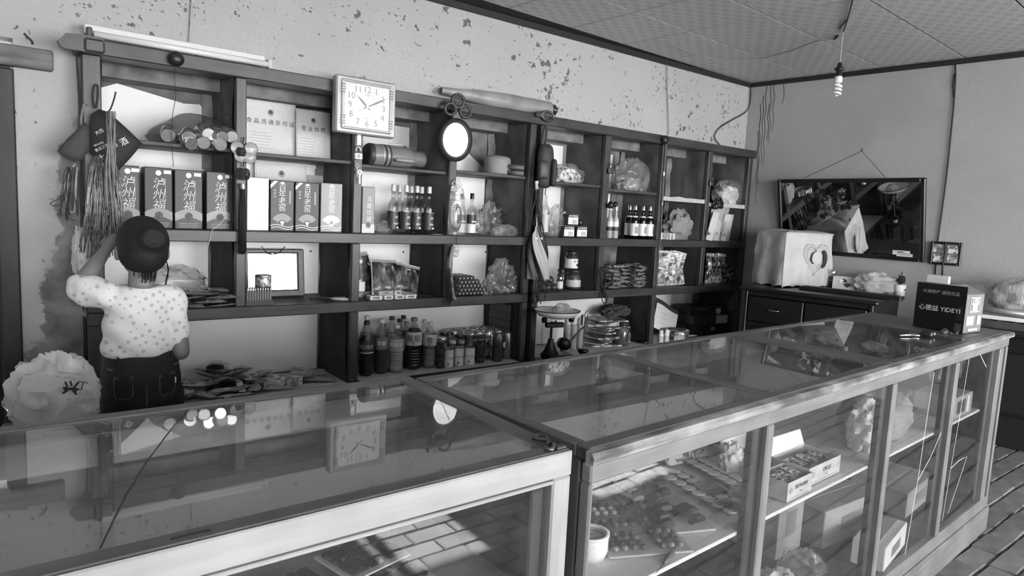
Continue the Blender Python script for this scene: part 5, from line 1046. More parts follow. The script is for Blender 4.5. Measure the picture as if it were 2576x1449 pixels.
# ================================================================== things hung on the posts and laid on the top beam
def at_post(px_, py_, Y=-.02): return Ay(px_, py_, Y)
def zat(px_, py_, x, y):
    """height on the vertical line through (x, y) that this pixel row sees"""
    n = Vector((CAM.x-x, CAM.y-y, 0)); return Apl(px_, py_, Vector((x, y, 0)), n.normalized()).z
def hung_poly(t, pts, Y, th, m, name, seed=0, wav=.006):
    P = [Ay(x, y, Y) for x, y in pts]; o = t.location; b = MB(); n = len(P); c = sum(P, Vector())/n
    vs = [c-o]; fs = []
    rings = 3
    for k in range(1, rings+1):
        for p in P:
            q = c+(p-c)*(k/rings); q = q.copy(); q.y += wav*noise.noise((q.x*30, q.z*30, seed))-th*(1-(k/rings)**2); vs.append(q-o)
    for i in range(n): fs.append((0, 1+i, 1+(i+1) % n))
    for k in range(rings-1):
        for i in range(n): a = 1+k*n; fs.append((a+i, a+n+i, a+n+(i+1) % n, a+(i+1) % n))
    m0 = len(vs)
    for p in P: q = p.copy(); q.y += .004; vs.append(q-o)
    vs.append(c+Vector((0, .004, 0))-o); L0 = 1+(rings-1)*n
    for i in range(n): fs.append((L0+i, m0+i, m0+(i+1) % n, L0+(i+1) % n)); fs.append((m0+i, m0+n, m0+(i+1) % n))
    b.add([tuple(v) for v in vs], fs); return b.obj(name, m, t, True)
def hung_wire(t, pts, Y, r, m, name, n=5):
    b = MB(); o = t.location; P = []
    Q = [Vector((x, y, 0)) for x, y in pts]
    for i in range(len(Q)-1):
        p0, p1, p2, p3 = Q[max(i-1, 0)], Q[i], Q[i+1], Q[min(i+2, len(Q)-1)]
        for k in range(4):
            s = k/4; P.append(.5*((2*p1)+(p2-p0)*s+(2*p0-5*p1+4*p2-p3)*s*s+(3*p1-p0-3*p2+p3)*s**3))
    P.append(Q[-1]); b.tube([Ay(p.x, p.y, Y)-o for p in P], r, n); return b.obj(name, m, t, True)
CLB = mat('bag_cloth_dark', .028, .8, bump=.6, bscale=60); CLB2 = mat('bag_cloth_grey', .05, .8, bump=.6, bscale=60); CORD = mat('cord_dark', .02, .7); ROPE = mat('rope_pale', .30, .4, c2=.16, scale=40); SHIN = mat('rope_shiny', .10, .22, .3, c2=.32, scale=50)
p = at_post(260, 350, -.035)
t = thing('cloth_bag', 'dark square cloth bag with white printing hung by a corner on the post', 'bag', p)
hung_poly(t, [(228, 288), (250, 274), (275, 283), (318, 322), (359, 361), (330, 396), (297, 431), (262, 410), (227, 386), (222, 330)], -.045, .03, CLB, 'pouch', 1)
hung_wire(t, [(238, 272), (233, 240), (238, 215), (246, 218), (246, 245), (242, 272)], -.03, .004, CORD, 'strap'); hung_wire(t, [(246, 275), (262, 284), (276, 277), (286, 252), (291, 231)], -.05, .003, CORD, 'strap')
for s, px_, py_, sz in (('大西', 250, 332, .016), ('黑龙江省', 256, 372, .013), ('十', 256, 396, .024), ('酒', 312, 357, .03), ('厨', 290, 366, .018), ('Wuxing', 248, 362, .011)):
    q = Ay(px_, py_, -.079); text(s, sz, PRW, t, q-t.location, rot=(PI/2, -.6, 0))
t = thing('cloth_bag', 'smaller grey-dark cloth pouch hung edge-on beside the printed bag', 'bag', at_post(190, 360, -.03)); hung_poly(t, [(213, 308), (228, 320), (230, 372), (208, 400), (186, 406), (160, 394), (144, 380), (170, 348)], -.04, .02, CLB2, 'pouch', 3)
hung_wire(t, [(213, 308), (208, 330), (204, 300), (212, 262), (222, 264)], -.02, .005, mat('strap_grey', .16, .7), 'strap')
# strands
def strands(name, label, x0, x1, y0, y1, n, r, m, Y, seed, cat='rope', spread=1.0, loop=True, part='strands'):
    rn = random.Random(seed); t = thing(name, label, cat, Ay((x0+x1)/2, y0, Y)); o = t.location; b = MB()
    for i in range(n):
        a = rn.uniform(-1, 1); xt = (x0+x1)/2+a*(x1-x0)*.16; xb = (x0+x1)/2+a*(x1-x0)*.5*spread+rn.uniform(-6, 6); ye = y1-rn.uniform(0, (y1-y0)*.28); Yo = Y-rn.uniform(0, .05)
        pts = []
        for k in range(9):
            f = k/8; pts.append(Ay(xt+(xb-xt)*f**.6+4*math.sin(f*6+i), y0+(ye-y0)*f+(-8*math.sin(f*PI) if k < 3 else 0), Yo-.015*math.sin(f*PI))-o)
        b.tube(pts, r, 4)
    b.obj(part, m, t, True); return t
strands('rope_bundle', 'thick hank of shiny packing twine hanging from the post', 205, 315, 392, 655, 70, .0018, SHIN, -.03, 5)
strands('rope_bundle', 'pale braided tape hanging over the printed bag', 258, 300, 280, 580, 12, .0026, ROPE, -.085, 6, spread=.5)
strands('rope_bundle', 'dark cord loops hanging lowest behind the twine', 150, 215, 420, 560, 9, .0016, CORD, -.02, 8)
t = thing('rope_loop', 'pale flat band looped beside the twine hank', 'strap', at_post(178, 430, -.03)); hung_wire(t, [(190, 412), (172, 440), (168, 500), (176, 532), (188, 528), (190, 470), (194, 420)], -.03, .005, ROPE, 'band')
t = thing('wire_loop', 'thin black wire loop poking out over the peeling wall', 'wire', at_post(140, 510, -.02)); hung_wire(t, [(178, 440), (160, 490), (126, 512), (150, 516), (176, 480), (165, 540), (190, 556)], -.02, .0014, CORD, 'wire')
t = bagobj('plastic_bag', 'limp translucent bag hanging under the twine hank', 'bag', at_post(205, 690, -.03), (.075, .05, .20), 111, F_MILK, amp=.35)
t = bagobj('plastic_bag', 'dark limp bag hanging at the foot of the post', 'bag', at_post(200, 770, -.02), (.06, .05, .17), 113, F_GREY, amp=.35)
# --- tasselled knot
t = thing('knot_ornament', 'dark knotted charm with a long tassel on the post', 'ornament', at_post(612, 640, -.015)); DKR = mat('tassel_dark', .018, .7)
hung_wire(t, [(614, 345), (608, 375), (612, 400), (612, 420)], -.015, .003, DKR, 'cord')
for k, (x, y) in enumerate(((597, 372), (632, 375), (606, 392), (628, 395))):
    q = Ay(x, y, -.018)-t.location; b = MB(); b.lathe([(0, -.003), (.026, -.002), (.03, 0), (.026, .002), (0, .003)], 14, M=Matrix.Translation(q) @ Matrix.Rotation(PI/2, 4, 'X')); b.obj('petal', film('film_petal', .25, .6), t, True)
q = Ay(622, 380, -.024)-t.location; text('恭喜发财', .010, PRW, t, q)
rn = random.Random(9)
for (x, y, R) in ((606, 382, .022), (612, 438, .03)):
    q = Ay(x, y, -.022)-t.location; b = MB()
    for k in range(7): a = k*PI/7; b.tube([q+Vector((R*math.cos(u)*math.cos(a)*.9, -.004*math.sin(3*u+k), R*math.sin(u+a)*.8)) for u in [2*PI*j/14 for j in range(14)]], .003, 5, closed=True)
    b.obj('knot', DKR, t, True)
b = MB(); q0 = Ay(611, 462, -.02)-t.location; q1 = Ay(611, 640, -.02)-t.location
for k in range(26): a = k*2.4; rr = .014*math.sqrt(k/26); b.tube([q0+Vector((rr*.5*math.cos(a), rr*.5*math.sin(a), 0)), q0+(q1-q0)*.5+Vector((rr*math.cos(a), rr*math.sin(a), 0)), q1+Vector((rr*1.1*math.cos(a), rr*1.1*math.sin(a), rn.uniform(0, .02)))], .0028, 4)
b.obj('tassel', DKR, t, True); b = MB(); b.lathe([(.012, -.012), (.014, 0), (.012, .012)], 12, M=Matrix.Translation(q0+Vector((0, 0, -.012)))); b.obj('binding', STEEL, t, True)
# --- padlocks
def padlock(label, px_, py_, Y, s=1.0, keys=0, m=STEEL, rz=0, dark=False):
    q = Ay(px_, py_, Y); t = thing('padlock', label, 'padlock', q, rz, 'padlocks on the posts'); w = .045*s
    b = MB(); b.box((0, 0, 0), (w, .016*s, w*.8), .004*s); b.obj('body', m, t); b = MB(); b.tube([(-w*.3, 0, w*.3), (-w*.3, 0, w*.75), (-w*.15, 0, w*1.02), (w*.15, 0, w*1.02), (w*.3, 0, w*.75), (w*.3, 0, w*.3)], .0038*s, 6); b.obj('shackle', STEEL if not dark else DKMET, t, True)
    if not dark: disc(t, .010*s, 0, 0, -.0085*s, GREYI)
    for k in range(keys):
        b = MB(); x0 = (-.006+.014*k); ring(b, .006, .011, -.001, .001, 12); o = b.obj('key_bow', STEEL if k else DKMET, t, loc=(x0, -.006, -w*.8-.012-.03*k)); o.rotation_euler = (PI/2, 0, 0); b = MB(); b.box((x0, -.006, -w*.8-.045-.03*k), (.006, .002, .045)); b.obj('key_blade', STEEL if k else DKMET, t)
    return t
BRS = mat('lock_brass', .42, .35, .6)
padlock('brass padlock with hanging keys below the clock', 901, 393, -.014, .95, 2, BRS); padlock('brass padlock above the hanging charger bag', 1142, 475, -.016, .9, 0, BRS); padlock('dark padlock on the post above the slim bottles', 1536, 430, -.016, .95, 0, DKMET, dark=True); padlock('dark padlock on the post of the corner cell', 1790, 462, -.016, .9, 0, DKMET, dark=True); padlock('tiny dark lock low on the post of the corner cell', 1780, 588, -.016, .55, 0, DKMET, dark=True)
b = MB(); b.box((0, 0, 0), (.022, .003, .05), .001); tag(b.obj('hasp_plate', STEEL, None, loc=Ay(903, 352, -.0025)), 'pale hasp plate screwed to the post under the clock', 'hasp')
# --- round hand mirror with loops
q = Ay(1146, 352, -.055); t = thing('round_mirror', 'round dark-rimmed mirror hung from a looped hook on the post', 'mirror', q, rot=(.05, 0, -.21)); RM = mat('mirror_rim', .025, .45); R = .098
b = MB(); b.lathe([(R*.77, -.010), (R*.9, -.016), (R, -.008), (R*1.0, .008), (R*.77, .010)], 32, M=Matrix.Rotation(PI/2, 4, 'X') @ Matrix.Scale(1.16, 4, (0, 1, 0)) @ Matrix.Scale(.96, 4, (1, 0, 0))); b.obj('rim', RM, t, True)
b = MB(); b.lathe([(0, .003), (R*.79, .003)], 32, M=Matrix.Rotation(PI/2, 4, 'X') @ Matrix.Scale(1.16, 4, (0, 1, 0)) @ Matrix.Scale(.96, 4, (1, 0, 0))); b.obj('glass', MIR, t)
b = MB(); b.box((0, .004, R*1.22), (.05, .012, .06), .004); b.obj('neck', RM, t)
for (dx, dz, r_) in ((0, .20, .033), (-.04, .155, .03), (.045, .15, .03)):
    b = MB(); b.tube([(dx+r_*math.cos(a), -.004, dz+r_*math.sin(a)) for a in [2*PI*k/16 for k in range(16)]], .009, 8, closed=True); b.obj('loop', RM, t, True)
# --- charger in a bag, tape measure, brush
q = Ay(1147, 560, -.03); t = bagobj('charger_bag', 'small clear bag holding a coiled dark cable', 'bag', Ay(1147, 590, -.035), (.12, .04, .30), 121, F_CLEAR, amp=.2); b = MB()
for k in range(4): b.tube([(.03*math.cos(a)*(1-.1*k), -.004*k, .09+.075*math.sin(a)*(1-.08*k)) for a in [2*PI*j/16 for j in range(16)]], .003, 5, closed=True)
b.obj('cable', CORD, t, True); b = MB(); b.box((0, 0, .2), (.03, .02, .035), .004); b.obj('plug', PRW, t)
t = thing('tape_measure', 'small pale tape measure hung on a string from the rail', 'tape measure', Ay(1146, 632, -.03), rot=(0, .25, 0)); b = MB(); b.box((0, 0, 0), (.045, .024, .065), .012); b.obj('case', mat('tape_case', .55, .4), t); disc(t, .014, 0, 0, -.0125, GREYI); b = MB(); b.tube([(-.004, 0, .03), (-.01, .008, .07), (-.016, .012, .115)], .002, 5); b.obj('string', CORD, t)
t = thing('hand_brush', 'long dark brush with pale wooden handle hung below the tape measure', 'brush', Ay(1136, 765, -.035)); BRI = mat('bristle', .02, .9, bump=1, bscale=200)
hung_wire(t, [(1140, 620), (1132, 660), (1134, 700), (1140, 745), (1146, 752)], -.03, .011, mat('brush_handle', .22, .6), 'handle', 8); b = MB(); o_ = t.location; rn = random.Random(3)
for k in range(70): f = k/70; p0 = Ay(1131+f*8, 672+f*75, -.035)-o_; b.tube([p0+Vector((rn.uniform(-.012, .01), rn.uniform(-.012, .012), 0)), p0+Vector((-.022+rn.uniform(-.014, .01), rn.uniform(-.016, .01), -.05))], .0016, 3)
b.obj('bristles', BRI, t)
# --- toy backpack, umbrella, cord bundles
t = thing('toy_backpack', 'small dark backpack with two pockets hung on the double post', 'backpack', Ay(1371, 475, -.06), -.25); BP = mat('backpack_cloth', .025, .6, bump=.5, bscale=80); S = .00355
def px_blob(x0, x1, y0, y1, d, name, m, y=0.0, bev=.03):
    a, c = Ay(x0, (y0+y1)/2, -.06), Ay(x1, (y0+y1)/2, -.06); zt, zb = zpx((x0+x1)/2, y0, -.06), zpx((x0+x1)/2, y1, -.06); b = MB(); b.box(((a.x+c.x)/2-t.location.x, y, (zt+zb)/2-t.location.z), ((c.x-a.x)*.92, d, zt-zb), bev); o = b.obj(name, m, t); md = o.modifiers.new('s', 'SUBSURF'); md.levels = md.render_levels = 2; o.data.polygons.foreach_set('use_smooth', [True]*len(o.data.polygons)); return o
px_blob(1352, 1392, 360, 475, .07, 'sack', BP); px_blob(1348, 1376, 404, 452, .04, 'pocket', mat('backpack_pocket', .04, .5), -.045, .015); px_blob(1377, 1392, 400, 470, .05, 'side_pocket', BP, -.03, .015); hung_wire(t, [(1362, 362), (1368, 330), (1373, 318), (1374, 340), (1370, 362)], -.05, .005, CORD, 'strap')
t = thing('umbrella', 'folded umbrella with striped cloth and steel shaft on the double post', 'umbrella', Ay(1350, 700, -.06)); UM = [mat('umbrella_dark', .02, .5), mat('umbrella_pale', .40, .5)]
b = MB(); o_ = t.location; b.tube([Ay(1350, 470, -.05)-o_, Ay(1350, 700, -.05)-o_], .0055, 8); b.obj('shaft', STEEL, t, True); b = MB(); b.tube([Ay(1350, 455, -.05)-o_, Ay(1350, 476, -.05)-o_], .011, 8); b.obj('handle', PRW, t, True)
cz = Ay(1351, 570, -.05)-o_; ez = Ay(1354, 702, -.05)-o_
def fn(u, v):
    a = 2*PI*u+v*1.6; rr = (.022+.045*math.sin(min(1, v*1.15)*PI*.62)*1.0)*(1+.22*math.cos(6*2*PI*u)); rr *= (.55 if v < .12 else 1); c_ = cz+(ez-cz)*v; return (c_.x+rr*math.cos(a), c_.y+rr*.7*math.sin(a), c_.z)
b = MB(); b.grid(fn, 36, 14); o = b.obj('canopy', UM, t, True)
o.data.polygons.foreach_set('material_index', [1 if (i % 36)//6 % 2 else 0 for i in range(len(o.data.polygons))])
b = MB(); b.lathe([(.03, -.006), (.034, 0), (.03, .006)], 16, M=Matrix.Translation(cz+(ez-cz)*.22)); b.obj('tie_band', PRW, t, True)
strands('cord_bundle', 'tangle of dark cords hanging beside the umbrella shaft', 1330, 1362, 462, 600, 16, .003, CORD, -.02, 15, 'cord', part='cords'); strands('cord_bundle', 'dark cable loops dangling under the umbrella', 1338, 1382, 690, 770, 9, .003, CORD, -.03, 16, 'cord', part='cords')
t = thing('carabiner', 'dark iron ring hook at the joint of the two shelf beams', 'hook', Ay(1378, 292, -.03)); b = MB(); b.tube([(.045*math.cos(a), .0, .026*math.sin(a)) for a in [2*PI*k/16 for k in range(16)]], .008, 7, closed=True); b.obj('ring', DKMET, t, True); b = MB(); b.box((-.055, .01, .0), (.07, .03, .03), .005); b.obj('block', WX, t)
# --- plug and cables on the right unit
t = thing('plug_cable', 'black plug dangling on a cable from the padlock', 'cable', Ay(1536, 515, -.025)); hung_wire(t, [(1546, 415), (1549, 440), (1545, 470), (1537, 495), (1536, 505)], -.02, .003, CORD, 'cable'); b = MB(); b.lathe([(0, -.025), (.02, -.022), (.022, .0), (.014, .016), (.006, .024), (0, .025)], 12); b.obj('plug', BLACK, t, True); b = MB(); b.lathe([(0, -.02), (.014, -.016), (.015, .01), (0, .018)], 10, M=Matrix.Translation((.045, 0, .006)) @ Matrix.Rotation(.5, 4, 'Y')); b.obj('plug', BLACK, t, True)
t = thing('coiled_cable', 'coiled black cable hanging from the rail before the sachets', 'cable', Ay(1520, 700, -.02))
for k in range(3): hung_wire(t, [(1514+2*k, 672), (1508+2*k, 690), (1516, 720), (1528-k, 745), (1522, 764), (1514, 752), (1518+k, 725), (1524, 690), (1520, 672)], -.018-.004*k, .0035, CORD, 'loop')
hung_wire(thing('post_wire', 'pale frayed wire running down the post beside the beer bottles', 'wire', Ay(1664, 500, -.01)), [(1676, 362), (1672, 420), (1668, 470), (1666, 520), (1662, 600), (1656, 640)], -.008, .003, mat('wire_grey', .22, .6), 'wire')
for i, (x, y) in enumerate(((1670, 437), (1666, 512))):
    q = Ay(x, y, -.014); b = MB(); b.lathe([(0, -.02), (.006, -.012), (.009, 0), (.005, .012), (0, .02)], 7); tag(b.obj('wire_tie', PRW if i == 0 else GREYI, None, loc=q), ['white tape knot on the post wire', 'grey tape knot lower on the post wire'][i], 'tape')
t = thing('switch_wire', 'thin tangled wires above the bag of cans', 'wire', Ay(575, 290, .03)); hung_wire(t, [(572, 300), (566, 292), (560, 285), (570, 296), (578, 290), (574, 282)], .03, .0015, CORD, 'wire')
t = thing('loose_thread', 'thin white thread trailing over the rail under the boxes', 'thread', Ay(520, 600, -.01)); hung_wire(t, [(566, 548), (552, 565), (532, 582), (528, 600), (523, 622)], -.006, .0012, PRW, 'thread')
# ================================================================== on the top beam
p0, p1 = Ay(212, 84, .02), Ay(668, 160, .02); z = ZTOP
t = thing('fluorescent_lamp', 'bare fluorescent batten lying along the top beam, unlit', 'lamp', ((p0.x+p1.x)/2, .03, z)); ll = p1.x-p0.x
b = MB(); b.box((0, .012, .040), (ll, .04, .036), .004); b.obj('batten', mat('batten_paint', .62, .5), t)
b = MB(); b.cyl((-ll/2+.03, -.022, .020), (ll/2+.02, -.022, .020), .013, n=14); b.obj('tube', mat('tube_glass', .70, .25), t, True)
for s in (-1, 1): b = MB(); b.box((s*(ll/2-.0)+.015, -.010, .022), (.02, .05, .042), .004); b.obj('lamp_holder', mat('holder', .5, .5) if s > 0 else CARDD, t)
t = thing('beam_block', 'carved dark wooden bracket at the end of the top beam', 'bracket', (.30, .0, ZTOPB)); b = MB(); b.prism([(-.075, 0), (-.085, .02), (-.07, .035), (-.06, .05), (-.02, .055), (.06, .055), (.06, -.005), (-.06, -.005)], -.05, -.013, M=Matrix.Rotation(PI/2, 4, 'X') @ Matrix.Scale(-1, 4, (0, 0, 1))); b.obj('bracket', WX, t); b = MB(); b.box((.03, -.04, .02), (.068, .04, .052), .008); b.obj('cap', WX, t)
for v in t.children: v.location.y = -.02
for i, (x, y) in enumerate(((443, 148), (1673, 352))):
    q = Ay(x, y, -.03); t = thing('insulator_knob', ['round black switch knob on the beam under the lamp', 'round black knob where the beam meets the thin wire'][i], 'knob', q); b = MB(); b.lathe([(0, -.02), (.022, -.018), (.030, -.004), (.030, .006), (.018, .02), (0, .022)], 18, M=Matrix.Rotation(PI/2, 4, 'X')); b.obj('knob', BLACK, t, True)
t = thing('hanging_cable', 'pale cable running up the wall from the black switch knob', 'cable', Ay(475, 80, .085)); hung_wire(t, [(461, 146), (474, 126), (478, 90), (481, 40), (484, -12)], .088, .004, mat('wire_pale', .45, .5), 'cable')
t = thing('pull_string', 'thin pull string hanging from the black switch knob', 'string', Ay(438, 240, -.015)); hung_wire(t, [(441, 164), (439, 200), (442, 240), (434, 290), (431, 340), (436, 420)], -.025, .0012, CORD, 'string')
t = thing('bell_wire', 'thin grey wire from ceiling to the black beam knob', 'wire', Ay(1680, 250, .085)); hung_wire(t, [(1681, 112), (1678, 180), (1680, 260), (1682, 330), (1676, 350)], .085, .003, mat('wire_grey', .22, .6), 'wire')
t = thing('corner_cable', 'dark cable curling from the ceiling corner to the shelf top', 'cable', Ay(1860, 270, .085)); hung_wire(t, [(1888, 216), (1888, 250), (1878, 280), (1845, 300), (1810, 322), (1798, 345), (1812, 366)], .083, .004, CORD, 'cable')
# rolled umbrella in plastic
p0, p1 = Ay(1112, 258, .03), Ay(1385, 285, .03); t = thing('rolled_parasol', 'dusty rolled parasol wrapped in plastic on the top beam', 'parasol', (p0.x, .045, ZTOP+.048)); ln = p1.x-p0.x
b = MB(); b.grid(lambda u, v: (v*ln, .040*(.35+.65*min(1, v*2.2))*math.cos(2*PI*u)*(1+.12*noise.noise((v*8, u*6, 0))), .046*(.35+.65*min(1, v*2.2))*math.sin(2*PI*u)*(1+.15*noise.noise((v*8, u*6, 3)))), 22, 24); b.obj('cover', mat('parasol_cover', .20, .35, c2=.30, scale=10, bump=1.2, bscale=14), t, True)
for k in range(7): a = k*2*PI/7; b = MB(); b.tube([(ln-.01, .025*math.cos(a), .03*math.sin(a)), (ln+.045, .022*math.cos(a), .026*math.sin(a)), (ln+.055, .010*math.cos(a), .012*math.sin(a))], .006, 5); b.obj('rib', CORD, t)
t = thing('wall_nail', 'bent nail sticking out of the lintel', 'nail', Ay(75, 95, .04)); hung_wire(t, [(60, 84), (72, 96), (80, 104), (82, 112)], .045, .004, CORD, 'nail')
for i, (x, y) in enumerate(((520, 228), (530, 384), (818, 268), (1036, 302), (1417, 355), (1558, 377), (782, 632), (1015, 634), (1222, 634))):
    b = MB(); b.lathe([(0, -.004), (.005, -.004), (.004, .004), (0, .004)], 8, M=Matrix.Rotation(PI/2, 4, 'X')); b.obj('lining_nail', NAIL, wall_back, loc=Ay(x, y, NICHE_Y-.012))
# ================================================================== ceiling bulb and wires, end wall, desk
pb = Az(2121, 82, CEIL-.02); bz = zat(2116, 160, pb.x, pb.y); zb2 = zat(2110, 240, pb.x, pb.y)
t = thing('pendant_bulb', 'bare spiral bulb hanging from the ceiling on a pale flex', 'lamp', (pb.x, pb.y, bz)); hb = bz-zb2
b = MB(); b.tube([(0, 0, CEIL-.015-bz), (.004, .002, (CEIL-bz)*.5), (0, 0, 0)], .0022, 6); b.obj('flex', mat('flex_pale', .55, .5), t, True)
b = MB(); b.lathe([(0, .008), (.008, .006), (.013, -.01), (.016, -hb*.12), (.026, -hb*.14), (.026, -hb*.20), (.017, -hb*.22), (.017, -hb*.40), (0, -hb*.40)], 16); b.obj('socket', BLACK, t, True)
b = MB(); b.lathe([(.017, -hb*.40), (.021, -hb*.44), (.021, -hb*.58), (.016, -hb*.60), (0, -hb*.60)], 16); b.obj('ballast', PRW, t, True)
b = MB(); b.tube([(.019*math.cos(a)*(1 if a < 18 else .6), .019*math.sin(a)*(1 if a < 18 else .6), -hb*.62-hb*.38*a/20) for a in [k*.5 for k in range(41)]], .0065, 7); b.obj('spiral_tube', mat('bulb_glass', .85, .2), t, True)
def ceil_wire(name, label, pts, r, m, dz=.012):
    t = thing(name, label, 'wire', Az(*pts[0], CEIL-dz)); b = MB(); b.tube([Az(x, y, CEIL-dz)-t.location for x, y in pts], r, 5); b.obj('wire', m, t, True); return t
ceil_wire('ceiling_wire', 'dark twisted wire along the ceiling to the bulb', [(2150, -25), (2140, 20), (2132, 48), (2121, 82)], .004, CORD); ceil_wire('ceiling_wire', 'loose taped wire end beside the bulb flex', [(2132, 48), (2122, 60), (2112, 72)], .004, CORD)
ceil_wire('ceiling_wire', 'grey wire sagging along the ceiling towards the back wall', [(1681, 112), (1720, 125), (1780, 145), (1850, 152), (1920, 147), (1990, 128), (2050, 104), (2098, 98)], .0028, mat('wire_grey', .22, .6)); ceil_wire('ceiling_wire', 'taped black joint lying on the ceiling boards', [(2098, 98), (2108, 90)], .007, CORD)
# --- end wall: hanging flex, drips, mirror, photo frame
def wall_wire(name, label, pts, off, r, m, cat='wire'):
    t = thing(name, label, cat, Aw(*pts[0], off)); b = MB(); b.tube([Aw(x, y, off)-t.location for x, y in pts], r, 5); b.obj('wire', m, t, True); return t
wall_wire('wall_flex', 'twisted black flex hanging down the end wall', [(2403, 158), (2404, 190), (2402, 230), (2398, 280), (2392, 340), (2384, 420), (2374, 500), (2364, 570), (2357, 620), (2352, 690)], .012, .005, CORD); wall_wire('wall_flex', 'second strand of the black flex crossing the photo frame', [(2401, 185), (2397, 215), (2399, 245)], .012, .004, CORD)
wall_wire('wall_flex', 'short knotted black flex over the photo frame', [(2379, 608), (2377, 640), (2371, 668), (2370, 700)], .04, .006, CORD)
STN = mat('drip_stain', .10, .9)
wr = bpy.data.objects['wall_right']
for k, (x, y0, y1) in enumerate([(1908, 330, 520), (1914, 260, 470), (1921, 240, 420), (1928, 215, 430), (1934, 260, 360), (1940, 215, 365), (1948, 210, 340), (1972, 212, 272)]):
    P = [Aw(x+(y0-y)*.04+1.5*math.sin(y*.11+k), y, .0012) for y in range(y0, y1, 12)]; b = MB(); n = len(P); s = WRT*.0022; b.add([tuple(p+s*(1.8-i/n)) for i, p in enumerate(P)]+[tuple(p-s*(1.8-i/n)) for i, p in enumerate(P)], [(i, i+1, n+i+1, n+i) for i in range(n-1)]); b.obj('drip_stain', STN, wr)
MN = Vector((-.974, 0, -.2245)).normalized(); MC = Aw(2325, 652, .05)   # hangs from its nail, top leaning out
TL, TR, BL, BR = [Apl(x, y, MC, MN) for x, y in ((1955, 451), (2332, 447), (1964, 634), (2324, 657))]
xa = (TR-TL).normalized(); zc = ((TL+TR)/2-(BL+BR)/2); mh = zc.length; za = zc.normalized(); ya = za.cross(xa).normalized(); mw = ((TR-TL).length+(BR-BL).length)/2
t = thing('wall_mirror', 'wide black-framed mirror tilted forward on the end wall', 'mirror'); t.matrix_world = Matrix.Translation((BL+BR)/2) @ Matrix(((xa.x, ya.x, za.x, 0), (xa.y, ya.y, za.y, 0), (xa.z, ya.z, za.z, 0), (0, 0, 0, 1)))
FRB = mat('mirror_frame_black', .012, .35); S = 1 if ya.dot(WRN) < 0 else -1   # +y local points to the wall when S = 1
for s in (-1, 1): b = MB(); b.box((s*(mw/2-.014), 0, mh/2), (.028, .026, mh), .006); b.obj('frame_side', FRB, t)
for z in (.014, mh-.014): b = MB(); b.box((0, 0, z), (mw-.056, .026, .028), .006); b.obj('frame_side', FRB, t)
b = MB(); b.box((0, 0, mh/2), (mw-.05, .004, mh-.05)); b.obj('glass', mat('mirror_old', .72, .02, 1.0), t)
b = MB(); b.box((mw*.36, -S*.0035, .055), (.11, .002, .03)); b.box((mw*.38, -S*.0035, .04), (.10, .002, .02)); b.obj('paper_label', PRW, t); text('玻璃镜业', .012, INK, t, (mw*.36, -S*.006, .058), rot=(PI/2, 0, 0))
DEC = mat('mirror_transfer', .012, .6); rn = random.Random(6)
b = MB()
for k in range(60): x = -.30+.34*rn.random(); z = mh*.70+.06*rn.gauss(0, 1); r_ = .012+.012*rn.random(); a = rn.random()*6; b.add([(x+r_*math.cos(a+j*1.25)*(1 if j % 2 else .5), -S*.0028, z+r_*math.sin(a+j*1.25)) for j in range(5)], [(0, 1, 2, 3, 4)])
tag(b.obj('painted_spray', DEC, t), kind='stuff')
nail = Aw(2168, 380, .02); t2 = thing('mirror_string', 'thin string from a nail down to the wide mirror', 'string', nail); l1, l2 = TL.lerp(TR, .20)+Vector((0, 0, .004)), TL.lerp(TR, .755)+Vector((0, 0, .004)); b = MB(); b.tube([l1-nail, Vector((0, 0, 0)), l2-nail], .002, 5); b.obj('string', CORD, t2); b = MB(); b.lathe([(0, 0), (.006, 0), (.004, .02), (0, .02)], 8); b.obj('nail', DKMET, t2)
TL, TR, BL, BR = Aw(2343, 607, .03), Aw(2421, 612, .03), Aw(2338, 664, .02), Aw(2416, 668, .02); c = (TL+TR+BL+BR)/4; pw, ph_ = (TR-TL).length, (TL-BL).length
t = thing('photo_frame', 'small dark frame of snapshots on the end wall', 'picture frame', c-Vector((0, 0, ph_/2)), math.atan2((TR-TL).y, (TR-TL).x))
for s in (-1, 1): b = MB(); b.box((s*(pw/2-.007), 0, ph_/2), (.014, .018, ph_), .003); b.obj('frame_side', FRB, t)
for z in (.007, ph_-.007): b = MB(); b.box((0, 0, z), (pw-.028, .018, .014), .003); b.obj('frame_side', FRB, t)
b = MB(); b.box((0, .003, ph_/2), (pw-.02, .004, ph_-.02)); b.obj('mount', mat('mount_grey', .20, .6), t)
for i, (x, z, c_) in enumerate(((-.25, .70, 0), (.22, .68, 1), (-.22, .28, 2), (.24, .28, 3))): b = MB(); b.box((x*pw, -.001, z*ph_), (pw*.34, .002, ph_*.32)); b.obj('snapshot', printed('snap_%d' % i, (.03, .35, .45, .1)[i], (.3, .12, .2, .4)[i], 30, 30, .5, .3), t)
# --- tall dark desk with drawers
DZ = .985; FL_, FR_ = Az(1858.6, 718, DZ), Az(2209, 759, DZ); dx = (FR_-FL_); dl = dx.length; drz = math.atan2(dx.y, dx.x); DW = mat('desk_wood', .007, .4, c2=.012, scale=6, stretch=(1, 6, 6))
desk = thing('chest_of_drawers', 'tall black chest of drawers against the end wall', 'chest', (FL_.x, FL_.y, FLOOR), drz); dh = DZ-FLOOR; dd = .60
def db(name, xa_, xb_, ya_, yb_, za_, zb_, m=DW, bev=.004, par=desk): b = MB(); b.box(((xa_+xb_)/2, (ya_+yb_)/2, (za_+zb_)/2), (xb_-xa_, yb_-ya_, zb_-za_), bev); return b.obj(name, m, par)
db('top', 0, dl, 0, dd, dh-.028, dh, bev=.010); db('side', .03, .055, .03, dd-.02, .0, dh-.028); db('side', dl-.055, dl-.03, .03, dd-.02, .0, dh-.028); db('back', .055, dl-.055, dd-.04, dd-.025, .05, dh-.028)
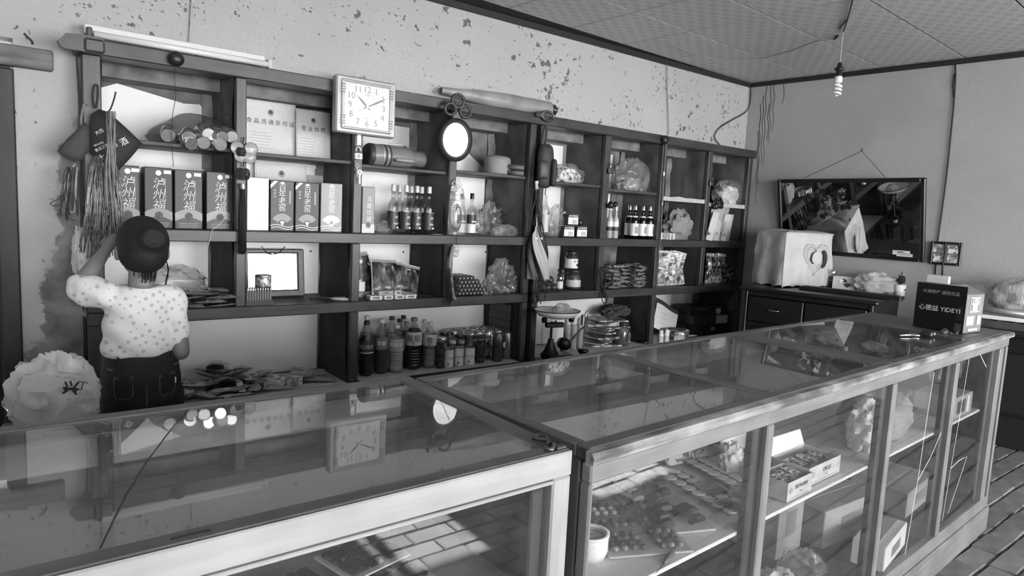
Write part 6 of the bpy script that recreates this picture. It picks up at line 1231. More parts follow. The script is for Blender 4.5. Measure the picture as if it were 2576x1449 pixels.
db('rail', .055, dl-.055, .035, .06, dh-.06, dh-.028); db('rail', .055, dl-.055, .035, .06, dh-.27, dh-.24); db('plinth', .055, dl-.055, .05, .07, 0, .10); db('panel', .055, dl-.055, .045, .06, .10, dh-.27, bev=.002)
for k in range(2):
    xa_ = .065+k*(dl-.12)/2; o = db('drawer', xa_, xa_+(dl-.14)/2, .028, .05, dh-.235, dh-.065, par=desk); b = MB(); xm = xa_+(dl-.14)/4; b.tube([(xm-.035, .026, dh-.14), (xm-.03, .008, dh-.145), (xm+.03, .008, dh-.145), (xm+.035, .026, dh-.14)], .004, 6); b.obj('handle', STEEL, o, True)
def dk(px_, py_, z=DZ):   # resting on the chest top, never nearer the wall than a hand's breadth
    p = Az(px_, py_, z); q = Aw(px_, py_, .13)
    return Vector((p.x, p.y, z)) if (p-WR0).dot(WRN) > .13 else Vector((q.x, q.y, z))
# --- television under a cloth cover
tf = Az(1966, 724, DZ); TVW, TVD, TVH = .49, .30, 0; TVH = zat(1972, 582, tf.x, tf.y)-DZ; tv = thing('covered_television', 'box-shaped television under a white cloth cover with a heart motif', 'television', (tf.x, tf.y, DZ+.002), math.radians(-13)); CLW = mat('tv_cover_cloth', .52, .9, c2=.44, scale=10, bump=2.2, bscale=16)
def cover(w, d, h):
    b = MB(); N = 44; P = []
    def sq(u):
        L_ = 2*(w+d); s = u*L_
        if s < w: return (s, 0)
        if s < w+d: return (w, s-w)
        if s < 2*w+d: return (w-(s-w-d), d)
        return (0, d-(s-2*w-d))
    def fn(u, v):
        x, y = sq(u % 1.0)
        if v < .7:
            k = v/.7; cx, cy = w/2, d/2; f = .012*math.sin(u*60)*(1-k)+.010*noise.noise((x*9, y*9, k*4)); fx = (x-cx)/(w/2); fy = (y-cy)/(d/2); z = h*k*(1-.0)+.0; hem = .014*abs(math.sin(u*46))*(1-k)**6
            sh = -.02*k*k
            return (x+fx*(f+sh), y+fy*(f+sh), z*.985+hem)
        k = (v-.7)/.3; cx, cy = w/2, d/2; s = 1-k; sag = .012*noise.noise((x*6, y*6, 2)); return (cx+(x-cx)*(s*.95+.0), cy+(y-cy)*s*.95, h*(.985+.015*math.sin(k*PI/2))+sag*math.sin(k*PI)+.01*math.sin(k*PI))
    b.grid(fn, 4*N, 40); return b
auto_smooth(cover(TVW, TVD, TVH).obj('cover', CLW, tv), 50)
HT = mat('heart_print', .50, .8); CR = mat('crescent_print', .015, .6)
def heart(r, y, w_, m, nm):
    b = MB(); n = 28; pts = []
    for i in range(n): a = 2*PI*i/n; pts.append(Vector((r*.062*16*math.sin(a)**3/1.0, y, r*.062*(13*math.cos(a)-5*math.cos(2*a)-2*math.cos(3*a)-math.cos(4*a)))))
    b.tube([p+Vector((TVW*.62, 0, TVH*.55)) for p in pts], w_, 4, closed=True); b.obj(nm, m, tv)
heart(.125, -.010, .0022, HT, 'heart_motif'); heart(.098, -.010, .0018, HT, 'heart_motif')
b = MB(); n = 12; P = [(.045*math.cos(a), .065*math.sin(a)) for a in [PI/2-PI*i/n for i in range(n+1)]]+[(.012*math.cos(a)-.002, .045*math.sin(a)) for a in [-PI/2+PI*i/n for i in range(n+1)]]; b.prism([(x, -z) for x, z in P], 0, .002, M=Matrix.Translation((TVW*.72, -.016, TVH*.52)) @ Matrix.Rotation(-PI/2, 4, 'X')); b.obj('crescent', CR, tv)
disc(tv, .045, TVW*.60, TVH*.54, -.014, HT, 'print_disc')
# --- small things on the desk
t = thing('glass_jar', 'small glass jar with steel lid beside the covered television', 'jar', dk(2091, 713)); b = MB(); b.lathe([(0, 0), (.028, .002), (.024, .05), (.028, .10), (.028, .11), (0, .11)], 14); b.obj('glass', JG, t, True); b = MB(); b.lathe([(.03, .108), (.03, .13), (0, .131)], 14); b.obj('lid', STEEL, t, True); b = MB(); b.lathe([(0, .004), (.022, .004), (.02, .05), (.022, .08), (0, .08)], 12); b.obj('contents', OLV, t, True)
t = thing('picture_card', 'small printed picture card leaning on the black chest', 'card', dk(2122, 728), rot=(-.35, 0, drz+.25)); b = MB(); b.box((0, 0, .045), (.15, .004, .10)); b.obj('card', mat('card_pale', .55, .4), t); fan_panel(t, .0, .028, 1.5, -.01, .05, -.003, CARDD, 'print_figure'); fan_panel(t, .0, .035, .9, .02, .012, -.003, CARDD, 'print_figure'); disc(t, .014, -.02, .06, -.004, PRW, 'print_figure')
t = thing('low_plank', 'low black plank lying along the front of the chest', 'plank', dk(2030, 728), drz); b = MB(); b.box((.28, -.03, .012), (.62, .07, .024), .004); b.obj('plank', DW, t); b = MB(); b.box((.28, -.03, .0265), (.58, .05, .004), .001); b.obj('runner', CARDD, t)
t = thing('crumpled_cloth', 'pale crumpled cloth lump on the black chest', 'cloth', dk(2203, 731)+Vector((.0, .0, .0)), drz); o = crumple(.34, .14, .15, 131, .3).obj('cloth', CLW, t); auto_smooth(o, 50)
t = thing('pen_cup', 'white mug holding dark pens and a brush on the chest', 'mug', dk(2262, 742)); b = MB(); b.lathe([(0, .003), (.03, 0), (.036, .075), (.033, .075), (.028, .006), (0, .006)], 18); b.obj('mug', PRW, t, True); fan_panel(t, 0, .012, 1.2, -.006, .035, -.034, CARDD, 'print_figure')
for k in range(4): b = MB(); b.tube([(.006*k-.01, 0, .01), (.018*k-.03, .01*(k % 2), .12+.02*(k % 3))], .004, 6); b.obj('pen', BLACK, t)
b = MB(); b.lathe([(0, .08), (.018, .085), (.024, .11), (.016, .13), (0, .135)], 10, M=Matrix.Translation((.014, 0, 0))); b.obj('brush_head', BRI, t, True)
# --- carton standing on the long counter
CZ = CUP+.001
A0, A1, A2 = Az(2297, 820, CZ), Az(2421, 840, CZ), Az(2477, 836, CZ); cy_ = (A1-A0); cd_ = cy_.length; crz = math.atan2(cy_.y, cy_.x); cwid = (A2-A1).length; chh = zat(2300, 708, A0.x, A0.y)-CZ
t = thing('gift_carton', 'dark lettered gift carton with folded top standing on the long counter', 'carton', (A0.x, A0.y, CZ), crz); CDK = mat('carton_dark_face', .010, .7, 0, .2); CGY = mat('carton_grey_side', .17, .6)
b = MB(); b.box((cd_/2, cwid/2, chh*.42), (cd_-.001, cwid-.004, chh*.84), .002); b.obj('body', CGY, t); b = MB(); b.box((cd_/2, -.0016, chh*.5), (cd_+.002, .003, chh), .001); b.obj('front_panel', CDK, t)
b = MB(); b.add([(cd_, .0, chh*.84), (cd_, cwid, chh*.84), (cd_*.62, cwid, chh), (cd_*.62, 0, chh), (0, 0, chh), (0, cwid, chh)], [(0, 1, 2, 3), (3, 2, 5, 4)]); b.obj('top_flap', CGY, t); b = MB(); b.add([(cd_, cwid, chh*.84), (cd_*.62, cwid, chh), (cd_*.9, cwid+.01, chh*1.02), (cd_*1.02, cwid+.004, chh*.9)], [(0, 1, 2, 3)]); b.obj('side_flap', CGY, t)
text('心德益 YIDEYI', cd_*.135, PRW, t, (cd_*.50, -.0036, chh*.46)); text('大洲特产 诚信优品', cd_*.09, GREYI, t, (cd_*.5, -.0036, chh*.82))
plate(t, cd_*.9, chh*.12, .022, .03, -.0036, mat('faint_print', .05, .5), 'print_panel'); 
for k in range(4): plate(t, cd_*(.86+.03*k), chh*.42, .001, chh*.3, -.0036, mat('faint_print', .05, .5), 'print_line')
sd = thing  # side face prints sit on +x
def splate(y, z, w_, h_, m, nm='print_panel'): b = MB(); b.box((cd_+.001, y, z), (.0012, w_, h_)); b.obj(nm, m, t)
for (yy, zz, ww, hh) in ((.5, .76, .5, .004), (.5, .46, .5, .004)): splate(cwid*yy, chh*zz, cwid*ww, hh, PRW, 'border')
for yy in (.25, .75): splate(cwid*yy, chh*.61, .002, chh*.30, PRW, 'border')
text('心德益', cwid*.13, PRW, t, (cd_+.0018, cwid*.5, chh*.70), rot=(PI/2, 0, PI/2)); splate(cwid*.5, chh*.63, cwid*.38, chh*.04, PRW); splate(cwid*.5, chh*.54, cwid*.28, chh*.12, mat('print_mid', .6, .5)); splate(cwid*.3, chh*.27, cwid*.4, chh*.2, mat('print_mid2', .42, .5)); splate(cwid*.78, chh*.27, cwid*.2, chh*.2, mat('print_mid2', .42, .5)); splate(cwid*.5, chh*.07, cwid*.5, chh*.045, PRW)
b = MB(); b.box((0, 0, 0), (.085, .012, .035), .004); o = b.obj('white_tag', PRW, t, loc=(cd_*.25, cwid*.4, chh+.012))
# --- small shiny things on the counter top
GS = .8; t = thing('bottle_opener', 'small shiny opener lying near the gift carton', 'opener', Az(2285, 845, CZ), -.3); b = MB(); b.tube([(-.05, 0, .003), (0, 0, .004), (.04, 0, .003)], [.004, .006, .008], 8); b.obj('handle', STEEL, t, True); b = MB(); ring(b, .008, .014, .001, .005, 14); b.obj('ring', STEEL, t, loc=(.05, 0, 0))
t = thing('black_wallet', 'small black case with a bright clasp beside the gift carton', 'case', Az(2333, 845, CZ), .2); b = MB(); b.box((0, 0, .012), (.07, .045, .024), .006); b.obj('case', BLACK, t); b = MB(); b.box((.022, -.024, .010), (.010, .004, .010), .001); b.obj('clasp', PRW, t); GS = 1.0
for i, x in enumerate((2418, 2232)):
    q = Az(x, 915 if i else 822, CUP+.001); b = MB(); b.tube([(-.02, 0, .002), (0, .004, .003), (.02, -.002, .002)], .0016, 5); tag(b.obj('wire_scrap', DKMET, None, loc=q), ['bit of wire on the bare end board of the long counter', 'pale scrap at the cross bar of the long counter'][i], 'wire')
# --- side table by the end wall with goods
P0 = Aw(2500, 800, .0); TZ = .885; TM = Matrix.Translation(WR0) @ Matrix.Rotation(math.atan2(WRT.y, WRT.x), 4, 'Z'); s0 = (P0-WR0).dot(WRT)
tb = thing('side_table', 'dark table by the end wall beyond the long counter', 'table', WR0+WRT*(s0-.02)+Vector((0, 0, FLOOR)), math.atan2(WRT.y, WRT.x)); hT = TZ-FLOOR; tl_ = 1.15
def tbx(name, xa_, xb_, ya_, yb_, za_, zb_, m, bev=.004): b = MB(); b.box(((xa_+xb_)/2, -(ya_+yb_)/2, (za_+zb_)/2), (xb_-xa_, yb_-ya_, zb_-za_), bev); return b.obj(name, m, tb)
tbx('top', 0, tl_, .01, .50, hT-.03, hT, DW, .008); tbx('apron', .04, tl_-.04, .46, .48, hT-.12, hT-.03, DW)
for xx in (.04, tl_-.09):
    for yy in (.03, .43): tbx('leg', xx, xx+.05, yy, yy+.05, 0, hT-.03, DW)
tbx('front_panel', .02, tl_-.02, .44, .46, .0, hT-.03, mat('under_table_dark', .008, .6)); tbx('end_panel', .015, .035, .02, .46, .0, hT-.03, mat('under_table_dark', .008, .6)); tbx('shelf', .05, tl_-.05, .03, .47, .18, .20, DW)  # black panels stand in for the deep shade under the table top
def tb_pt(x, y, z): return tb.matrix_basis @ Vector((x, -y, z-FLOOR))
def on_table(px_, off): q = Aw(px_, 760, off); return (q-tb.location).dot(WRT)
x1 = on_table(2530, .25)
t = thing('wood_tray', 'shallow slatted tray of small goods on the side table', 'tray', tb_pt(x1, .30, TZ+.001), tb.rotation_euler.z); b = MB(); b.box((0, 0, .006), (.34, .26, .012)); b.obj('bottom', CARDD, t)
for s in (-1, 1): b = MB(); b.box((s*.17, 0, .022), (.012, .27, .044), .002); b.obj('tray_side', WB, t); b = MB(); b.box((0, s*.13, .022), (.33, .012, .044), .002); b.obj('tray_side', WB, t)
for q in range(3): b = MB(); b.box((-.08+.08*q, 0, .034), (.010, .25, .012), .002); b.obj('slat', mat('slat_pale', .35, .6), t)
t = thing('newspaper_stack', 'stack of folded papers on the slatted tray', 'papers', tb_pt(x1+.01, .26, TZ+.046), tb.rotation_euler.z+.1); b = MB(); b.grid(lambda u, v: ((u-.5)*.42, (v-.5)*.28, .03+.02*noise.noise((u*3, v*3, 1))), 10, 8); b.obj('sheet', mat('newsprint', .6, .8), t, True); b = MB(); b.box((0, 0, .013), (.40, .27, .024), .003); b.obj('papers', PAPER, t)
b = MB(); b.cyl((-.18, -.10, .055), (.14, -.13, .05), .016, n=12); b.obj('rolled_sheet', mat('roll_metal', .35, .3, .5), t, True)
t = thing('wrapped_bundle', 'pale rolled bedding bundle on top of the papers', 'bundle', tb_pt(x1+.10, .24, TZ+.10), tb.rotation_euler.z); o = crumple(.42, .26, .20, 141, .16).obj('cloth', mat('bundle_cloth', .62, .8, c2=.42, scale=30, stretch=(6, 1, 1), bump=.8, bscale=20), t); auto_smooth(o, 50)
t = thing('paper_fan', 'splayed pale paper sheets standing behind the bundle', 'papers', tb_pt(x1+.16, .05, TZ+.002), tb.rotation_euler.z)
for k in range(4): b = MB(); b.box((0, 0, .19), (.10, .002, .38)); b.obj('sheet', PAPER, t, loc=(.02*k, .004*k, 0), rot=(0, .25+.05*k, 0))
t = thing('storage_barrel', 'dark covered barrel standing under the side table', 'barrel', tb_pt(.45, .25, FLOOR+.202), 0); b = MB(); b.lathe([(0, 0), (.15, 0), (.17, .1), (.17, .28), (.14, .34), (.05, .37), (0, .37)], 20); b.obj('barrel', mat('barrel', .06, .6), t, True); b = MB(); ring(b, .165, .176, .24, .265, 20); b.obj('hoop', DKMET, t)
# ================================================================== goods inside the counters
GS = GSC; SZ = 1.410-(1.410-.570)*GS+.001; Z1 = 1.410-(1.410-.620)*GS+.001
def S2(px_, py_): return Az(px_, py_, SZ)
t = thing('white_tub', 'round white tub with printed lid beside the marble tray', 'tub', S2(1492, 1404)+Vector((0, .012, .001))); b = MB(); b.lathe([(0, 0), (.040, 0), (.046, .02), (.046, .05), (.044, .056), (0, .056)], 28); b.obj('tub', mat('tub_white', .72, .35), t, True)
b = MB(); ring(b, .036, .048, .056, .062, 28); b.obj('lid_rim', PRW, t, True); b = MB(); b.lathe([(0, .058), (.037, .058)], 24); b.obj('lid', mat('lid_print', .65, .4, c2=.3, scale=40, lo=.55, hi=.6), t)
# marble tray
q = S2(1580, 1330); t = thing('marble_tray', 'flat film-wrapped tray of small glossy balls inside the counter', 'tray', q+Vector((0, 0, .001)), -.42); b = MB(); b.box((0, 0, .003), (.23, .30, .006), .002); b.obj('card', mat('tray_card', .45, .5), t)
BD = [mat('ball_dark', .08, .12), mat('ball_pale', .62, .15), mat('ball_mid', .25, .12)]
bms = []
for k in range(3): b = MB(); b.lathe([(0, 0), (.006, .0015), (.0085, .0055), (.0085, .0085), (.006, .013), (0, .0145)], 10); bms.append(b.mesh('ball', BD[k], True))
for i in range(11):
    for j in range(8):
        if (i in (4, 7)) or (j == 4 and i < 5): continue
        o = bpy.data.objects.new('ball', bms[1 if (i in (8, 9) and j < 4) else (0 if (i+j//2) % 3 else 2)]); o.location = (-.09+.0255*j, -.125+.0245*i, .006); link(o, t)
b = MB(); b.grid(lambda u, v: ((u-.5)*.25, (v-.5)*.33, .024+.004*noise.noise((u*9, v*9, 2))-.022*max(abs(2*u-1), abs(2*v-1))**8), 16, 20); b.obj('film', film('film_flat', .95, .8, .08), t)
# bag of toy cars
q = S2(1648, 1272); t = thing('toy_card', 'clear bag with a card of small toy cars lying on the counter shelf', 'toy pack', q+Vector((0, .01, .001)), -.38); b = MB(); b.box((0, 0, .003), (.19, .38, .006), .002); b.obj('card', mat('toy_card_print', .5, .5, c2=.35, scale=9), t)
b = MB(); b.grid(lambda u, v: ((u-.5)*.225, (v-.5)*.43, .050-.044*max(abs(2*u-1), abs(2*v-1))**6+.008*noise.noise((u*6, v*8, 5))), 22, 30); auto_smooth(b.obj('film', film('film_toy', .955, .8, .08), t), 25)
def car(par, x, y, rz, m):
    b = MB(); b.box((0, 0, .012), (.030, .066, .012), .005); b.box((0, .003, .022), (.025, .036, .012), .005); o = b.obj('car', m, par, loc=(x, y, .006), rz=rz); o.scale = (1.45, 1.45, 1.35)
    for sx in (-1, 1):
        for sy in (-1, 1): w = MB(); w.lathe([(0, -.003), (.0065, -.003), (.0065, .003), (0, .003)], 10, M=Matrix.Translation((sx*.015, sy*.020, .007)) @ Matrix.Rotation(PI/2, 4, 'Y')); w.obj('wheel', BLACK, o)
    w = MB(); w.box((0, -.017, .023), (.020, .002, .007)); w.obj('windscreen', CARDD, o)
CM = [mat('toy_dark', .04, .25), mat('toy_pale', .6, .25), mat('toy_mid', .2, .25)]
for k, (x, y, rz, c_) in enumerate(((.045, .06, .25, 0), (-.06, .03, .3, 1), (-.05, -.13, .2, 0), (.05, -.12, .3, 0), (0, -.04, .1, 2), (-.045, .13, .3, 2))): car(t, x, y, rz, CM[c_])
# badge strips
for k, (pa, pb_, lb) in enumerate((((1668, 1190), (1868, 1302), 'dark strip of round pale badges next to the toy cars'), ((1745, 1165), (1905, 1250), 'dark strip of round pale badges below the printed bag'))):
    A_, B_ = S2(*pa), S2(*pb_); d_ = B_-A_; L_ = d_.length*.98/GS; t = thing('badge_strip', lb, 'badge card', (A_+B_)/2+Vector((0, 0, .009+.002*k)), math.atan2(d_.y, d_.x), 'badge strips'); b = MB(); b.box((0, 0, .001), (L_, .105, .002)); b.obj('card', mat('strip_dark', .10, .4), t)
    n_ = 8
    for i in range(n_):
        for j in range(2): b = MB(); b.lathe([(0, .0035), (.017, .003), (.019, .0)], 18); b.obj('badge', mat('badge_pale', .58, .35), t, loc=(-L_/2+L_*(i+.5)/n_, -.026+.052*j, .002)); b = MB(); ring(b, .0195, .0215, .0003, .0012, 18); b.obj('badge_ring', PRW, t, loc=(-L_/2+L_*(i+.5)/n_, -.026+.052*j, .002))
# printed bag, crumpled wrap, pellet box at the back
q = S2(1745, 1180); t = thing('printed_packet', 'printed toy packet with bold caption leaning at the back of the shelf', 'packet', q+Vector((.02, .03, .006)), rot=(-.75, 0, -.12)); w_ = .20; b = MB(); b.grid(lambda u, v: ((u-.5)*w_, -.012*math.sin(PI*u)*math.sin(PI*v), v*.12), 10, 8); b.obj('wrapper', printed('toy_packet_print', .45, .08, 40, 40, .5, .3, 0, .8), t, True); text('系列产品! 精彩体验!', .013, INK, t, (0, -.004, .010)); text('Kungfu', .016, CARDD, t, (-.05, -.010, .10), shear=.3); plate(t, 0, .010, .19, .017, -.0022, PRW, 'caption_band')
t = bagobj('plastic_wrap', 'white crumpled wrapper beside the badge strips', 'wrapper', S2(1850, 1205)+Vector((.02, .03, .004)), (.10, .09, .12), 151, F_WHITE, amp=.4)
t = thing('pellet_box', 'open box of small pale pellets at the back of the counter shelf', 'box', S2(1870, 1168)+Vector((.05, .07, .001)), -.2); b = MB(); b.box((0, 0, .01), (.14, .10, .02), .002); b.obj('box', CARDG, t); b = MB(); b.box((0, .05, .035), (.14, .004, .06)); b.obj('flap', CARDD, t)
for i in range(6):
    for j in range(4): b = MB(); b.lathe([(0, 0), (.008, 0), (.008, .006), (0, .008)], 8); b.obj('pellet', PRW, t, loc=(-.055+.022*i, -.035+.022*j, .020))
# cartons lettered FEI HUAN
def open_carton(label, A_, B_, dep, h, lid, txt, seed):
    d_ = B_-A_; L_ = d_.length/GS; t = thing('small_carton', label, 'box', A_+Vector((0, 0, .001)), math.atan2(d_.y, d_.x), 'open cartons in the counter'); CP = mat('carton_pale', .58, .5, c2=.45, scale=14)
    for (x, y, sx, sy) in ((L_/2, .001, L_, .002), (L_/2, dep-.001, L_, .002), (.001, dep/2, .002, dep), (L_-.001, dep/2, .002, dep)): b = MB(); b.box((x, y, h/2), (sx, sy, h)); b.obj('carton_side', CP, t)
    b = MB(); b.box((L_/2, dep/2, .001), (L_, dep, .002)); b.obj('carton_base', CP, t)
    if lid: b = MB(); b.add([(0, dep, h), (L_, dep, h), (L_, dep+.02, h+.05), (.01, dep+.02, h+.055)], [(0, 1, 2, 3)]); b.obj('flap', PRW, t)
    text(txt, h*.30, INK, t, (L_*.55, -.001, h*.62)); text('PEN', h*.16, GREYI, t, (L_*.55, -.001, h*.30)); disc(t, h*.16, L_*.14, h*.55, -.0008, GREYI); plate(t, L_*.5, h*.12, L_*.8, .002, -.0008, GREYI, 'print_line')
    for i in range(3): o = bpy.data.objects.new('pack', PSH[(seed+i) % 4]); o.scale = (.55, .8, .8); o.location = (L_*(.2+.3*i), dep*.5, h*.72); o.rotation_euler = (.1*i, .15, .4*i); link(o, t)
F_, G_ = S2(2000, 1283), S2(2098, 1262); open_carton('pale lettered carton at the shelf edge with shiny packs sticking out', c2(.96, .055, SZ), c2(1.12, .055, SZ), .10, .062, False, 'FEI HUAN', 0)
open_carton('open pale carton with raised flap beside the one at the shelf edge', c2(1.14, .075, SZ), c2(1.37, .075, SZ), .13, .062, True, 'CIRCLE', 1)
open_carton('open pale carton set behind the other two', c2(1.02, .22, SZ), c2(1.22, .22, SZ), .10, .055, True, 'FEI HUAN', 2)
for i, (x_, y_) in enumerate(((.80, .12), (.90, .16), (.84, .24))): pouch('snack_packet', ['shiny packet at the shelf edge near the spoon', 'shiny packet lying against the pale lettered carton', 'shiny packet behind the two others near the spoon'][i], c2(x_, y_, SZ+.003), (0, .1, .5*i), 5, (.8, .9, .8), 'shiny packets on the counter shelf')
t = thing('plastic_spoon', 'white plastic spoon poking over the edge of the counter shelf', 'spoon', c2(.785, .05, SZ+.004)); P_ = c2(.785, .05, SZ+.004); b = MB(); b.tube([(.02, .06, .004), (.0, .02, .004), (-.012, -.012, .0), (-.02, -.020, -.05), (-.035, -.022, -.14)], [.010, .006, .0035, .0035, .006], 7); b.obj('handle', PRW, t, True); b = MB(); b.lathe([(0, 0), (.014, .002), (.018, .007), (.016, .007), (0, .003)], 14, M=Matrix.Translation((.03, .075, .0)) @ Matrix.Scale(1.3, 4, (0, 1, 0))); b.obj('bowl', PRW, t, True)
# knife on the front edge
t = thing('pocket_knife', 'old pocket knife lying at the front edge of the counter shelf', 'knife', S2(1712, 1416)+Vector((0, 0.025, .004)), .35); b = MB(); b.tube([(-.05, 0, 0), (0, .002, 0), (.045, 0, 0)], [.004, .007, .006], 8); b.obj('handle', mat('knife_handle', .10, .4), t, True); b = MB(); b.add([(-.05, -.004, .001), (-.11, 0, .001), (-.05, .005, .001)], [(0, 1, 2)]); b.obj('blade', STEEL, t)
# end bays: cloth, bags, boxes
t = thing('cloth_roll', 'grey rolled cloth with fringed edge on the shelf of the cracked pane', 'cloth', c2(1.98, .20, SZ+.001), C2R+.1); o = crumple(.56, .28, .19, 161, .14, nu=40).obj('cloth', mat('cloth_mid', .22, .9, c2=.30, scale=14, bump=.8, bscale=40), t); auto_smooth(o, 60)
b = MB()
for k in range(14): x = -.08+.024*k; b.add([(x, -.09, .150+.01*math.sin(k)), (x+.010, -.092, .175+.01*math.sin(k)), (x+.016, -.09, .150)], [(0, 1, 2)])
tag(b.obj('fringe', mat('fringe', .12, .9), t), kind='stuff')
t = bagobj('plastic_bag', 'white bag of small packets on the shelf behind the cracked pane', 'bag', c2(1.72, .13, SZ+.001), (.22, .15, .20), 163, F_WHITE, amp=.3); t = bagobj('plastic_bag', 'clear bag holding a cup in the last bay of the counter', 'bag', c2(2.62, .15, SZ+.12), (.24, .16, .26), 165, F_CLEAR, amp=.3, inner=[(PRW, .35, 'cup')])
t = thing('small_carton', 'grey open carton under the clear bag in the last bay', 'box', c2(2.62, .14, SZ+.001), C2R); b = MB(); b.box((0, 0, .05), (.26, .17, .10), .003); b.obj('carton', CARDG, t); plate(t, -.03, .05, .12, .06, -.0856, CARDD, 'print_panel'); plate(t, .07, .05, .03, .08, -.0856, PRW, 'tag')
LZ = FLOOR+.18*GS
for i, (x_, y_, L_, D_, H_, m_, lb) in enumerate(((1.96, .36, .44, .26, .16, CARDG, 'large grey carton on the bottom shelf behind the cracked pane'), (1.90, .08, .34, .12, .10, PRW, 'pale flat carton on the bottom shelf at the cracked pane'), (2.55, .25, .40, .25, .12, CARDG, 'grey carton on the bottom shelf of the last bay'), (1.58, .36, .20, .2, .26, CARDG, 'upright carton at the back of the bottom shelf'))):
    t = thing('storage_carton', lb, 'box', c2(x_, y_+.02*i, LZ+.001), C2R+(-.1, .12, .05, 0)[i]); b = MB(); b.box((0, 0, H_/2), (L_, D_, H_), .003); b.obj('carton', m_, t); b = MB(); b.box((0, 0, H_+.001), (L_*.96, .05, .0015)); b.obj('tape', mat('tape_clear', .4, .2), t); plate(t, 0, H_*.5, L_*.4, H_*.4, -D_/2-.0008, mat('carton_print2', .2, .5), 'print_panel')
bagobj('plastic_bag', 'crumpled clear bag on the bottom shelf under the pale cartons', 'bag', c2(1.12, .14, LZ), (.28, .2, .17), 167, F_MILK, amp=.35); bagobj('plastic_bag', 'film-wrapped bundle on the bottom shelf near the cracked pane', 'bag', c2(1.40, .18, LZ), (.2, .2, .14), 169, F_CLEAR, amp=.3)
bagobj('plastic_bag', 'pale wrapped packs on the bottom shelf under the toy cars', 'bag', c2(.5, .16, LZ), (.34, .2, .14), 171, F_WHITE, amp=.3)
# --- in the white-fronted counter: trays of dark squares
def square_tray(label, A_, B_, C_, rows, cols, m, zoff=0.0):
    ux, uy = (B_-A_), (C_-A_); w_, d_ = ux.length/GS, uy.length/GS; t = thing('sweet_tray', label, 'tray', (A_+B_+C_-A_+Vector((0, 0, 0)))/2+Vector((0, 0, .001+zoff)), math.atan2(ux.y, ux.x), 'trays of dark squares'); b = MB(); b.box((0, 0, .002), (w_, d_, .004)); b.obj('backing', mat('tray_backing', .52, .5), t); cw_, cd2 = w_*.9/cols, d_*.88/rows
    for i in range(cols):
        for j in range(rows): b = MB(); b.box((-w_*.45+cw_*(i+.5), -d_*.44+cd2*(j+.5), .009), (cw_*.92, cd2*.92, .010), .003); b.obj('square', m, t)
    return t
DKS = printed('dark_square', .012, .03, 60, 60, .68, .3, 0, .2, coat=.3); DKS2 = mat('dark_square_plain', .06, .35)
Zq = lambda x, y: Az(x, y, Z1)
A_ = Vector((.450, -2.145, Z1)); square_tray('paper tray of six glossy black squares on top of others', A_, A_+Vector((.123, .028, 0)), A_+Vector((-.024, .107, 0)), 2, 3, DKS, .012); square_tray('paper tray of black squares peeking from under another', A_+Vector((.010, -.068, 0)), A_+Vector((.134, -.040, 0)), A_+Vector((-.014, .040, 0)), 2, 3, DKS, 0)
A2_ = Vector((.318, -2.169, Z1)); square_tray('flat tray of dull dark bars beside the black squares', A2_, A2_+Vector((.119, .028, 0)), A2_+Vector((-.024, .103, 0)), 1, 5, DKS2, 0); A2_ = Vector((.223, -2.200, Z1)); square_tray('flat tray of dull dark bars farther along the shelf', A2_, A2_+Vector((.088, .024, 0)), A2_+Vector((-.024, .103, 0)), 1, 4, DKS2, 0)
bagobj('plastic_wrap', 'clear wrapper lying behind the black squares', 'wrapper', Vector((.573, -1.986, Z1)), (.16, .12, .03), 173, F_CLEAR, amp=.3)
GS = 1.0
# ================================================================== the girl behind the counter
GX, GY = .408, -.50
girl = thing('person', 'child in a white leaf-dotted blouse and dark jeans facing the shelves, one arm raised', 'person', (GX, GY, FLOOR)); ZO = -FLOOR
SKIN = mat('skin', .17, .5); HAIR = mat('hair', .003, .75, bump=.4, bscale=90); JEAN = mat('denim', .008, .8, c2=.014, scale=60, bump=.5, bscale=160)
def dotcloth():
    m, nt, N, L, B = _new('dotted_blouse'); B.inputs['Roughness'].default_value = .85
    tc = N.new('ShaderNodeTexCoord'); mp = N.new('ShaderNodeMapping'); mp.inputs['Scale'].default_value = (40, 0, 40); mp.inputs['Rotation'].default_value = (0, .5, 0); L.new(tc.outputs['Object'], mp.inputs[0])
    vo = N.new('ShaderNodeTexVoronoi'); vo.inputs['Randomness'].default_value = .35; vo.inputs['Scale'].default_value = 1.0; L.new(mp.outputs[0], vo.inputs['Vector'])
    mr = N.new('ShaderNodeMapRange'); mr.inputs[1].default_value = .24; mr.inputs[2].default_value = .27; L.new(vo.outputs['Distance'], mr.inputs[0])
    mx = N.new('ShaderNodeMix'); mx.data_type = 'RGBA'; L.new(mr.outputs[0], mx.inputs[0]); mx.inputs[6].default_value = G(.46); mx.inputs[7].default_value = G(.70); L.new(mx.outputs[2], B.inputs['Base Color'])
    nz = N.new('ShaderNodeTexNoise'); nz.inputs['Scale'].default_value = 9; bp = N.new('ShaderNodeBump'); bp.inputs['Strength'].default_value = .6; bp.inputs['Distance'].default_value = .012; mp2 = N.new('ShaderNodeMapping'); mp2.inputs['Scale'].default_value = (1, 1, 2.2); mp2.inputs['Rotation'].default_value = (0, .8, 0); L.new(tc.outputs['Object'], mp2.inputs[0]); L.new(mp2.outputs[0], nz.inputs['Vector']); L.new(nz.outputs['Fac'], bp.inputs['Height']); L.new(bp.outputs[0], B.inputs['Normal']); return m
BLOUSE = dotcloth()
def L3(x, y, z): return Vector((x-GX, y-GY, z+ZO))
